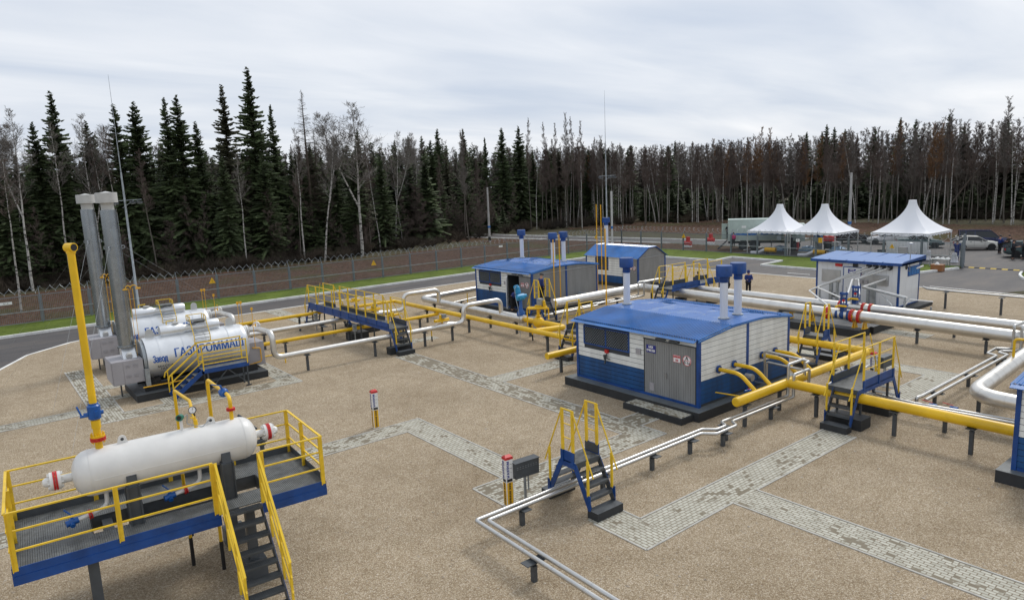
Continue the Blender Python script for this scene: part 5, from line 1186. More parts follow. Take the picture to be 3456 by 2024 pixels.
# ================================================================ separator platform, nearest the camera (local frame turned a little)
PO = Vector((-.06, 15.74, 0)); PR = R(-3.4)
T = thing('separator_platform', 'nearest steel platform with yellow railings and a steep stair, around the white vessel', 'platform', PO, None, PR)
Lx, Ly, Z = 6.17, 2.62, 1.9
ox0, ox1, oy0, oy1 = 1.4, 4.95, .72, 1.62
def lp(name, m, mat, T=T, parent=None): return part(name, m, mat, T, parent, local=True)
m = MB()
def planks(x0, x1, y0, y1, along='y', st=.028):
    if along == 'y':
        n = int((x1-x0)/st)
        for i in range(n): m.box(x0+(x1-x0)*i/n+.004, x0+(x1-x0)*(i+1)/n-.004, y0, y1, Z-.02, Z)
    m.box(x0, x1, y0, y1, Z-.03, Z-.02)
planks(0, ox0, 0, Ly, st=.04); planks(ox1, Lx, 0, Ly, st=.04); planks(ox0, ox1, 0, oy0-.02, st=.04); planks(ox0, ox1, oy1, Ly, st=.04)
dk = lp('deck', m, 'grey_deck')
lp('toe_board', MB().box(.02,Lx-.02,Ly-.01,Ly,Z,Z+.17).box(0,.01,0,Ly,Z,Z+.12).box(Lx-.01,Lx,0,Ly,Z,Z+.17), 'grey_dark')
lp('edge_beam', MB().box(-.02,3.78,-.03,-.01,Z-.30,Z+.05).box(4.68,Lx+.02,-.03,-.01,Z-.30,Z+.05).box(-.02,3.78,-.045,-.03,Z-.30,Z-.12).box(4.68,Lx+.02,-.045,-.03,Z-.30,Z-.12).box(-.02,-.01,-.03,Ly,Z-.30,Z+.02).box(Lx+.01,Lx+.02,-.03,Ly,Z-.30,Z+.02).box(0,Lx,Ly+.01,Ly+.03,Z-.3,Z+.02), 'blue')
lp('pit_lining', MB().box(ox0,ox1,oy0-.02,oy0,Z-.32,Z+.0).box(ox0,ox1,oy1,oy1+.02,Z-.32,Z).box(ox0-.02,ox0,oy0,oy1,Z-.32,Z).box(ox1,ox1+.02,oy0,oy1,Z-.32,Z).box(1.6,1.8,oy0,oy1,Z-.3,Z-.1), 'grey_dark')
lp('drip_tray', MB().box(2.3,4.1,oy0+.02,oy1-.02,Z-.34,Z-.32), 'grey_dark')
for (x, y) in ((1.3,.35),(4.45,.35),(4.45,2.3)):
    c = lp('column', MB().box(x-.1,x+.1,y-.1,y+.1,0,Z-.3), 'grey_dark')
    if x > 2: lp('column_foot', MB().box(x-.24,x+.24,y-.2,y+.2,0,.42), 'grey_dark', parent=c)
def prail(pts, posts, zt=Z+1.15, angle=True, low=True):
    m = MB(); zs = [zt, Z+.78, Z+.38]
    for k, z in enumerate(zs):
        for a, b in zip(pts, pts[1:]): m.bar((a[0],a[1],z),(b[0],b[1],z),.05 if k == 0 else .04,.03)
    for (x, y) in posts: m.box(x-.045,x+.045,y-.012,y+.012,Z-.02,zt).box(x-.049,x-.033,y-.04,y+.03,Z-.03,zt-.004)
    return lp('railing', m, 'yellow_rail')
prail([(3.72,-.0),(0,0)], [(3.7,-.02),(1.85,-.02),(.05,-.02)]); prail([(0,0),(0,Ly)], [(.03,Ly/2),(.03,Ly-.03)]); prail([(0,Ly),(Lx,Ly)], [(1.6,Ly),(3.2,Ly),(4.7,Ly),(Lx-.03,Ly)])
prail([(Lx,Ly),(Lx,0)], [(Lx-.03,1.4)]); prail([(4.74,0),(Lx,0)], [(4.76,-.02),(Lx-.04,-.02)])
# stair down towards the camera
sx0, sx1 = 3.83, 4.63; y_top, y_bot = -.04, -1.75
m = MB()
for x in (sx0, sx1): m.bar((x,y_top,Z-.08),(x,y_bot,.0),.02,.19)
st = lp('stairs', m, 'grey_dark'); t_ = MB(); f_ = MB()
for i in range(8):
    zz = Z-.02-i*.235; yy = y_top-.12-i*(y_top-y_bot)/8.1
    for k in range(9): t_.bar((sx0+.012,yy-.11+k*.027,zz-.01),(sx1-.012,yy-.11+k*.027,zz-.01),.009,.02)
    for k in range(18): t_.bar((sx0+.03+k*.043,yy-.11,zz-.012),(sx0+.03+k*.043,yy+.11,zz-.012),.007,.016)
    f_.box(sx0+.012,sx1-.012,yy-.125,yy-.118,zz-.05,zz)
lp('treads', t_, 'grey_dark', parent=st); lp('tread_edge', f_, 'grey_dark', parent=st)
for x, o in ((sx0,-1),(sx1,1)): lp('stringer', MB().bar((x+o*.012,y_top,Z-.08),(x+o*.012,y_bot,.0),.008,.20), 'blue', parent=st)
for x in (sx0-.06, sx1+.06):
    m = MB(); 
    for dz, wd in ((1.15,.05),(.80,.035),(.45,.035)): m.bar((x,y_top,Z+dz-.02),(x,y_bot-.05,dz-.02+.02),wd,.035)
    for yy in (y_top-.55,y_top-1.2,y_bot): m.bar((x,yy,(yy-y_bot)/(y_top-y_bot)*Z-.05),(x,yy,(yy-y_bot)/(y_top-y_bot)*Z+1.12),.05,.035)
    m.bar((x,y_top+.0,Z-.05),(x,y_top,Z+1.15),.07,.03)
    lp('handrail', m, 'yellow_rail')
# vessel (own thing, resting on its saddle posts)
V = thing('separator_vessel', 'white horizontal pressure vessel with red flanged ends above the nearest platform', 'pressure vessel', PO, None, PR)
vy, vz, vr = 1.17, 3.08, .5
lv_ = lambda n, m, mt, p=None: part(n, m, mt, V, p, local=True)
shell = MB().lathe((1.18,vy,vz),(1,0,0),[(0,.12),(.01,.20),(.05,.31),(.12,.41),(.22,.475),(.33,vr),(3.45,vr),(3.56,.475),(3.66,.41),(3.73,.31),(3.77,.20),(3.78,.12)],48)
sh = lv_('shell', shell, 'vessel_white')
lv_('weld_seam', MB().cyl((1.5,vy,vz),(1.515,vy,vz),vr+.004,48,cap=False).cyl((4.62,vy,vz),(4.635,vy,vz),vr+.004,48,cap=False).bar((1.55,vy-vr*.995,vz-.03),(4.5,vy-vr*.995,vz-.03),.014,.012), 'vessel_white', sh)
def nozzle(x, dr):
    n = lv_('nozzle', MB().cyl((x,vy,vz),(x+dr*.32,vy,vz),.09,20).cyl((x+dr*.22,vy,vz),(x+dr*.28,vy,vz),.19,24).cyl((x+dr*.36,vy,vz),(x+dr*.42,vy,vz),.19,24).lathe((x+dr*.42,vy,vz),(dr,0,0),[(0,.10),(.07,.10),(.12,.07),(.14,0)],18), 'vessel_white')
    lv_('flange', MB().cyl((x+dr*.28,vy,vz),(x+dr*.315,vy,vz),.20,28).cyl((x+dr*.325,vy,vz),(x+dr*.36,vy,vz),.20,28), 'red', n)
    b = MB()
    for i in range(10):
        a = 2*math.pi*i/10; b.cyl((x+dr*.18,vy+.15*math.cos(a),vz+.15*math.sin(a)),(x+dr*.46,vy+.15*math.cos(a),vz+.15*math.sin(a)),.02,6)
    lv_('bolts', b, 'vessel_white', n)
nozzle(1.2, -1); nozzle(4.94, 1)
for x in (2.18, 4.0):
    n = 10; lg = MB().prism_y([(x-.12,vz+.45),(x+.12,vz+.45)]+[(x+.085*math.cos(math.pi*i/n),vz+.585+.085*math.sin(math.pi*i/n)) for i in range(n+1)], vy-.015, vy+.015)
    l_ = lv_('lifting_lug', lg, 'vessel_white'); lv_('lug_hole', MB().cyl((x,vy-.0175,vz+.585),(x,vy-.014,vz+.585),.035,12), 'grey_dark', l_)
for x in (2.22, 4.15):
    s = lv_('saddle', MB().box(x-.10,x+.10,vy-.60,vy-.42,Z-.4,vz-.34).box(x-.13,x-.10,vy-.64,vy-.38,Z-.4,vz-.32).box(x+.10,x+.13,vy-.64,vy-.38,Z-.4,vz-.32).prism_x([(vy-.56,vz-.36),(vy+.5,vz-.36),(vy+.42,vz-.1),(vy+.25,vz-.30),(vy-.25,vz-.30),(vy-.5,vz-.1)],x-.099,x+.099).box(x-.10,x+.10,vy+.3,vy+.5,Z-.4,vz-.34), 'grey_dark')
for x, nm in ((1.62,'left'),(3.5,'right')):
    d = lv_('drain_pipe', MB().tube([(x+.12,vy-.1,vz-.45),(x+.12,vy-.1,vz-.78),(x-.2,vy-.15,vz-.86),(x-.52,vy-.2,vz-.9)],.045,12,.14), 'vessel_white')
    lv_('flange', MB().cyl((x-.2,vy-.15,vz-.85),(x-.225,vy-.155,vz-.855),.105,18).cyl((x-.235,vy-.157,vz-.857),(x-.26,vy-.16,vz-.86),.105,18), 'red', d)
    lv_('drain_valve', MB().sphere((x-.56,vy-.2,vz-.9),.085,12,8).cyl((x-.45,vy-.19,vz-.89),(x-.68,vy-.23,vz-.92),.07,12).cyl((x-.56,vy-.2,vz-.85),(x-.56,vy-.2,vz-.74),.03,8).bar((x-.57,vy-.2,vz-.74),(x-.68,vy-.15,vz-.62),.035,.02).cyl((x-.56,vy-.2,vz-.9),(x-.56,vy-.33,vz-.95),.05,10), 'blue_valve', d)
# blow-off mast
fx = 1.74
F = thing('blowoff_mast', 'tall yellow blow-off pipe with an open tee on top, standing on the white vessel', 'vent mast', PO, None, PR)
lf = lambda n, m, mt, p=None: part(n, m, mt, F, p, local=True)
lf('mast', MB().cyl((fx,vy,vz+.45),(fx,vy,7.83),.074,24).cyl((fx,vy,vz+.95),(fx,vy,vz+1.12),.092,20), 'yellow')
lf('tee', MB().cyl((fx-.055,vy+.075,7.89),(fx+.06,vy-.085,7.89),.092,22).cyl((fx,vy,7.77),(fx,vy,7.81),.088,20), 'yellow')
lf('tee_mouth', MB().cyl((fx+.05,vy-.07,7.89),(fx+.064,vy-.0895,7.89),.072,20), 'black')
fl = lf('flange', MB().cyl((fx,vy,vz+.67),(fx,vy,vz+.705),.15,26).cyl((fx,vy,vz+.715),(fx,vy,vz+.75),.15,26), 'red')
bt = MB().cyl((fx,vy,vz+.75),(fx,vy,vz+.79),.142,24)
for i in range(10):
    a = 2*math.pi*i/10; bt.cyl((fx+.122*math.cos(a),vy+.122*math.sin(a),vz+.62),(fx+.122*math.cos(a),vy+.122*math.sin(a),vz+.84),.014,6)
lf('bolts', bt, 'yellow', fl)
lf('valve', MB().lathe((fx,vy,vz+1.14),(0,0,1),[(0,.095),(.03,.125),(.3,.128),(.33,.095),(.36,.095)],20).cyl((fx-.2,vy,vz+1.27),(fx+.17,vy,vz+1.27),.045,12).cyl((fx-.27,vy-.02,vz+1.25),(fx-.12,vy-.02,vz+1.25),.03,10).bar((fx-.24,vy,vz+1.27),(fx-.3,vy+.08,vz+1.46),.025).box(fx+.0,fx+.06,vy-.15,vy-.11,vz+1.22,vz+1.34), 'blue_valve')
g_ = MB()
# small instruments
I = thing('pressure_gauge', 'round dial gauge on a yellow riser on the white vessel', 'gauge', PO, None, PR)
li = lambda n, m, mt, p=None, T=I: part(n, m, mt, T, p, local=True)
gx_, gz = 3.68, vz+.47
li('riser', MB().cyl((gx_,vy,gz),(gx_,vy,gz+.2),.045,12).cyl((gx_,vy,gz+.2),(gx_,vy,gz+.3),.015,8).cyl((gx_-.1,vy,gz+.28),(gx_,vy,gz+.22),.02,8), 'yellow')
n_ = Vector((-.35,-.9,.2)).normalized(); c_ = Vector((gx_-.04,vy,gz+.44))
dl_ = li('dial_case', MB().cyl(c_-n_*.05, c_, .085, 24).cyl((gx_,vy,gz+.3),(gx_-.03,vy,gz+.4),.018,8), 'black'); li('dial', MB().cyl(c_, c_+n_*.002, .072, 24), 'sign_white', dl_)
li('pointer', MB().bar(c_+n_*.004, c_+n_*.004+Vector((.02,0,.055)), .006), 'black', dl_)
I2 = thing('level_transmitter', 'green and grey transmitter head on a white stub on the vessel', 'instrument', PO, None, PR)
part('stub', MB().cyl((3.38,vy,vz+.47),(3.38,vy,vz+.72),.035,12), 'vessel_white', I2, local=True); c2_ = Vector((3.36,vy-.02,vz+.8)); n2 = Vector((-.5,-.85,.1)).normalized()
part('head', MB().cyl(c2_-n2*.06,c2_+n2*.05,.075,20), 'screen_green', I2, local=True); part('glass', MB().cyl(c2_+n2*.05,c2_+n2*.052,.05,18), 'glass_dark', I2, local=True)
part('cable', MB().tube([(3.4,vy+.02,vz+.76),(3.55,vy+.1,vz+.82),(3.5,vy+.05,vz+.6),(3.8,vy-.1,vz+.5),(4.0,vy,vz+.62)],.01,6,.05), 'galv', I2, local=True)
Y1 = thing('vent_line', 'yellow hooked pipe over the vessel leading to the dial gauge', 'pipe', PO, None, PR)
part('pipe', MB().tube([(3.62,3.35,0.6),(3.62,3.35,3.97),(3.75,2.1,3.97),(3.68,1.25,3.72),(3.68,1.17,3.62)],.038,12,.05), 'yellow', Y1, local=True); part('pipe_foot', MB().cyl((3.62,3.35,0),(3.62,3.35,.6),.042,10), 'black', Y1, local=True)
Y2 = thing('vent_line', 'yellow hooked pipe with a blue valve entering the top of the white vessel', 'pipe', PO, None, PR)
part('pipe', MB().tube([(4.42,3.35,.6),(4.42,3.35,4.1),(4.50,1.5,4.1),(4.47,1.17,4.1),(4.47,1.17,3.5)],.045,12,.14), 'yellow', Y2, local=True)
part('valve', MB().sphere((4.47,1.75,4.1),.115,14,8).cyl((4.44,1.9,4.1),(4.47,1.6,4.1),.07,12).cyl((4.47,1.75,4.1),(4.4,1.7,4.3),.025,8).bar((4.4,1.7,4.3),(4.25,1.95,4.3),.02), 'blue_valve', Y2, local=True)
part('flange', MB().cyl((4.47,1.17,3.80),(4.47,1.17,3.825),.10,20).cyl((4.47,1.17,3.835),(4.47,1.17,3.86),.10,20), 'red', Y2, local=True)
for x, y, lab in ((3.35,1.72,'left yellow drain leg with a black foot under the nearest platform'),(3.9,1.05,'right yellow drain leg with a black foot under the nearest platform, by the stair')):
    D = thing('drain_pipe', lab, 'pipe', PO, None, PR)
    part('pipe', MB().cyl((x,y,.72),(x,y,2.35),.038,10), 'yellow', D, local=True); part('foot', MB().cyl((x,y,0),(x,y,.72),.044,10), 'black', D, local=True)
for i, (x, y) in enumerate(((4.22,.1),)): pass
# dark condensate tank behind the vessel
T = thing('condensate_tank', 'dark grey upright tank with bolted top valve behind the right end of the white vessel', 'tank', (6.9,23.3,0))
T.location = (6.55,21.2,0)
x, y = 6.55, 21.2
part('body', MB().lathe((x,y,0),(0,0,1),[(0,.36),(.62,.36),(.8,.30),(.88,.18),(.9,.0)],24), 'grey_dark', T)
part('valve', MB().cyl((x-.05,y,.86),(x-.05,y,1.12),.07,12).cyl((x-.05,y,1.12),(x-.05,y,1.16),.13,14).cyl((x-.2,y,1.25),(x+.1,y,1.25),.06,10).cyl((x-.05,y,1.1),(x-.05,y,1.4),.04,10).cyl((x-.05,y,1.4),(x-.05,y,1.42),.11,14), 'grey_dark', T)
part('outlet_pipe', MB().tube([(x-.35,y+1.1,0),(x-.35,y+1.1,1.9),(x-.1,y+.2,1.6)],.035,8,.05), 'grey_dark', T)

# ================================================================ pipeline marker posts, boxes
def marker(x, y, label, rot=0, bare=False):
    T = thing('marker_post', label, 'marker post', (x, y, 0), None, R(rot)); w_ = .115
    part('post', MB().box(-w_,w_,-w_*.8,w_*.8,0,1.36), 'white_paint', T, local=True)
    part('cap', MB().add([(-w_-.01,-w_*.8-.01,1.36),(w_+.01,-w_*.8-.01,1.36),(w_+.01,w_*.8+.01,1.36),(-w_-.01,w_*.8+.01,1.36),(-w_-.005,-w_*.8-.005,1.43),(w_+.005,-w_*.8-.005,1.43),(w_+.005,w_*.8+.005,1.43),(-w_-.005,w_*.8+.005,1.43),(-w_*.6,0,1.48),(w_*.6,0,1.48)],[(0,1,5,4),(1,2,6,5),(2,3,7,6),(3,0,4,7),(4,5,9,8),(6,7,8,9),(5,6,9),(7,4,8),(3,2,1,0)]), 'red', T, local=True)
    for ux, uy, nx, ny, wd in ((1,0,0,-1,w_), (0,-1,-1,0,w_*.8)):
        c = Vector((nx*(w_ if nx else 0), ny*(w_*.8 if ny else 0), 0)); u = Vector((ux, uy, 0)); n = Vector((nx, ny, 0))
        a = c+n*.002
        def panel(z0, z1, hw, mt, nm):
            p = [a-u*hw, a+u*hw]; m = MB().add([(*p[0].xy, z0), (*p[1].xy, z0), (*p[1].xy, z1), (*p[0].xy, z1), (*(p[0]-n*.004).xy, z0), (*(p[1]-n*.004).xy, z0), (*(p[1]-n*.004).xy, z1), (*(p[0]-n*.004).xy, z1)], [(0,1,2,3),(7,6,5,4),(0,4,5,1),(1,5,6,2),(2,6,7,3),(3,7,4,0)]); return part(nm, m, mt, T, local=True)
        pn = panel(.03, .70, wd*.8, 'sign_yellow', 'warning_panel'); panel(.72, .80, wd*.75, 'text_black', 'number_plate')
        part('lettering', lettering('ОХРАННАЯ ЗОНА', .098, a+n*.004+Vector((0,0,.365)), (0,0,1), -u, .78, .004), 'text_black', T, pn, local=True)
        if ny == 0 or True:
            part('lettering', lettering('ГАЗПРОМ', .105, a+n*.004+Vector((0,0,1.10))-u*wd*.35, (0,0,1), -u, .85, .004), 'sign_blue', T, local=True)
            lg_ = MB(); cc = a+n*.004+Vector((0,0,.83))-u*wd*.35
            P = [cc+u*.035*math.cos(t)+Vector((0,0,.035*math.sin(t))) for t in [i*math.pi/8 for i in range(13)]]
            for p, q in zip(P, P[1:]): lg_.bar(p, q, .008, .01, up=n)
            lg_.bar(cc+Vector((0,0,.01)), cc+Vector((0,0,.08))+u*.01, .014, .01, up=n)
            part('emblem', lg_, 'sign_blue', T, local=True)
            for k, s in enumerate(('ГРС', '8-800', 'тел.')):
                part('lettering', lettering(s, .035, a+n*.004+Vector((0,0,1.22-k*.12))+u*wd*.4, u, (0,0,1)), 'text_black', T, local=True)
marker(11.28, 22.95, 'red capped white marker post standing alone on the gravel by the path bend', -6)
marker(10.96, 14.48, 'white marker post with a red cap beside the metal cable box, behind the twin pipes', -6)
marker(28.4, 12.55, 'white marker post with a red cap behind the wide crossover platform', 0)
def cable_box(x, y, lab, rot=0):
    T = thing('cable_box', lab, 'cable box', (x, y, 0), None, R(rot))
    part('post', MB().box(-.035,.035,-.02,.02,0,.75).box(.1,.13,-.02,.02,.3,.75), 'galv', T, local=True); c = part('case', MB().box(-.38,.42,-.12,.12,.78,1.22), 'grey_dark', T, local=True)
    part('lid', MB().box(-.40,.44,-.14,.14,1.22,1.24), 'grey_dark', T, c, local=True)
    s = MB()
    for j in range(2):
        for i in range(8): s.box(-.33+i*.09,-.28+i*.09,-.124,-.12,1.10-j*.05,1.107-j*.05)
    part('vent_slots', s, 'galv', T, c, local=True)
cable_box(11.45, 14.35, 'dark metal cable box on a post right of the marker post behind the twin pipes', -4)
cable_box(28.95, 12.35, 'grey metal cable box right behind the marker post of the wide crossover', 0)

# ================================================================ lighting masts
def mast(x, y, top, zl, lab, base_r=.11):
    T = thing('lighting_mast', lab, 'mast', (x, y, 0))
    part('shaft', MB().lathe((x,y,0),(0,0,1),[(0,base_r),(.6,base_r),(.62,base_r*.85),(zl,base_r*.7),(zl*1.25,base_r*.55),(zl*1.25+.02,base_r*.35),(top*.8,.02),(top,.010)],12), 'galv', T)
    a = part('lamp_arm', MB().bar((x-.8,y+.3,zl+.05),(x+1.1,y-.4,zl+.1),.05).bar((x-.2,y+.05,zl-.5),(x+.6,y-.2,zl+.05),.03), 'galv', T)
    for k, dx in enumerate((-.6, .5, .95)):
        c = Vector((x+dx, y-dx*.36, zl-.03)); l = part('floodlight', MB().prism_y([(c.x-.2,c.z-.12),(c.x+.18,c.z-.16),(c.x+.2,c.z-.02),(c.x-.15,c.z+.03)], c.y-.2, c.y+.2), 'grey_dark', T); part('lamp_glass', MB().box(c.x-.15,c.x+.15,c.y-.16,c.y+.16,c.z-.18,c.z-.165), 'lamp_glass', T, l)
mast(10.35, 61.0, 18.1, 8.7, 'tall grey lighting mast with floodlights and a lightning rod, behind the boiler chimneys')
mast(57.2, 55.0, 18.4, 9.15, 'tall grey lighting mast with floodlights and a lightning rod, behind the far cabin')
T = thing('telemetry_pole', 'thick pale pole standing directly beside the far lighting mast', 'pole', (57.9,54.9,0)); part('shaft', MB().cyl((57.9,54.9,0),(57.9,54.9,7.5),.12,12), 'cap_grey', T); part('band', MB().cyl((57.9,54.9,3.3),(57.9,54.9,3.6),.125,12), 'roof_blue', T)
for x, y, top, lab in ((85.6,41.4,8.4,'pale concrete power pole between the second and the third white tent'),(64.6,87.3,8.4,'dark power pole standing before the forest near its middle')):
    T = thing('power_pole', lab, 'pole', (x,y,0)); part('shaft', MB().lathe((x,y,0),(0,0,1),[(0,.2),(top,.13)],10), 'concrete', T); part('band', MB().cyl((x,y,2.2),(x,y,2.5),.22,10), 'roof_blue', T)
    if top < 9 and y > 80: part('marking', MB().cyl((x,y,.2),(x,y,.8),.215,10), 'text_black', T)
# ================================================================ perimeter fence
def fence_run(name, label, p0, p1, n, out_dir, posts_double=True, dbl=None):
    """bays between posts; out_dir: unit vector to the outside for the wire arms"""
    p0, p1 = Vector((*p0, 0)), Vector((*p1, 0)); d = (p1-p0)/n; u = d.normalized(); o = Vector((*out_dir, 0)); L = d.length
    T = thing(name, label, 'fence', p0)
    pm = MB()          # one post, one panel; copied along the run
    pm.box(-.05,.05,-.05,.05,0,2.2); pm.bar((0,0,2.15),(o.x*.28,o.y*.28,2.72),.035)
    pme = pm.mesh('post', 'galv_fence')
    a = MB(); k = int(L/.115)
    for i in range(1, k): c = u*(L*i/k); a.bar((c.x,c.y,.10),(c.x,c.y,2.08),.014)
    for z in (.12, 2.1): a.bar((u*.08)+Vector((0,0,z)), (u*(L-.08))+Vector((0,0,z)), .05, .05)
    for s in (.09, L-.09): a.bar(u*s+Vector((0,0,.1)), u*s+Vector((0,0,2.1)), .04)
    ame = a.mesh('bar_panel', 'galv_fence')
    c = MB(); m = 40*3//2; P = []
    for i in range(m*6+1):
        t_ = i/(m*6); an = 2*math.pi*t_*5+.4; P.append(u*(L*t_+.08*math.sin(an*2))+o*(.18+.26*math.cos(an))+Vector((0,0,2.48+.27*math.sin(an))))
    P = P[::3]
    c.tube(P, .012, 3, cap=False); cme = c.mesh('barbed_coil', 'galv')
    r = MB().bar(p0*0+Vector((0,0,.95))-o*.07, u*L+Vector((0,0,.95))-o*.07, .06, .06); rme = r.mesh('rail', 'galv')
    for i in range(n+1):
        q = bpy.data.objects.new('post', pme); col.objects.link(q); q.parent = T; q.location = d*i
        if i < n:
            for nm, me in (('bar_panel', ame), ('barbed_coil', cme), ('rail', rme)):
                q = bpy.data.objects.new(nm, me); col.objects.link(q); q.parent = T; q.location = d*i
    return T
fence_run('perimeter_fence', 'grey barred fence with coiled wire along the left side, before the ploughed strip', (-15,62.4), (67.8,62.6), 26, (0,1))
fence_run('perimeter_fence', 'grey barred fence with coiled wire on the right, in front of the white tents', (67.8,62.6), (67.8,26.2), 11, (1,0))
fence_run('perimeter_fence', 'short grey fence piece with coiled wire right beside the open gate leaf', (67.8,26.2), (67.8,22.95), 1, (1,0))
fence_run('perimeter_fence', 'grey fence continuing beyond the gateway at the right edge', (67.8,18.0), (67.8,2), 5, (1,0))
# gate leaves
def gate(p0, p1, lab):
    p0, p1 = Vector((*p0,0)), Vector((*p1,0)); T = thing('gate_leaf', lab, 'gate', p0); n = int((p1-p0).length/.1)
    m = MB()
    for z in (.15,1.0,2.1): m.bar(p0+Vector((0,0,z)),p1+Vector((0,0,z)),.06)
    m.bar(p0,p0+Vector((0,0,2.2)),.09).bar(p1+Vector((0,0,.1)),p1+Vector((0,0,2.15)),.06); part('frame', m, 'galv_fence', T)
    b = MB()
    for i in range(1, n): c = p0.lerp(p1, i/n); b.bar(c+Vector((0,0,.15)), c+Vector((0,0,2.1)), .07, .025)
    part('bars', b, 'galv_fence', T)
    c = MB(); P = [p0.lerp(p1, i/60)+Vector((.0, .0, 2.45))+Vector((.22*math.cos(i*.8),.0,.24*math.sin(i*.8))) for i in range(61)]; part('barbed_coil', c.tube(P,.012,3,cap=False), 'galv_fence', T)
    part('post', MB().box(p0.x-.08,p0.x+.08,p0.y-.08,p0.y+.08,0,2.9), 'galv_fence', T)
gate((67.6,22.75), (70.1,23.5), 'open grey gate leaf standing at the left side of the gateway')
gate((67.6,18.2), (69.8,17.3), 'grey gate leaf and tall post at the right edge of the photo')
# warning plates hanging on the fence
def tri(x, y, z, ax, lab, s=.28):
    m = MB()
    if ax == 'x': m.prism_y([(x-s,z-s*.8),(x+s,z-s*.8),(x,z+s)], y-.02, y)
    else: m.prism_x([(y-s,z-s*.8),(y+s,z-s*.8),(y,z+s)], x-.02, x)
    T = thing('warning_sign', lab, 'sign', (x,y,z)); p = part('plate', m, 'sign_yellow', T)
    b = MB()
    if ax == 'x': b.bar((x+.02,y-.024,z+s*.4),(x-.04,y-.024,z),.03,.006).bar((x-.04,y-.024,z),(x+.05,y-.024,z+.02),.02,.006).bar((x+.05,y-.024,z+.02),(x-.01,y-.024,z-s*.6),.03,.006)
    else: b.bar((x-.024,y-.02,z+s*.4),(x-.024,y+.04,z),.03,.006).bar((x-.024,y+.04,z),(x-.024,y-.05,z+.02),.02,.006).bar((x-.024,y-.05,z+.02),(x-.024,y+.01,z-s*.6),.03,.006)
    part('symbol', b, 'text_black', T, p)
tri(16.4,62.3,1.7,'x','yellow triangle warning sign on the left fence between the chimneys and the far boiler'); tri(31.7,62.3,1.65,'x','yellow triangle warning sign on the left fence above the long crossover bridge')
tri(67.66,28.7,1.6,'y','yellow triangle warning sign on the fence just right of the tents, under the third tent',.22); tri(67.66,52.5,1.8,'y','yellow triangle warning sign on the fence left of the box truck')
tri(62.7,62.3,1.75,'x','yellow triangle warning sign near the fence corner behind the far cabin',.22)
def wplate(x, y, z, ax, lab, w_=.5, h_=.3, mt='sign_white', txt='80'):
    T = thing('number_plate', lab, 'sign', (x,y,z))
    p = part('plate', MB().box(x-w_/2,x+w_/2,y-.02,y,z-h_/2,z+h_/2) if ax == 'x' else MB().box(x-.02,x,y-w_/2,y+w_/2,z-h_/2,z+h_/2), mt, T)
    part('lettering', lettering(txt, h_*.7, (x,y-.025,z) if ax == 'x' else (x-.025,y,z), (1,0,0) if ax == 'x' else (0,-1,0), (0,0,1)), 'text_black', T, p)
wplate(2.0,62.3,1.72,'x','small white number plates on the fence at the left edge',.75,.2,txt='8 1 0'); wplate(47.6,62.3,1.9,'x','small white number plate on the fence behind the long silver pipes',.5,.2,txt='5 3')
wplate(67.66,38.0,1.8,'y','small white two-part plate on the fence in front of the first tents',.4,.3,txt='II'); wplate(67.66,35.6,1.9,'y','yellow plate on the fence in front of the second tent',.4,.5,'sign_yellow','!')
# grey door panels of the wicket by the sheeted stand
for x, y, lab in ((67.6,40.1,'grey steel sheet on a fence post before the first tent'),(67.6,36.1,'grey steel sheet on a fence post before the second tent')):
    single('post_plate', MB().box(x-.03,x,y-.25,y+.25,1.75,2.2), 'galv_fence', lab, 'plate')

# ================================================================ tents and what stands under them
def tent(cx, cy, a, lab, rot=0, top=5.3):
    T = thing('party_tent', lab, 'tent', (cx, cy, 0), None, R(rot)); N_ = 28; K = 14; ez = 2.45
    m = MB(); vs = []; fs = []
    # square base morphing into a small round crown, concave profile
    for k in range(K+1):
        t_ = k/K; s = (1-t_)**1.75; z = ez+(top-ez)*t_**1.12; rr = a*s+.30*(1-s)
        for i in range(N_*2):
            an = 2*math.pi*i/(N_*2)+math.pi/4; c, sn = math.cos(an), math.sin(an); sq = 1/max(abs(c), abs(sn)); q = 1*(1-t_)**.5; f = sq*q+(1-q)*1.15
            sag = .10*math.cos(an*4)*0
            vs.append((c*rr*f*(.97 if 0 else 1), sn*rr*f, z-.10*(1-t_)*(1-abs(math.cos(2*an)))*0-sag))
    n = N_*2
    for k in range(K):
        for i in range(n): fs.append((k*n+i, k*n+(i+1) % n, (k+1)*n+(i+1) % n, (k+1)*n+i))
    m.add(vs, fs, True); m.add(vs[-n:], [tuple(range(n))]); cp = part('canopy', m, 'tent_white', T, local=True)
    v = MB(); E_ = 48; per = []
    for side in range(4):
        for i in range(E_):
            t_ = -1+2*i/E_; x, y = [(t_, -1), (1, t_), (-t_, 1), (-1, -t_)][side]; per.append((x*a, y*a, i))
    M_ = len(per); vs = [(x, y, ez+.01) for x, y, i in per]+[(x*1.004, y*1.004, ez-.14-.09*abs(math.sin(i*math.pi/6))) for x, y, i in per]
    v.add(vs, [(i, (i+1) % M_, M_+(i+1) % M_, M_+i) for i in range(M_)]); part('valance', v, 'tent_white', T, cp, local=True)
    for x in (-a+.06, a-.06):
        for y in (-a+.06, a-.06): part('leg', MB().box(x-.04,x+.04,y-.04,y+.04,0,ez), 'cap_grey', T, local=True)
    fr = MB()
    for s in (-1, 1): fr.bar((-a,s*a,ez),(a,s*a,ez),.05).bar((s*a,-a,ez),(s*a,a,ez),.05)
    part('frame', fr, 'cap_grey', T, local=True)
tent(71.9, 42.6, 2.5, 'left white pagoda tent beside the box truck')
tent(71.9, 37.45, 2.5, 'middle white pagoda tent, joined to the left one')
tent(74.4, 29.8, 2.72, 'right white pagoda tent standing alone, before the silver cars', top=5.55)
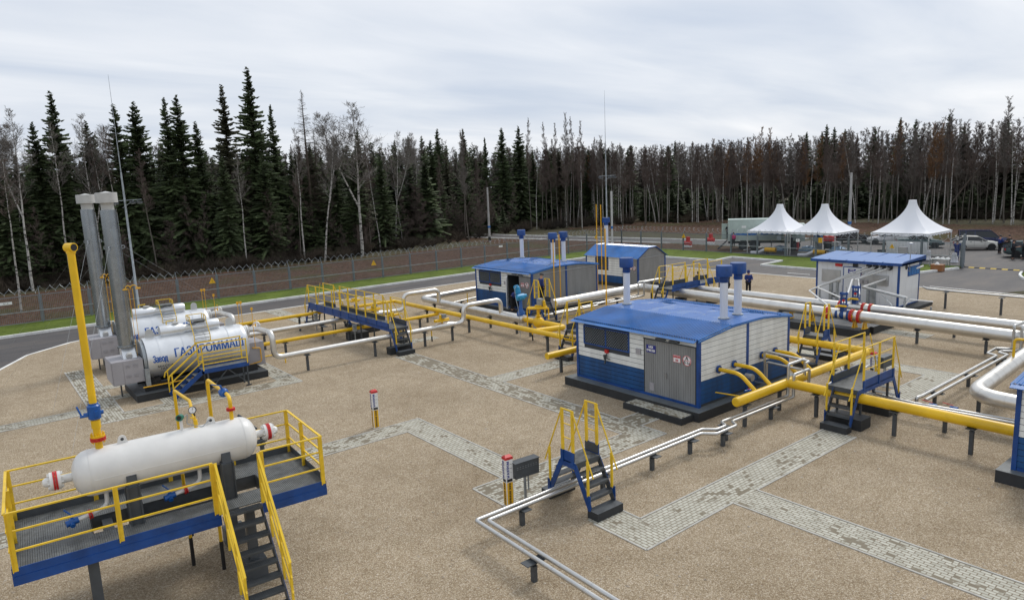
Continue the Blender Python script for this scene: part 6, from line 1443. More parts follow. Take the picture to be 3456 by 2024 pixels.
def tarp(x, y, lab, s=1):
    m = MB(); n = 12; vs = []
    for j in range(n+1):
        for i in range(n+1):
            u_, v_ = i/n*2-1, j/n*2-1; e_ = max(abs(u_), abs(v_)); h = .55*(1-e_**3)*(1+.35*noise.noise((x+u_*1.7, y+v_*1.7, 2))) + (.08*noise.noise((x+u_*5, y+v_*5, 5)) if e_ < 1 else 0)
            vs.append((x+u_*.75*s, y+v_*.85*s, max(0, h)*s))
    m.add(vs, [(j*(n+1)+i, j*(n+1)+i+1, (j+1)*(n+1)+i+1, (j+1)*(n+1)+i) for j in range(n) for i in range(n)], False)
    single('tarpaulin_heap', m, 'tarp', lab, 'tarpaulin')
tarp(73.6,43.6,'blue tarpaulin heap on the left under the left tent',.9); tarp(74.3,40.5,'blue tarpaulin heap between the left and middle tents'); tarp(75.3,37.6,'blue tarpaulin heap under the middle tent, right of the red crates',.95)
def pipe_spool(x, y, lab, n_):
    T = thing('wrapped_pipe', lab, 'pipe section', (x,y,0)); part('pipe', MB().cyl((x,y+.6,.5),(x+.1,y-.6,.5),.25,18), 'orange_pipe', T)
    b = MB()
    for k in (-.45,-.1,.25): b.cyl((x+.05,y+k,.5),(x+.05,y+k+.1,.5),.262,18)
    part('straps', b, 'yellow', T); part('mouth', MB().cyl((x+.1,y-.6,.5),(x+.11,y-.61,.5),.2,16), 'black', T)
    part('sleeve', MB().tube([(x,y+.6,.5),(x-.1,y+.85,.4),(x-.2,y+1.3,.15),(x-.2,y+2.2,.12)],.17,10,.2), 'cloth_white', T); part('stand', MB().box(x-.2,x+.2,y-.4,y-.3,0,.28).box(x-.2,x+.2,y+.3,y+.4,0,.28), 'grey_dark', T)
pipe_spool(69.1,42.0,'yellow wrapped pipe piece with a white hose before the left tent',0); pipe_spool(69.4,36.6,'yellow wrapped pipe piece with a long white hose before the middle tent',0)
T = thing('cabinet_stand', 'tall grey cabinet with a blue top under the middle tent', 'cabinet', (74.5,39.4,0)); part('case', MB().box(74.2,74.7,39.1,39.7,0,1.5), 'galv', T); part('top', MB().box(74.15,74.75,39.05,39.75,1.5,1.85), 'roof_blue', T)
T = thing('gas_cylinder', 'red gas cylinder under the left tent', 'cylinder', (74.6,41.9,0)); part('body', MB().lathe((74.6,41.9,0),(0,0,1),[(0,.13),(1.0,.13),(1.12,.06),(1.25,.04)],14), 'red', T); part('valve_cap', MB().cyl((74.6,41.9,1.25),(74.6,41.9,1.33),.05,8), 'black', T)
T = thing('crate_stand', 'red bins on a dark stand under the middle tent', 'bin', (76.5,39.2,0)); part('bins', MB().box(76.2,76.8,38.6,39.15,.95,1.5).box(76.2,76.8,39.2,39.75,.95,1.5), 'red', T); part('stand', MB().box(76.2,76.8,38.6,39.75,.55,.9).box(76.25,76.35,38.65,38.75,0,.55).box(76.25,76.35,39.6,39.7,0,.55), 'grey_dark', T)
T = thing('generator_set', 'dark machine on wheels with a white hood under the middle tent', 'generator', (75.3,38.6,0)); part('engine', MB().box(74.9,75.6,38.2,39.0,.25,.85).cyl((75.0,38.1,.3),(75.0,38.2,.3),.25,12), 'rubber', T); part('hood', MB().box(74.95,75.6,37.4,38.15,.6,1.05), 'car_silver', T)
T = thing('portable_pump', 'small black framed machine with a white case on the pavement behind the white cabin roof', 'machine', (72.8,35.3,0)); part('case', MB().box(72.5,73.0,34.6,36.0,.1,.55), 'cap_grey', T); part('handle', MB().tube([(72.7,34.8,.1),(72.7,34.8,.85),(72.7,35.9,.85),(72.7,35.9,.1)],.035,8,.2), 'black', T)
single('plastic_crate', MB().box(73.3,73.8,31.9,32.5,0,.55).box(73.28,73.82,31.88,32.52,.55,.6), 'grey_dark', 'dark crate on the asphalt by the left leg of the right tent', 'crate')
# striped white sheets on the fence by the gate
m = MB(); vs = []
for i in range(121):
    t_ = i/120; y = 29.6-(29.6-26.0)*t_; dx = .03*math.sin(i*.9)+.02*math.sin(i*2.3); vs += [(68.55+dx, y, .62+.03*math.sin(i*.5)), (68.5, y, 2.05)]
m.add(vs, [(2*i, 2*i+2, 2*i+3, 2*i+1) for i in range(120)]); single('white_screen_cloth', m, 'cloth_white', 'white draped cloth screen hung behind the fence in front of the right tent', 'cloth screen')
T = thing('meter_cabinet', 'light grey wall cabinet on a post before the white cloth screen', 'cabinet', (67.4,27.6,0)); part('case', MB().box(67.2,67.5,27.25,27.95,.95,1.6), 'box_grey', T); part('post', MB().box(67.35,67.42,27.4,27.48,0,.95).box(67.35,67.42,27.7,27.78,0,.95), 'grey_dark', T)
T = thing('meter_cabinet', 'small grey cabinet on a post right of the larger light grey one', 'cabinet', (67.4,26.7,0)); part('case', MB().box(67.3,67.5,26.45,26.85,.95,1.15), 'box_grey', T); part('post', MB().box(67.38,67.43,26.62,26.68,0,.95), 'grey_dark', T)
def table(x, y, lab, a=.9, b=.45, cloth=True):
    T = thing('covered_table', lab, 'table', (x,y,0)); part('tabletop', MB().box(x-b,x+b,y-a,y+a,.72,.75), 'cap_grey', T)
    for sx in (-1,1):
        for sy in (-1,1): part('leg', MB().box(x+sx*(b-.06)-.02,x+sx*(b-.06)+.02,y+sy*(a-.06)-.02,y+sy*(a-.06)+.02,0,.72), 'galv', T)
    return T
table(73.2,28.6,'table under the right tent, behind the cloth screen'); 
m = MB(); n = 60; P = []
for i in range(n):
    an = 2*math.pi*i/n; c, s = math.cos(an), math.sin(an); q = 1/max(abs(c)/.5, abs(s)/.95); P.append((73.2+c*q, 28.6+s*q, 1+.05*math.sin(i*1.7)))
vs = [(x, y, .765) for x, y, k in P]+[(73.2+(x-73.2)*k*1.06, 28.6+(y-28.6)*k*1.04, .12) for x, y, k in P]
m.add(vs, [tuple(range(n))]+[(i,(i+1)%n,n+(i+1)%n,n+i) for i in range(n)]); single('tablecloth', m, 'cloth_white', 'white cloth hanging to the ground over the table under the right tent', 'tablecloth')
table(67.0,24.35,'small metal legged table by the gate, covered with white helmets',.75,.35)
for i in range(9):
    x, y = 66.78+.21*(i % 3), 23.75+.42*(i//3)
    T = thing('safety_helmet', 'white safety helmet on the metal legged table, '+['front','middle','rear'][i % 3]+' row, '+['rightmost','middle','leftmost'][i//3], 'helmet', (x,y,.75), 'white helmets on the table by the gate')
    part('shell', MB().lathe((x,y,.75),(0,0,1),[(0,.17),(.015,.13),(.07,.12),(.12,.08),(.14,.01)],14), 'white_paint', T)
T = thing('wooden_box', 'brown wooden box on the kerb by the gate with a helmet on it', 'box', (64.4,23.5,0)); part('body', MB().box(64.1,64.7,23.1,24.0,.02,.55), 'wood', T); part('lid', MB().box(64.08,64.72,23.08,24.02,.55,.58), 'wood', T)
T = thing('safety_helmet', 'white safety helmet lying on the brown wooden box', 'helmet', (64.4,23.6,.58)); part('shell', MB().lathe((64.4,23.6,.58),(0,0,1),[(0,.2),(.015,.15),(.09,.14),(.16,.09),(.18,.01)],16), 'white_paint', T)
def chair(x, y, rot, lab):
    T = thing('covered_chair', lab, 'chair', (x,y,0), None, R(rot))
    part('seat', MB().box(-.22,.22,-.22,.22,.42,.48), 'cloth_white', T, local=True)
    part('backrest', MB().lathe((0,.2,.75),(0,1,0),[(0,.2),(.04,.2)],16).box(-.2,.2,.2,.24,.45,.75), 'cloth_white', T, local=True)
    part('skirt', MB().lathe((0,0,.02),(0,0,1),[(0,.36),(.2,.27),(.42,.26)],12), 'cloth_white', T, local=True)
chair(71.0,24.6,100,'white covered chair standing right by the open gate leaf')
for i, (x, y) in enumerate(((72.3,29.6),(72.0,28.2),(71.9,27.2))): chair(x, y, 80+i*20, 'white covered chair behind the fence under the right tent, '+('leftmost' if i == 0 else 'in the middle' if i == 1 else 'rightmost'))
# red and white barrier blocks
for x, y, lab in ((71.2,54.6,'red and white barrier block in front of the fence, the left one'),(76.3,54.9,'red and white barrier block on the far road, the right one')):
    T = thing('barrier_block', lab, 'barrier', (x,y,0)); part('base', MB().box(x-.25,x+.25,y-.45,y+.45,0,.32), 'white_paint', T); part('body', MB().cyl((x,y-.5,.55),(x,y+.5,.55),.26,14), 'red', T); part('top', MB().box(x-.12,x+.12,y-.25,y+.2,.78,1.35), 'red', T)

# ================================================================ vehicles
def car(x, y, rot, label, paint, L=4.4, W=1.7, H=1.45, kind='sedan', z=0):
    """local +x is the front"""
    T = thing('parked_car', label, 'car', (x, y, z), None, R(rot)); h = L/2
    if kind == 'sedan': st = [(-1,.62,.80,0),(-.97,.45,.93,0),(-.80,.32,.99,0),(-.62,.30,1.0,0),(-.38,.30,.98,1),(-.05,.30,.96,1),(.16,.30,.94,1),(.42,.30,.90,0),(.75,.30,.82,0),(.95,.36,.70,0),(1,.5,.6,0)]
    elif kind == 'hatch': st = [(-1,.55,.85,0),(-.97,.42,.98,0),(-.86,.32,1.0,1),(-.62,.30,.99,1),(-.2,.30,.97,1),(.14,.30,.94,1),(.42,.30,.90,0),(.75,.30,.82,0),(.95,.36,.70,0),(1,.5,.6,0)]
    elif kind == 'van': st = [(-1,.5,.95,0),(-.98,.42,1.0,1),(-.9,.32,1.05,1),(-.5,.30,1.05,1),(0,.30,1.03,1),(.25,.30,1.0,1),(.55,.30,.96,0),(.8,.30,.88,0),(.96,.36,.75,0),(1,.5,.62,0)]
    else: st = [(-1,.5,.95,0),(-.98,.42,1.02,0),(-.86,.36,1.05,1),(-.5,.34,1.05,1),(-.05,.34,1.03,1),(.15,.34,1.02,1),(.4,.34,1.0,0),(.75,.34,.94,0),(.96,.4,.8,0),(1,.5,.65,0)]
    def sec(x_, sill, belt, w): return [(x_,-w*.94,sill),(x_,-w,sill+.12),(x_,-w,(sill+belt)/2),(x_,-w*.96,belt),(x_,-w*.6,belt+.03),(x_,0,belt+.045),(x_,w*.6,belt+.03),(x_,w*.96,belt),(x_,w,(sill+belt)/2),(x_,w,sill+.12),(x_,w*.94,sill)]
    m = MB(); vs = []; k = 11
    for (t_, s_, b_, r_) in st: vs += sec(t_*h, s_*.9, b_, W/2*(1-.22*max(0,abs(t_)-.7)/.3*.9))
    m.add(vs, [(i*k+j, (i+1)*k+j, (i+1)*k+(j+1) % k, i*k+(j+1) % k) for i in range(len(st)-1) for j in range(k)], True)
    m.add(vs[:k], [tuple(range(k))]); m.add(vs[-k:], [tuple(range(k-1,-1,-1))]); body = part('body', m, paint, T, local=True)
    cab = [s for s in st if s[3]]; x0, x1 = cab[0][0]*h, cab[-1][0]*h
    fr = {'sedan': (.75, .66), 'hatch': (1.15, .66), 'van': (.04, .70), 'suv': (.14, .52)}[kind]; bz = .96
    A_ = [(x0-fr[0]*.35, bz), (x0+fr[0]*.55, H-.03), ((x0+x1)/2, H), (x1-.12, H-.05), (x1+fr[1], bz-.04)]
    def cabin(inset, zt_): 
        mm = MB(); vv = []
        for (xx, zz) in A_:
            top = zz > bz+.1; w = W/2*(.74 if top else .93)-inset
            vv += [(xx, -w, zz-zt_ if top else zz), (xx, w, zz-zt_ if top else zz)]
        base = [(xx, s*(W/2*.93-inset), bz-.03) for xx in (A_[1][0], A_[2][0], A_[3][0]) for s in (-1, 1)]
        vv += base; mm.add(vv, [(0,1,3,2),(2,3,5,4),(4,5,7,6),(6,7,9,8),(0,2,10),(2,4,12,10),(4,6,14,12),(6,8,14),(1,11,3),(3,11,13,5),(5,13,15,7),(7,15,9)]); return mm
    gl = part('windows', cabin(0, .0), 'glass_dark', T, local=True)
    rf = MB(); w = W/2*.75
    rf.add([(A_[1][0]-.03,-w,A_[1][1]+.008),(A_[1][0]-.03,w,A_[1][1]+.008),(A_[2][0],-w*1.01,H+.012),(A_[2][0],w*1.01,H+.012),(A_[3][0]+.04,-w,A_[3][1]+.006),(A_[3][0]+.04,w,A_[3][1]+.006)], [(0,1,3,2),(2,3,5,4)])
    for s in (-1, 1):
        for a, b in (((A_[0][0],bz),(A_[1][0],A_[1][1])), ((A_[4][0],bz-.04),(A_[3][0],A_[3][1]))): rf.bar((a[0],s*W/2*.925,a[1]),(b[0],s*W/2*.75,b[1]),.07,.05)
        for xx in (A_[2][0]-.12,)+((A_[2][0]-.95,) if kind in ('van','suv','hatch') else ()): rf.bar((xx,s*(W/2*.935),bz),(xx+.03,s*(W/2*.755),H-.02),.07,.03)
        rf.bar((A_[1][0],s*w*1.0,A_[1][1]),(A_[3][0],s*w*1.0,A_[3][1]),.06,.05)
    part('roof', rf, paint, T, local=True)
    for xx in (-.60*h, .62*h):
        for s in (-1, 1):
            wl = part('wheel', MB().lathe((xx,s*(W/2-.20),.31),(0,s,0),[(0,.27),(.02,.31),(.18,.31),(.21,.28),(.21,.20)],22), 'rubber', T, local=True)
            part('rim', MB().lathe((xx,s*(W/2-.02),.31),(0,s,0),[(0,.2),(.015,.19),(.02,.05),(.03,.0)],14), 'galv', T, wl, local=True)
            part('wheel_arch', MB().cyl((xx,s*(W/2-.06),.34),(xx,s*(W/2+.003),.34),.36,20), 'black', T, wl, local=True)
    for s in (-1, 1):
        part('headlight', MB().box(h*.90,h*.955,s*W*.36-.16,s*W*.36+.16,.60,.74), 'lamp_glass', T, local=True); part('tail_light', MB().box(-h*1.0,-h*.955,s*W*.36-.14,s*W*.36+.14,.68,.86), 'red', T, local=True)
        part('mirror', MB().box(x1+.10,x1+.22,s*W*.5-.02+s*.04,s*W*.5+.06+s*.04,.92,1.04), paint, T, local=True)
    tr_ = MB()
    for s in (-1, 1):
        for xx in (-.12*h, .33*h): tr_.box(xx,xx+.012,s*W/2-.004,s*W/2+.006,.42,.94)
        for xx in (-.30*h, .14*h): tr_.box(xx,xx+.16,s*W/2,s*W/2+.02,.84,.88)
    part('door_seams', tr_, 'black', T, local=True); part('bumper', MB().box(h*.93,h*1.01,-W*.42,W*.42,.34,.50).box(-h*1.01,-h*.96,-W*.42,W*.42,.38,.52), paint, T, local=True)
    part('number_plate', MB().box(h*1.011,h*1.016,-.25,.25,.38,.48), 'sign_white', T, local=True)
    return T
car(83.0,26.9,-62,'silver and grey hatchback parked side-on just right of the gate leaf','car_champagne',4.2,1.68,1.42,'hatch')
car(86.6,27.2,-66,'dark blue minivan parked behind the silver hatchback','car_navy',4.9,1.9,1.75,'van')
car(85.3,36.6,118,'silver sedan seen between the middle and right tents, facing left','car_silver',4.6,1.8,1.45,'sedan')
car(82.6,32.2,-62,'grey-green sedan parked behind the right tent','car_green',4.6,1.72,1.42,'sedan')
car(84.6,40.6,-60,'black off-road car parked beside the pale power pole','car_black',4.5,1.85,1.68,'suv')
car(78.3,20.6,-70,'dark green car at the right edge behind the standing men','car_green',4.5,1.75,1.5,'hatch')
car(88.3,35.4,-62,'white car with a red stripe mostly hidden behind the silver sedan','white_paint',4.3,1.7,1.45,'hatch')
# box truck
T = thing('box_truck', 'pale green box truck with an open rear door and steps behind the left tent', 'truck', (73.2,46.4,0), None, 0)
dx_, dy_ = Vector((.55,-.83,0)), Vector((.83,.55,0))
def tb(m, a0, a1, b0, b1, z0, z1):
    o = Vector((70.5,48.3,0)); P = [o+dx_*a+dy_*b for a, b in ((a0,b0),(a1,b0),(a1,b1),(a0,b1))]
    return m.add([(p.x,p.y,z0) for p in P]+[(p.x,p.y,z1) for p in P], [(0,3,2,1),(4,5,6,7),(0,1,5,4),(1,2,6,5),(2,3,7,6),(3,0,4,7)])
bx = part('box', tb(MB(),0,6.2,0,2.4,1.15,3.55), 'truck_green', T); e = MB()
tb(e,-.03,6.23,-.03,.03,3.5,3.58); tb(e,-.03,6.23,2.37,2.43,3.5,3.58); tb(e,-.03,.03,.03,2.37,3.5,3.58); tb(e,6.17,6.23,.03,2.37,3.5,3.58); tb(e,-.03,.03,-.03,.03,1.12,3.5); tb(e,-.03,.03,2.37,2.43,1.12,3.5)
part('box_edges', e, 'truck_green', T, bx); e = MB(); tb(e,.3,3.2,-.012,-.002,1.75,1.98); tb(e,3.6,6,-.012,-.002,1.75,2.0); part('stripe', e, 'roof_blue', T, bx)
e = MB(); tb(e,-.015,-.002,.95,1.6,1.3,3.1); part('doorway', e, 'black', T, bx); e = MB(); tb(e,-.75,-.02,.9,.94,1.25,3.1); d_ = part('door', e, 'truck_green', T, bx, )
e = MB(); tb(e,1.5,2.0,-.02,-.002,2.6,2.85); part('air_unit', e, 'white_paint', T)
e = MB(); tb(e,0,8.0,.7,.85,.75,.95); tb(e,0,8.0,1.55,1.7,.75,.95); tb(e,2.5,3.6,.1,.6,.45,1.0); part('chassis', e, 'black', T)
e = MB(); tb(e,6.5,8.4,.1,2.3,.95,2.9); cb = part('cab', e, 'truck_green', T); e = MB(); tb(e,7.0,8.2,.09,.1,2.0,2.7); part('window', e, 'glass_dark', T, cb)
o = Vector((70.5,48.3,0))
for a in (1.7,2.9,7.4):
    for b, s in ((.05,1),(2.35,-1)):
        c = o+dx_*a+dy_*b; c.z = .52; wl = part('wheel', MB().cyl(c, c+dy_*(s*.3), .52, 20), 'rubber', T); part('rim', MB().cyl(c-dy_*(s*.01), c+dy_*(s*.02), .25, 12), 'grey_dark', T, wl)
e = MB()
for i in range(5): tb(e,-.35-i*.2,-.12-i*.2,.95,1.6,1.0-i*.22,1.03-i*.22)
for b in (.93,1.62):
    p, q = o+dx_*(-.1)+dy_*b, o+dx_*(-1.25)+dy_*b; e.bar((p.x,p.y,1.1),(q.x,q.y,0),.05,.12)
part('steps', e, 'grey_dark', T)

# ================================================================ people
def skin_body(name, pts, edges, radii, mat, T, parent=None):
    me = bpy.data.meshes.new(name); me.from_pydata(pts, edges, []); o = bpy.data.objects.new(name, me); col.objects.link(o)
    md = o.modifiers.new('skin', 'SKIN'); md.use_smooth_shade = True
    for i, sv in enumerate(me.skin_vertices[0].data): sv.radius = radii[i] if isinstance(radii[i], tuple) else (radii[i], radii[i]); sv.use_root = (i == 0)
    o.modifiers.new('sub', 'SUBSURF').levels = 1; o.modifiers['sub'].render_levels = 1
    dg = bpy.context.evaluated_depsgraph_get(); dg.update(); m2 = bpy.data.meshes.new_from_object(o.evaluated_get(dg)); bpy.data.objects.remove(o)
    m2.materials.clear(); m2.materials.append(MATS[mat]); m2.name = name
    for p in m2.polygons: p.use_smooth = True
    q = bpy.data.objects.new(name, m2); col.objects.link(q); q.parent = parent or T; return q
def person(x, y, z, rot, label, top='jacket_blue', bottom='trousers', head='cap', lean=0, H=1.78, arms='down', stride=.0, head_mat='black', group=None):
    """local +x is the way the person faces"""
    T = thing('person', label, 'person', (x, y, z), group, R(rot)); k = H/1.78
    def L(px, pz):                   # lean the upper body about the hips
        a = R(lean); dz = pz-.95; return (px+dz*math.sin(a)*(1 if dz > 0 else 0)) if dz > 0 else px, (.95+dz*math.cos(a)) if dz > 0 else pz
    def V(px, py, pz): a, b = L(px, pz); return (a*k, py*k, b*k)
    hip, waist, chest, neck = V(0,0,.95), V(0,0,1.10), V(0,0,1.34), V(.0,0,1.50)
    hd0, hd1 = V(.02,0,1.58), V(.03,0,1.70)
    sh = [V(0,s*.20,1.43) for s in (-1,1)]
    if arms == 'down': el = [V(-.02,s*.25,1.14) for s in (-1,1)]; ha = [V(.06,s*.25,.90) for s in (-1,1)]
    elif arms == 'front': el = [V(.10,s*.26,1.18) for s in (-1,1)]; ha = [V(.34,s*.14,1.16) for s in (-1,1)]
    elif arms == 'up': el = [V(.16,s*.26,1.38) for s in (-1,1)]; ha = [V(.22,s*.10,1.62) for s in (-1,1)]
    else: el = [V(-.08,s*.27,1.15) for s in (-1,1)]; ha = [V(-.14,s*.08,1.0) for s in (-1,1)]
    hipj = [(0,s*.10*k,.90*k) for s in (-1,1)]; kn = [((.03+s*stride*.5)*k,s*.11*k,.50*k) for s in (-1,1)]; an = [((-.02+s*stride)*k,s*.12*k,.10*k) for s in (-1,1)]; to = [((.14+s*stride)*k,s*.13*k,.05*k) for s in (-1,1)]
    P = [hip,waist,chest,neck,hd0,hd1]; E_ = [(0,1),(1,2),(2,3),(3,4),(4,5)]; Rr = [(.13,.16),(.12,.14),(.12,.17),(.055,.055),(.085,.075),(.095,.08)]
    for i in (0,1):
        b = len(P); P += [sh[i],el[i],ha[i]]; E_ += [(2,b),(b,b+1),(b+1,b+2)]; Rr += [.06,.048,.036]
        b = len(P); P += [hipj[i],kn[i],an[i],to[i]]; E_ += [(0,b),(b,b+1),(b+1,b+2),(b+2,b+3)]; Rr += [.095,.068,.048,.04]
    body = skin_body('body', P, E_, [tuple(q*k for q in r) if isinstance(r, tuple) else r*k for r in Rr], 'skin', T)
    # jacket
    P = [V(0,0,.86),waist,chest,V(0,0,1.47)]; E_ = [(0,1),(1,2),(2,3)]; Rr = [(.17,.20),(.16,.19),(.15,.21),(.08,.09)]
    for i in (0,1):
        b = len(P); P += [sh[i],el[i],tuple(Vector(el[i]).lerp(Vector(ha[i]),.8))]; E_ += [(2,b),(b,b+1),(b+1,b+2)]; Rr += [.092,.072,.055]
    skin_body('jacket', P, E_, [tuple(q*k for q in r) if isinstance(r, tuple) else r*k for r in Rr], top, T)
    P = [hip]; E_ = []; Rr = [(.14,.165)]
    for i in (0,1):
        b = len(P); P += [hipj[i],kn[i],an[i]]; E_ += [(0,b),(b,b+1),(b+1,b+2)]; Rr += [.11,.088,.075]
    skin_body('trousers', P, E_, [tuple(q*k for q in r) if isinstance(r, tuple) else r*k for r in Rr], bottom, T)
    sh_ = MB()
    for i in (0,1): sh_.sphere((an[i][0]+.05*k,an[i][1],.055*k),.06*k,10,6,(2.1,.9,.9))
    part('shoes', sh_, 'black', T, local=True)
    hc = Vector(hd1); hx = Vector(V(.03,0,1.80))-hc; hx.normalize()
    f = MB().sphere(hc+Vector((.085*k,0,-.02*k)),.016*k,8,6).bar(hc+Vector((.082*k,-.025*k,-.06*k)),hc+Vector((.082*k,.025*k,-.06*k)),.008*k); part('face', f, 'skin', T, body, local=True)
    ey = MB().sphere(hc+Vector((.082*k,-.03*k,.01*k)),.009*k,6,5).sphere(hc+Vector((.082*k,.03*k,.01*k)),.009*k,6,5); part('eyes', ey, 'black', T, body, local=True)
    hm = MB()
    if head == 'cap': hm.lathe(hc+hx*.015*k, hx, [(0,.108*k),(.05*k,.108*k),(.085*k,.085*k),(.1*k,.01)],16).cyl(hc+hx*.02*k+Vector((.08*k,0,0)),hc+hx*.032*k+Vector((.13*k,0,0)),.06*k,10)
    elif head == 'helmet': hm.lathe(hc+hx*.02*k, hx, [(0,.15*k),(.01*k,.12*k),(.06*k,.115*k),(.12*k,.06*k),(.13*k,.01)],16)
    elif head == 'hood': hm.sphere(hc+Vector((-.03*k,0,.01*k)),.125*k,14,10,(1,.95,1.15))
    else: hm.sphere(hc+Vector((-.02*k,0,.025*k)),.1*k,14,10,(1,.95,1))
    part('headwear' if head != 'hair' else 'hair', hm, head_mat, T, local=True)
    for i, s in ((0,-1),(1,1)):
        h_ = MB(); a, b = Vector(el[i]), Vector(ha[i]); d = (b-a).normalized(); n = d.cross(Vector((1,0,0)) if abs(d.x) < .8 else Vector((0,1,0))).normalized(); w_ = d.cross(n)
        h_.sphere(b+d*.02,.034*k,8,6)
        for j, ln in enumerate((.06,.072,.078,.068)):
            st_ = b+d*.04*k+w_*(j-1.5)*.017*k; h_.tube([st_, st_+d*ln*.55*k, st_+(d*ln*.9+n*.02*s)*k], .0085*k, 5)
        h_.tube([b+w_*.03*k, b+w_*.055*k+d*.03*k, b+w_*.05*k+d*.06*k], .009*k, 5); part('hand', h_, 'black' if top == 'jacket_blue' else 'skin', T, local=True)
    return T
person(28.28,32.98,1.36,-15,'man in a black cap standing on the narrow crossover by the grey end wall','jacket_blue',arms='down')
person(28.5,36.3,.37,-75,'worker in blue bending over in the open doorway behind the cyan gear drive','jacket_blue',lean=52,arms='front',head='hood')
person(44.9,29.0,0,-130,'worker in blue padded suit and hood standing behind the widest silver pipes','jacket_blue',head='hood',head_mat='jacket_blue',arms='front')
person(43.4,32.2,0,200,'man in black leaning forward behind the yellow rails of the far crossover bridge','jacket_dark',lean=28,arms='front',head='hair')
person(43.2,29.6,0,150,'man in black half hidden behind a white vent pipe of the main building','jacket_dark',arms='front',head='hair')
person(72.6,25.0,0,200,'worker in blue overalls with raised arms between the right tent and the gate leaf','jacket_blue','jacket_blue',arms='up',head='hair',H=1.85)
person(80.3,23.9,0,-40,'man in dark blue jacket in the group at the right, the left one','jacket_blue',arms='front',head='hair')
person(80.9,23.3,0,140,'man in brown leather jacket at the right, facing the man in dark blue','jacket_brown',arms='front',head='hair')
person(75.7,21.45,0,-100,'man in black standing nearest the gate, at the right of the photo','jacket_dark',arms='front',head='hair')
person(76.2,20.75,0,120,'man in dark clothes striding at the very right edge','jacket_dark',stride=.12,arms='front',head='hair')
person(77.2,20.6,0,150,'man in dark jacket at the right edge behind the striding man','jacket_brown',arms='down',head='hair')
person(70.25,47.4,.45,60,'person in a pink coat climbing the steps of the box truck','jacket_pink',head='hair',H=1.7)
person(70.95,48.6,1.25,200,'person in dark clothes standing in the doorway of the box truck','jacket_dark',head='hair',arms='front')
person(73.9,42.3,0,90,'man in black seen through the fence under the left tent','jacket_dark',head='hair')
# ================================================================ trees
def ribbon(vs, fs, a, b, w, side):
    o = len(vs); s = side*w; vs += [a-s, a+s, b+s*.45, b-s*.45]; fs.append((o,o+1,o+2,o+3))
def spruce_mesh(seed, H=21, Rm=2.5, base=.12, dens=1.0, dead=False, lite=False):
    rn = random.Random(seed); g = MB(); f = []; v = []; tw = MB(); tv = []; tf = []
    lx, ly = rn.uniform(-.25,.25), rn.uniform(-.25,.25)
    g.lathe((0,0,0),(0,0,1),[(0,.24),(H*.3,.18),(H*.7,.09),(H,.015)],8 if not lite else 5)
    z = H*base; step = (.36 if not lite else .75)/dens; asym = [rn.uniform(.72,1.15) for _ in range(8)]
    while z < H-.15:
        t = z/H; core = max(.03, (1-t)**.78); nb = int((8 if not lite else 6)*(1 if t < .85 else .7)); 
        low = min(1, (t-base)/.18+.55)
        for b in range(nb):
            az = rn.uniform(0, 2*math.pi); L = Rm*core*low*rn.uniform(.45,1.15)*asym[int(az/6.2832*8) % 8]
            if rn.random() < .10: L *= 1.25
            if L < .12: L = .12
            d = Vector((math.cos(az), math.sin(az), 0)); sd = Vector((-d.y, d.x, 0)); zz = z+rn.uniform(-.32,.32)
            up0 = (.25+.5*t)*rn.uniform(.3,1.6); droop = (.42-.35*t)*L*rn.uniform(.5,1.7)
            n = max(2, int(L/(.42 if not lite else .9))); pr = Vector((0,0,zz))
            for i in range(1, n+1):
                s = i/n; p = Vector((0,0,zz))+d*(L*s)+Vector((0,0,up0*L*s*.5-droop*s*s*1.2+.10*L*s**4)); 
                w = (.36*(1-s*.5)+.10)*(1.0 if not lite else 1.7)
                if dead:
                    ribbon(tv, tf, pr, p, .014, Vector((0,0,1)))
                    for q in range(3): e = p+sd*rn.uniform(-.35,.35)*(1.2-s)+Vector((0,0,-rn.uniform(.05,.3))); ribbon(tv, tf, pr.lerp(p,rn.random()), e, .01, Vector((0,0,1)))
                else:
                    o = len(v); sag = Vector((0,0,-w*rn.uniform(.5,1.3)))
                    v += [pr, pr+sd*w*rn.uniform(.6,1.1)+sag*.6, p+sd*w*rn.uniform(.1,.5)+sag*.5, p+d*.1, p-sd*w*rn.uniform(.1,.5)+sag*.5, pr-sd*w*rn.uniform(.6,1.1)+sag*.6]
                    f.append((o,o+1,o+2,o+3)); f.append((o,o+3,o+4,o+5))
                    if not lite or i % 2:
                        o = len(v); hg = rn.uniform(.22,.5)*(1.05-t*.6)*(1.6 if lite else 1); jl = rn.uniform(-.1,.1)
                        v += [pr, p, p+Vector((jl,0,-hg*.5)), pr.lerp(p,.5)+sd*jl+Vector((0,0,-hg))]; f.append((o,o+1,o+2,o+3))
                pr = p
        z += step*rn.uniform(.7,1.25)*(1-.35*t)
    for k in range(3 if not lite else 0):      # bare lower limbs
        for q in range(10):
            az = rn.uniform(0,6.28); zz = rn.uniform(.05,base+.12)*H; L = rn.uniform(.5,1.6); d = Vector((math.cos(az),math.sin(az),-.15)); ribbon(tv, tf, Vector((0,0,zz)), Vector((0,0,zz))+d*L, .02, Vector((0,0,1)))
    crown = MB().add(v, f) if v else None; 
    if tv: tw.add(tv, tf)
    return g, crown, tw if tv else None
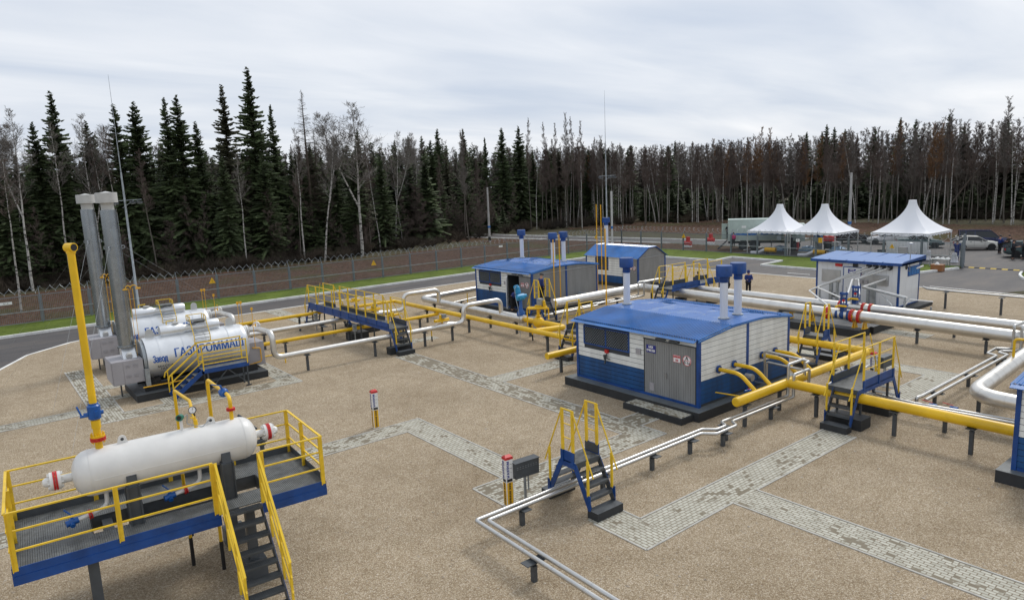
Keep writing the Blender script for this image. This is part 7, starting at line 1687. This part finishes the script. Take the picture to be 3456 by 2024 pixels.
def bare_mesh(seed, H=18, spread=2.0, start=.35, r0=.13, fork=False, fine=1.0, curve=.6, weep=.0, narrow=1.0):
    """leafless birch or aspen: trunk, limbs, fine twigs"""
    rn = random.Random(seed); tr = MB(); tw = MB(); v = []; f = []
    def trunk(p0, d0, L, r, n, bendv):
        P = [p0]; d = d0.copy()
        for i in range(n): d = (d+Vector((rn.uniform(-1,1),rn.uniform(-1,1),0))*.07*bendv+Vector((0,0,.05))).normalized(); P.append(P[-1]+d*(L/n))
        tr.tube(P, r, 7, radii=[max(.014, r*(1-i/n*.93)) for i in range(n+1)]); return P
    stems = [trunk(Vector((0,0,0)), Vector((rn.uniform(-.1,.1)*curve,rn.uniform(-.1,.1)*curve,1)).normalized(), H, r0, 12, curve)]
    if fork:
        b = stems[0][4+rn.randint(0,2)]; stems.append(trunk(b, Vector((rn.choice((-1,1))*.35,rn.uniform(-.2,.2),1)).normalized(), H-b.z-1.0, r0*.6, 9, curve))
    def limb(p, d, L, r, depth):
        n = 4; P = [p]; dd = d.copy()
        for i in range(n): dd = (dd+Vector((rn.uniform(-1,1),rn.uniform(-1,1),rn.uniform(-.3,1)-weep*1.5*(i/n)))*.16).normalized(); P.append(P[-1]+dd*(L/n))
        if depth == 0 and r > .018: tr.tube(P, r, 4, radii=[r*(1-i/n*.85) for i in range(n+1)], cap=False)
        else:
            for a, b in zip(P, P[1:]):
                s = (b-a).cross(Vector((rn.uniform(-1,1),rn.uniform(-1,1),rn.uniform(-1,1)))).normalized(); ribbon(v, f, a, b, max(TW[0], r), s)
        if depth < 2:
            m = int((5 if depth == 0 else 5)*fine)
            for i in range(m):
                t = rn.uniform(.2,1); k = min(n-1, int(t*n)); q = P[k].lerp(P[k+1], t*n-k); ax = Vector((rn.uniform(-1,1),rn.uniform(-1,1),rn.uniform(-.1,1.0)-weep)).normalized()
                limb(q, (dd*.75+ax*.8).normalized(), L*rn.uniform(.32,.55), r*.4, depth+1)
    for P in stems:
        hh = P[-1].z; nb = int(30*fine)
        for i in range(nb):
            t = start+(1-start)*(i+rn.random())/nb; t = min(t, .985); k = min(len(P)-2, int(t*(len(P)-1))); q = P[k].lerp(P[k+1], t*(len(P)-1)-k)
            az = rn.uniform(0,6.28); up = .75+.6*t; L = spread*(1.05-((t-start)/(1-start))**1.6*.75)*rn.uniform(.55,1.15)*(.8 if narrow < 1 else 1)
            d = Vector((math.cos(az)*narrow, math.sin(az)*narrow, up)).normalized(); limb(q, d, L, r0*.20*(1.1-t*.8), 0)
    tw.add(v, f); return tr, tw
def tree_thing(name, label, loc, H0, H, wid, rot, parts, group=None, cat='tree'):
    T = thing(name, label, cat, loc, group, rot); T.scale = (wid, wid, H/H0)
    for nm, me in parts:
        o = bpy.data.objects.new(nm, me); col.objects.link(o); o.parent = T
    return T
SPR = []
for i in range(6):
    g_, c_, t_ = spruce_mesh(10+i, 21, [3.9,3.3,4.5,3.5,4.1,3.2][i], [.08,.20,.05,.28,.12,.33][i])
    P = [('trunk', g_.mesh('trunk','bark_spruce')), ('crown', c_.mesh('crown', 'spruce_green' if i not in (3,) else 'spruce_old'))]
    if t_: P.append(('dead_branches', t_.mesh('dead_branches','dead_twig')))
    SPR.append(P)
g_, c_, t_ = spruce_mesh(77, 21, 3.4, .25, 1.1, dead=True); DEAD = [('trunk', g_.mesh('trunk','bark_spruce')), ('branches', t_.mesh('branches','dead_twig'))]
TW = [.012]
BIR = []
for i in range(6):
    a, b = bare_mesh(40+i, 18, [2.6,1.7,1.5,2.0,1.4,1.8][i], [.44,.55,.6,.48,.62,.5][i], [.15,.12,.11,.13,.10,.12][i], fork=(i in (0,3)), fine=[1.7,1.3,1.2,1.5,1.2,1.3][i], curve=[.6,.8,.7,.9,.5,.7][i], weep=[.25,.0,.1,.2,0,.1][i])
    BIR.append([('trunk', a.mesh('trunk','bark_birch')), ('crown', b.mesh('crown', ['twig_grey','twig_grey','twig_brown','twig_grey','twig_brown','twig_brown'][i]))])
ASP = []; TW[0] = .016
for i in range(5):
    a, b = bare_mesh(60+i, 18, [2.1,1.9,2.2,1.8,2.1][i], [.42,.45,.40,.48,.42][i], .09, fine=[1.6,1.5,1.6,1.5,1.6][i], curve=.5, narrow=.6)
    ASP.append([('trunk', a.mesh('trunk', 'bark_birch' if i == 1 else 'aspen_bark')), ('crown', b.mesh('crown', ['twig_brown','twig_brown','twig_grey','twig_brown','twig_orange'][i]))])
rn = random.Random(5)
def spr(x, y, H, lab, k=None, wid=1.0, group=None): return tree_thing('spruce_tree', lab, (x,y,0), 21, H, wid, rn.uniform(0,6.28), SPR[k if k is not None else rn.randrange(6)], group)
def bir(x, y, H, lab, k=None, wid=1.0, group=None, rot=None): return tree_thing('birch_tree', lab, (x,y,0), 18, H, wid, rn.uniform(0,6.28) if rot is None else rot, BIR[k if k is not None else rn.randrange(6)], group)
def asp(x, y, H, lab, k=None, wid=1.0, group=None): return tree_thing('bare_tree', lab, (x,y,0), 18, H, wid, rn.uniform(0,6.28), ASP[k if k is not None else rn.randrange(5)], group)
# landmark trees (measured from the photograph)
named = [(7.8,17.5,'spruce between the left edge and the first tall spruce',4,.9),(9.9,21.0,'tall pointed spruce farthest to the left',0,1.05),(12.9,17.9,'short rounded spruce right of the leftmost tall one',2,.8),
 (15.8,19.6,'spruce directly behind the left lighting mast',4,1.0),(18.1,20.2,'broad spruce right of the left lighting mast',2,1.15),(21.4,20.8,'left one of two close-standing spruces above the front boiler',1,1.0),(22.7,21.1,'right one of two close-standing spruces above the front boiler',0,1.15),
 (24.6,17.9,'shorter spruce on the right flank of the close-standing pair',4,.9),(28.0,22.3,'tall ragged brownish green spruce left of the tallest one',3,1.15),(31.5,24.9,'tallest spruce of the whole forest edge',0,1.25),(34.2,20.4,'spruce with tiered branches right of the tallest one',1,.85)]
for x, H, lab, k, wd in named: spr(x, 93+rn.uniform(-.5,.5), H, lab, k, wd)
tree_thing('spruce_tree', 'dead brown spruce without needles left of the big white birch', (38.5,93,0), 21, 22.4, 1.2, .5, DEAD); tree_thing('spruce_tree', 'smaller dead brown spruce leaning beside the needleless tall one', (40.6,95,0), 21, 17.5, 1.1, 2.5, DEAD)
for x, H, lab, k, wd in [(55.5,19,'dark spruce behind the crown of the big white birch',4,.9),(62.4,17.3,'first small spruce right of the big white birch',0,.7),(64.5,18,'slim spruce next to the first small one, middle left of the forest',1,.7),(67.5,18,'broad spruce in the middle left of the forest',2,.8),
 (71.9,19.3,'pointed spruce left of the red-barked pine trunks',4,.95),(76.7,19.2,'spruce with a long bare trunk left of the dark power pole',3,.95),(82.1,17.9,'small black spruce top above the dark power pole',1,.7),(85.8,19.7,'tall spruce right of the dark power pole, left one of two',0,1.1),(90.8,20.2,'tall spruce right of the dark power pole, right one of two',2,1.05)]: spr(x, 111+rn.uniform(-1,1), H, lab, k, wd)
for y, H, lab, k, wd in [(106.7,15.4,'green spruce just right of the far lighting mast',4,.9),(95.4,15.3,'broad green spruce standing before the brown forest',2,1.0),(113.5,14.5,'spruce behind the far lighting mast',0,.8)]: spr(118, y, H, lab, k, wd)
for y, H, lab in [(98,16.5,'small spruce top above the brown forest, leftmost on the right half'),(68.3,15.8,'thin spruce top left of the three dark ones above the tents'),(65.6,15.7,'thin dark spruce top above the middle tent'),(64.5,16.9,'highest of the thin dark spruce tops above the middle tent'),(63.1,16.3,'dark spruce top left of the power pole top'),
 (61.1,15.8,'dark spruce top right above the power pole'),(55.9,15.7,'small spruce top between the power pole and the right tent'),(52.1,16.8,'dark rounded spruce top left above the right tent'),(49.7,16.3,'tiered spruce top above the right tent peak'),(44.9,16.6,'broad dark spruce top right of the right tent'),(43,14.9,'low spruce top right of the broad dark one'),(36.8,15.2,'dark spruce top nearest the right edge')]: spr(141+rn.uniform(-1,1), y*141/124, 8.8+(H-8.8)*141/124, lab, rn.choice((0,2,4)), .8)
for x, y, H, lab, k, wd in [(42.0,85.6,19.6,'big white birch with a wide crown, the most prominent bare tree',0,1.5),(36.3,84.7,16.8,'leaning white birch left of the dead spruce',3,1.0),(34.8,87.5,16.6,'forked white birch behind the fence below the tallest spruce',1,1.0),(24.0,100,12.2,'short pale birch trunk right of the close-standing spruces',2,.8),
 (27.2,87,13.5,'slender birch before the ragged brownish spruce',1,.8),(5.2,86,18.2,'curved birch trunk near the left edge',3,1.1),(9.0,89,17.0,'curved birch trunk before the leftmost tall spruce',1,1.0),(12.5,91,18.0,'forked birch behind the left chimney top',0,.9),(14.6,92,17.0,'thin birch rising over the front chimney cap',2,.9),
 (3.2,70,12.3,'bent birch nearest the left edge of the photo',4,1.0),(53.4,97,17,'white birch left of the pine trunks, with a crooked crown',3,1.1),(61.1,104,17.5,'white birch with loose crown before the middle spruces',0,1.0),(1.5,88,17.5,'bare birch with a wide grey crown at the left edge',0,1.3)]: bir(x, y, H, lab, k, wd)
for x, y, H, lab in [(66.9,97.2,17.5,'slim red-barked pine left of the dark power pole'),(62.2,89.4,16.3,'thin grey aspen trunk beside the red-barked pine'),(84.9,101.3,20.3,'tall pale aspen rising over the spruces, left one'),(91.2,104,19.9,'tall pale aspen rising over the forest, second from left'),(93.3,103,19.7,'tall pale aspen rising over the forest, third from left'),(92.2,99,21,'tallest pale aspen left of the far mast'),
 (90.0,95,20,'tall pale aspen just left of the far mast'),(89.2,92,19,'pale aspen nearest the far mast'),(97,94,16.6,'short pale aspen right behind the far mast')]: asp(x, y, H, lab, rn.choice((1,3,2)), 1.0)
# orange leaved trees on the right
for y, H, lab in [(79,17.3,'tree with rusty orange top above the box truck'),(75.5,16.9,'pale tree with orange leaf remains behind the left tent'),(53.5,16.2,'tree with orange brown crown above the pale power pole'),(88,16.0,'tree with faint orange twigs above the far cabin')]: asp(124, y, H, lab, 4, 1.15)
asp(122,36.0,17.8,'tall bare tree overtopping the forest at the right edge',2,1.3); asp(123,43.8,16.9,'slim bare tree with fan-shaped crown right of the right tent',2,1.2)
# leaning broken trunk
single('fallen_trunk', MB().tube([(121,44.6,.2),(123,41.5,6.0),(124.5,39.5,9.5)],.13,7), 'bark_spruce', 'broken trunk leaning at a slant before the forest right of the right tent', 'tree trunk')
# the rest of the edge: individual trees of equal look share a label
Rm_ = cam.matrix_world.to_3x3().inverted()
def photo_x(x, y):
    c = Rm_ @ Vector((x, y, -8.8+6)); return .5*2520+1711.7*c.x/-c.z
LM = [(0,'the left edge'),(235,'the chimneys'),(335,'the left lighting mast'),(605,'the tallest spruce'),(740,'the dead spruce'),(875,'the big white birch'),(1205,'the dark power pole'),(1495,'the far lighting mast'),(1645,'the broad lone spruce'),(1917,'the left tent'),(2030,'the middle tent'),(2090,'the pale power pole'),(2257,'the right tent'),(2520,'the right edge')]
POOL = []
ORD = ['nearest','second','third','fourth','fifth','sixth','seventh','eighth','ninth','tenth','eleventh','twelfth','thirteenth','fourteenth','fifteenth']
def label_pool():
    cnt = {}; rec = []
    for o, kind in POOL:
        px = photo_x(o.location.x, o.location.y); l = min(LM, key=lambda q: abs(q[0]-px)); rec.append((kind, l[1], 'left of' if px < l[0] and l[0] or l[0] == 2520 else 'right of', abs(px-l[0]), o))
    rec.sort(key=lambda q: (q[0], q[1], q[2], q[3]))
    for kind, lm, side, d, o in rec:
        k = (kind, lm, side); i = cnt[k] = cnt.get(k, -1)+1
        o['label'] = '%s %s %s %s in the forest' % (ORD[i] if i < 15 else str(i+1)+'th', kind, side, lm)
def edge(n, pts, depth, kinds, hf, grp_s, grp_b, lab_s, lab_b, lab_a):
    segs = list(zip(pts, pts[1:])); tot = sum((Vector(b)-Vector(a)).length for a, b in segs)
    for i in range(n):
        s = (i+rn.random())/n*tot
        for a, b in segs:
            L = (Vector(b)-Vector(a)).length
            if s <= L: break
            s -= L
        a, b = Vector(a), Vector(b); u = (b-a).normalized(); nn = Vector((u.y, -u.x)) if False else Vector((-u.y, u.x)); dp = depth*rn.random()**1.3; p = a+u*s+nn*dp
        k = rn.random(); H = hf(p)*(rn.uniform(.84,1.03) if p.x < 100 else rn.uniform(.90,1.0))
        if k < kinds[0]: POOL.append((spr(p.x, p.y, H*.96, lab_s, None, rn.uniform(.75,1.0), grp_s), 'plain spruce'))
        elif k < kinds[1]: POOL.append((bir(p.x, p.y, H*.97, lab_b, rn.choice((1,2,4,5)), rn.uniform(.8,1.1), grp_b), 'bare birch'))
        else: POOL.append((asp(p.x, p.y, H, lab_a, rn.choice((0,1,2,3,0,1,3,4) if p.x > 100 else (0,1,3)), rn.uniform(.85,1.2), grp_b), 'thin bare tree'))
hL = lambda p: 16.2
edge(95, [(-14,92),(10,90),(44,88),(60,99),(84,103)][::1], 22, (.42,.66), lambda p: 15.5+ (1.5 if p.y > 104 else 0), 'spruces along the left forest edge', 'bare trees along the left forest edge', 'dark spruce among the many along the left forest edge', 'bare birch among the many along the left forest edge', 'bare brownish tree among the many along the left forest edge')
edge(60, [(86,101),(104,92),(118,112)], 16, (.12,.35), lambda p: 16.2, 'spruces behind the far cabin', 'bare trees behind the far cabin', 'dark spruce in the forest behind the far cabin', 'bare birch in the forest behind the far cabin', 'bare thin tree in the forest behind the far cabin')
edge(210, [(130,18),(129,46),(123.5,72),(121,84),(108,84),(112,98),(120,112)][::-1], -14, (.0,.22), lambda p: 15.0 if p.y > 60 else 15.4, 'spruces in the brown forest on the right', 'bare trees in the brown forest on the right', 'spruce inside the brown forest on the right', 'birch with white stem inside the brown forest on the right', 'thin bare tree inside the brown forest on the right')
label_pool()
# the wood behind, one mass
def mass(name, items, mats):
    """join many copies of low detail trees into one mesh"""
    V_, F_, Mi = [], [], []; o = 0; slots = []
    for src, x, y, H, wd, rot in items:
        for verts, faces, mi in src:
            c, s = math.cos(rot), math.sin(rot); X = verts[:,0]*wd; Y = verts[:,1]*wd; V_.append(np.stack([X*c-Y*s+x, X*s+Y*c+y, verts[:,2]*H], 1)); F_.append(faces+o); Mi.append(np.full(len(faces), mi)); o += len(verts)
    V_ = np.concatenate(V_); F_ = np.concatenate(F_); Mi = np.concatenate(Mi); me = bpy.data.meshes.new(name); n = len(F_)
    me.vertices.add(len(V_)); me.vertices.foreach_set('co', V_.astype(np.float32).ravel()); me.loops.add(n*4); me.loops.foreach_set('vertex_index', F_.astype(np.int32).ravel())
    me.polygons.add(n); me.polygons.foreach_set('loop_start', np.arange(0, n*4, 4, dtype=np.int32)); me.polygons.foreach_set('loop_total', np.full(n, 4, dtype=np.int32)); me.polygons.foreach_set('material_index', Mi.astype(np.int32))
    for mt in mats: me.materials.append(MATS[mt])
    me.update(calc_edges=True); ob = bpy.data.objects.new(name, me); col.objects.link(ob); ob['kind'] = 'stuff'; return ob
def quads(mb):
    v = np.array(mb.v, float); f = []
    for q in mb.f:
        if len(q) == 4: f.append(q)
        elif len(q) == 3: f.append((q[0], q[1], q[2], q[2]))
    return v, np.array(f)
low = []
for i in range(4):
    g_, c_, t_ = spruce_mesh(200+i, 20, 3.6, .05, 1, lite=True); a = quads(g_); b = quads(c_); low.append([(a[0]/[1,1,20], a[1], 1), (b[0]/[1,1,20], b[1], 0)])
lowb = []; TW[0] = .026
for i in range(4):
    a, b = bare_mesh(300+i, 18, 2.6, .16, .09, fine=1.25, curve=.6); qa, qb = quads(a), quads(b); lowb.append([(qa[0]/[1,1,18], qa[1], 1), (qb[0]/[1,1,18], qb[1], 2)])
items = []
for i in range(300):
    x = rn.uniform(-25,100); y = rn.uniform(108,135)+max(0,(x-60))*.12
    items.append((rn.choice(low) if rn.random() < .5 else rn.choice(lowb), x, y, rn.uniform(13.0,17.6), rn.uniform(.9,1.4), rn.uniform(0,6.28)))
for i in range(120):
    x = rn.uniform(-20,60); y = rn.uniform(95,108); items.append((rn.choice(low), x, y, rn.uniform(10,14.5), rn.uniform(.9,1.4), rn.uniform(0,6.28)))
mass('forest_mass', items, ['spruce_green','bark_spruce','twig_lightened'])
items = []
for i in range(360):
    x = rn.uniform(131,160); y = rn.uniform(5,150); items.append((rn.choice(lowb), x, y, rn.uniform(13.6,16.6)*(1 if y < 120 else 1.05), rn.uniform(1.0,1.5), rn.uniform(0,6.28)))
for i in range(130):
    x = rn.uniform(138,150); y = rn.uniform(5,150); items.append((rn.choice(low), x, y, rn.uniform(6,11.5), rn.uniform(.9,1.5), rn.uniform(0,6.28)))
for i in range(110):
    x = rn.uniform(90,130); y = rn.uniform(112,145); items.append((rn.choice(low) if rn.random() < .4 else rn.choice(lowb), x, y, rn.uniform(14,17), rn.uniform(1.0,1.4), rn.uniform(0,6.28)))
mass('forest_mass', items, ['spruce_old','aspen_bark','twig_lightened'])
# brown undergrowth and young spruces at the foot of the wood
items = []
bush = []
for i in range(4):
    rr = random.Random(500+i); v = []; f = []
    for k in range(60):
        az = rr.uniform(0,6.28); d = Vector((math.cos(az)*rr.uniform(.2,.9), math.sin(az)*rr.uniform(.2,.9), 1)).normalized(); p = Vector((0,0,0)); L = rr.uniform(.5,1)
        for s in range(3):
            d = (d+Vector((rr.uniform(-1,1),rr.uniform(-1,1),rr.uniform(-.4,.3)))*.25).normalized(); q = p+d*L/3; ribbon(v, f, p, q, .010, d.cross(Vector((rr.uniform(-1,1),rr.uniform(-1,1),.1))).normalized()); 
            for e in range(2): ribbon(v, f, q, q+(d+Vector((rr.uniform(-1,1),rr.uniform(-1,1),rr.uniform(-.5,.6)))).normalized()*.16, .006, Vector((0,0,1)))
            p = q
    m = MB().add(v, f); a = quads(m); bush.append([(a[0], a[1], 0)])
def line_pts(pts, n, w):
    segs = list(zip(pts, pts[1:])); tot = sum((Vector(b)-Vector(a)).length for a, b in segs)
    for i in range(n):
        s = rn.random()*tot
        for a, b in segs:
            L = (Vector(b)-Vector(a)).length
            if s <= L: break
            s -= L
        a, b = Vector(a), Vector(b); u = (b-a).normalized(); yield a+u*s+Vector((-u.y, u.x))*rn.uniform(*w)
for p in line_pts([(-12,86),(44,84),(62,92),(84,100),(104,90)], 480, (0,12)): items.append((bush[rn.randrange(4)], p.x, p.y, rn.uniform(.6,2.2), rn.uniform(1.5,3.2), rn.uniform(0,6.28)))
for p in line_pts([(130,18),(129,46),(123.5,72),(121,84),(108,84),(112,98)], 380, (-8,1)): items.append((bush[rn.randrange(4)], p.x, p.y, rn.uniform(.8,2.8), rn.uniform(1.4,3), rn.uniform(0,6.28)))
for p in line_pts([(-12,90),(44,88),(62,96),(84,102)], 130, (0,9)): items.append((lowb[rn.randrange(4)][1:], p.x, p.y, rn.uniform(4,9.5), rn.uniform(.5,.9), rn.uniform(0,6.28)))
for p in line_pts([(-12,92),(44,90),(62,98),(84,104)], 90, (0,8)): items.append((low[rn.randrange(4)][1:], p.x, p.y, rn.uniform(2,6), rn.uniform(.4,.8), 0))
for p in line_pts([(132,18),(131,46),(125.5,72),(123,84),(110,86),(112,98)], 150, (-6,1)): items.append((low[rn.randrange(4)][1:], p.x, p.y, rn.uniform(2,6.5), rn.uniform(.5,1.0), 0))
items = [([(v_, f_, 0 if any(s_ is b for b in bush) else (2 if mi == 2 else 1)) for v_, f_, mi in s_], *r_) for s_, *r_ in items]
mass('undergrowth', items, ['brush_brown','spruce_green','twig_brown'])
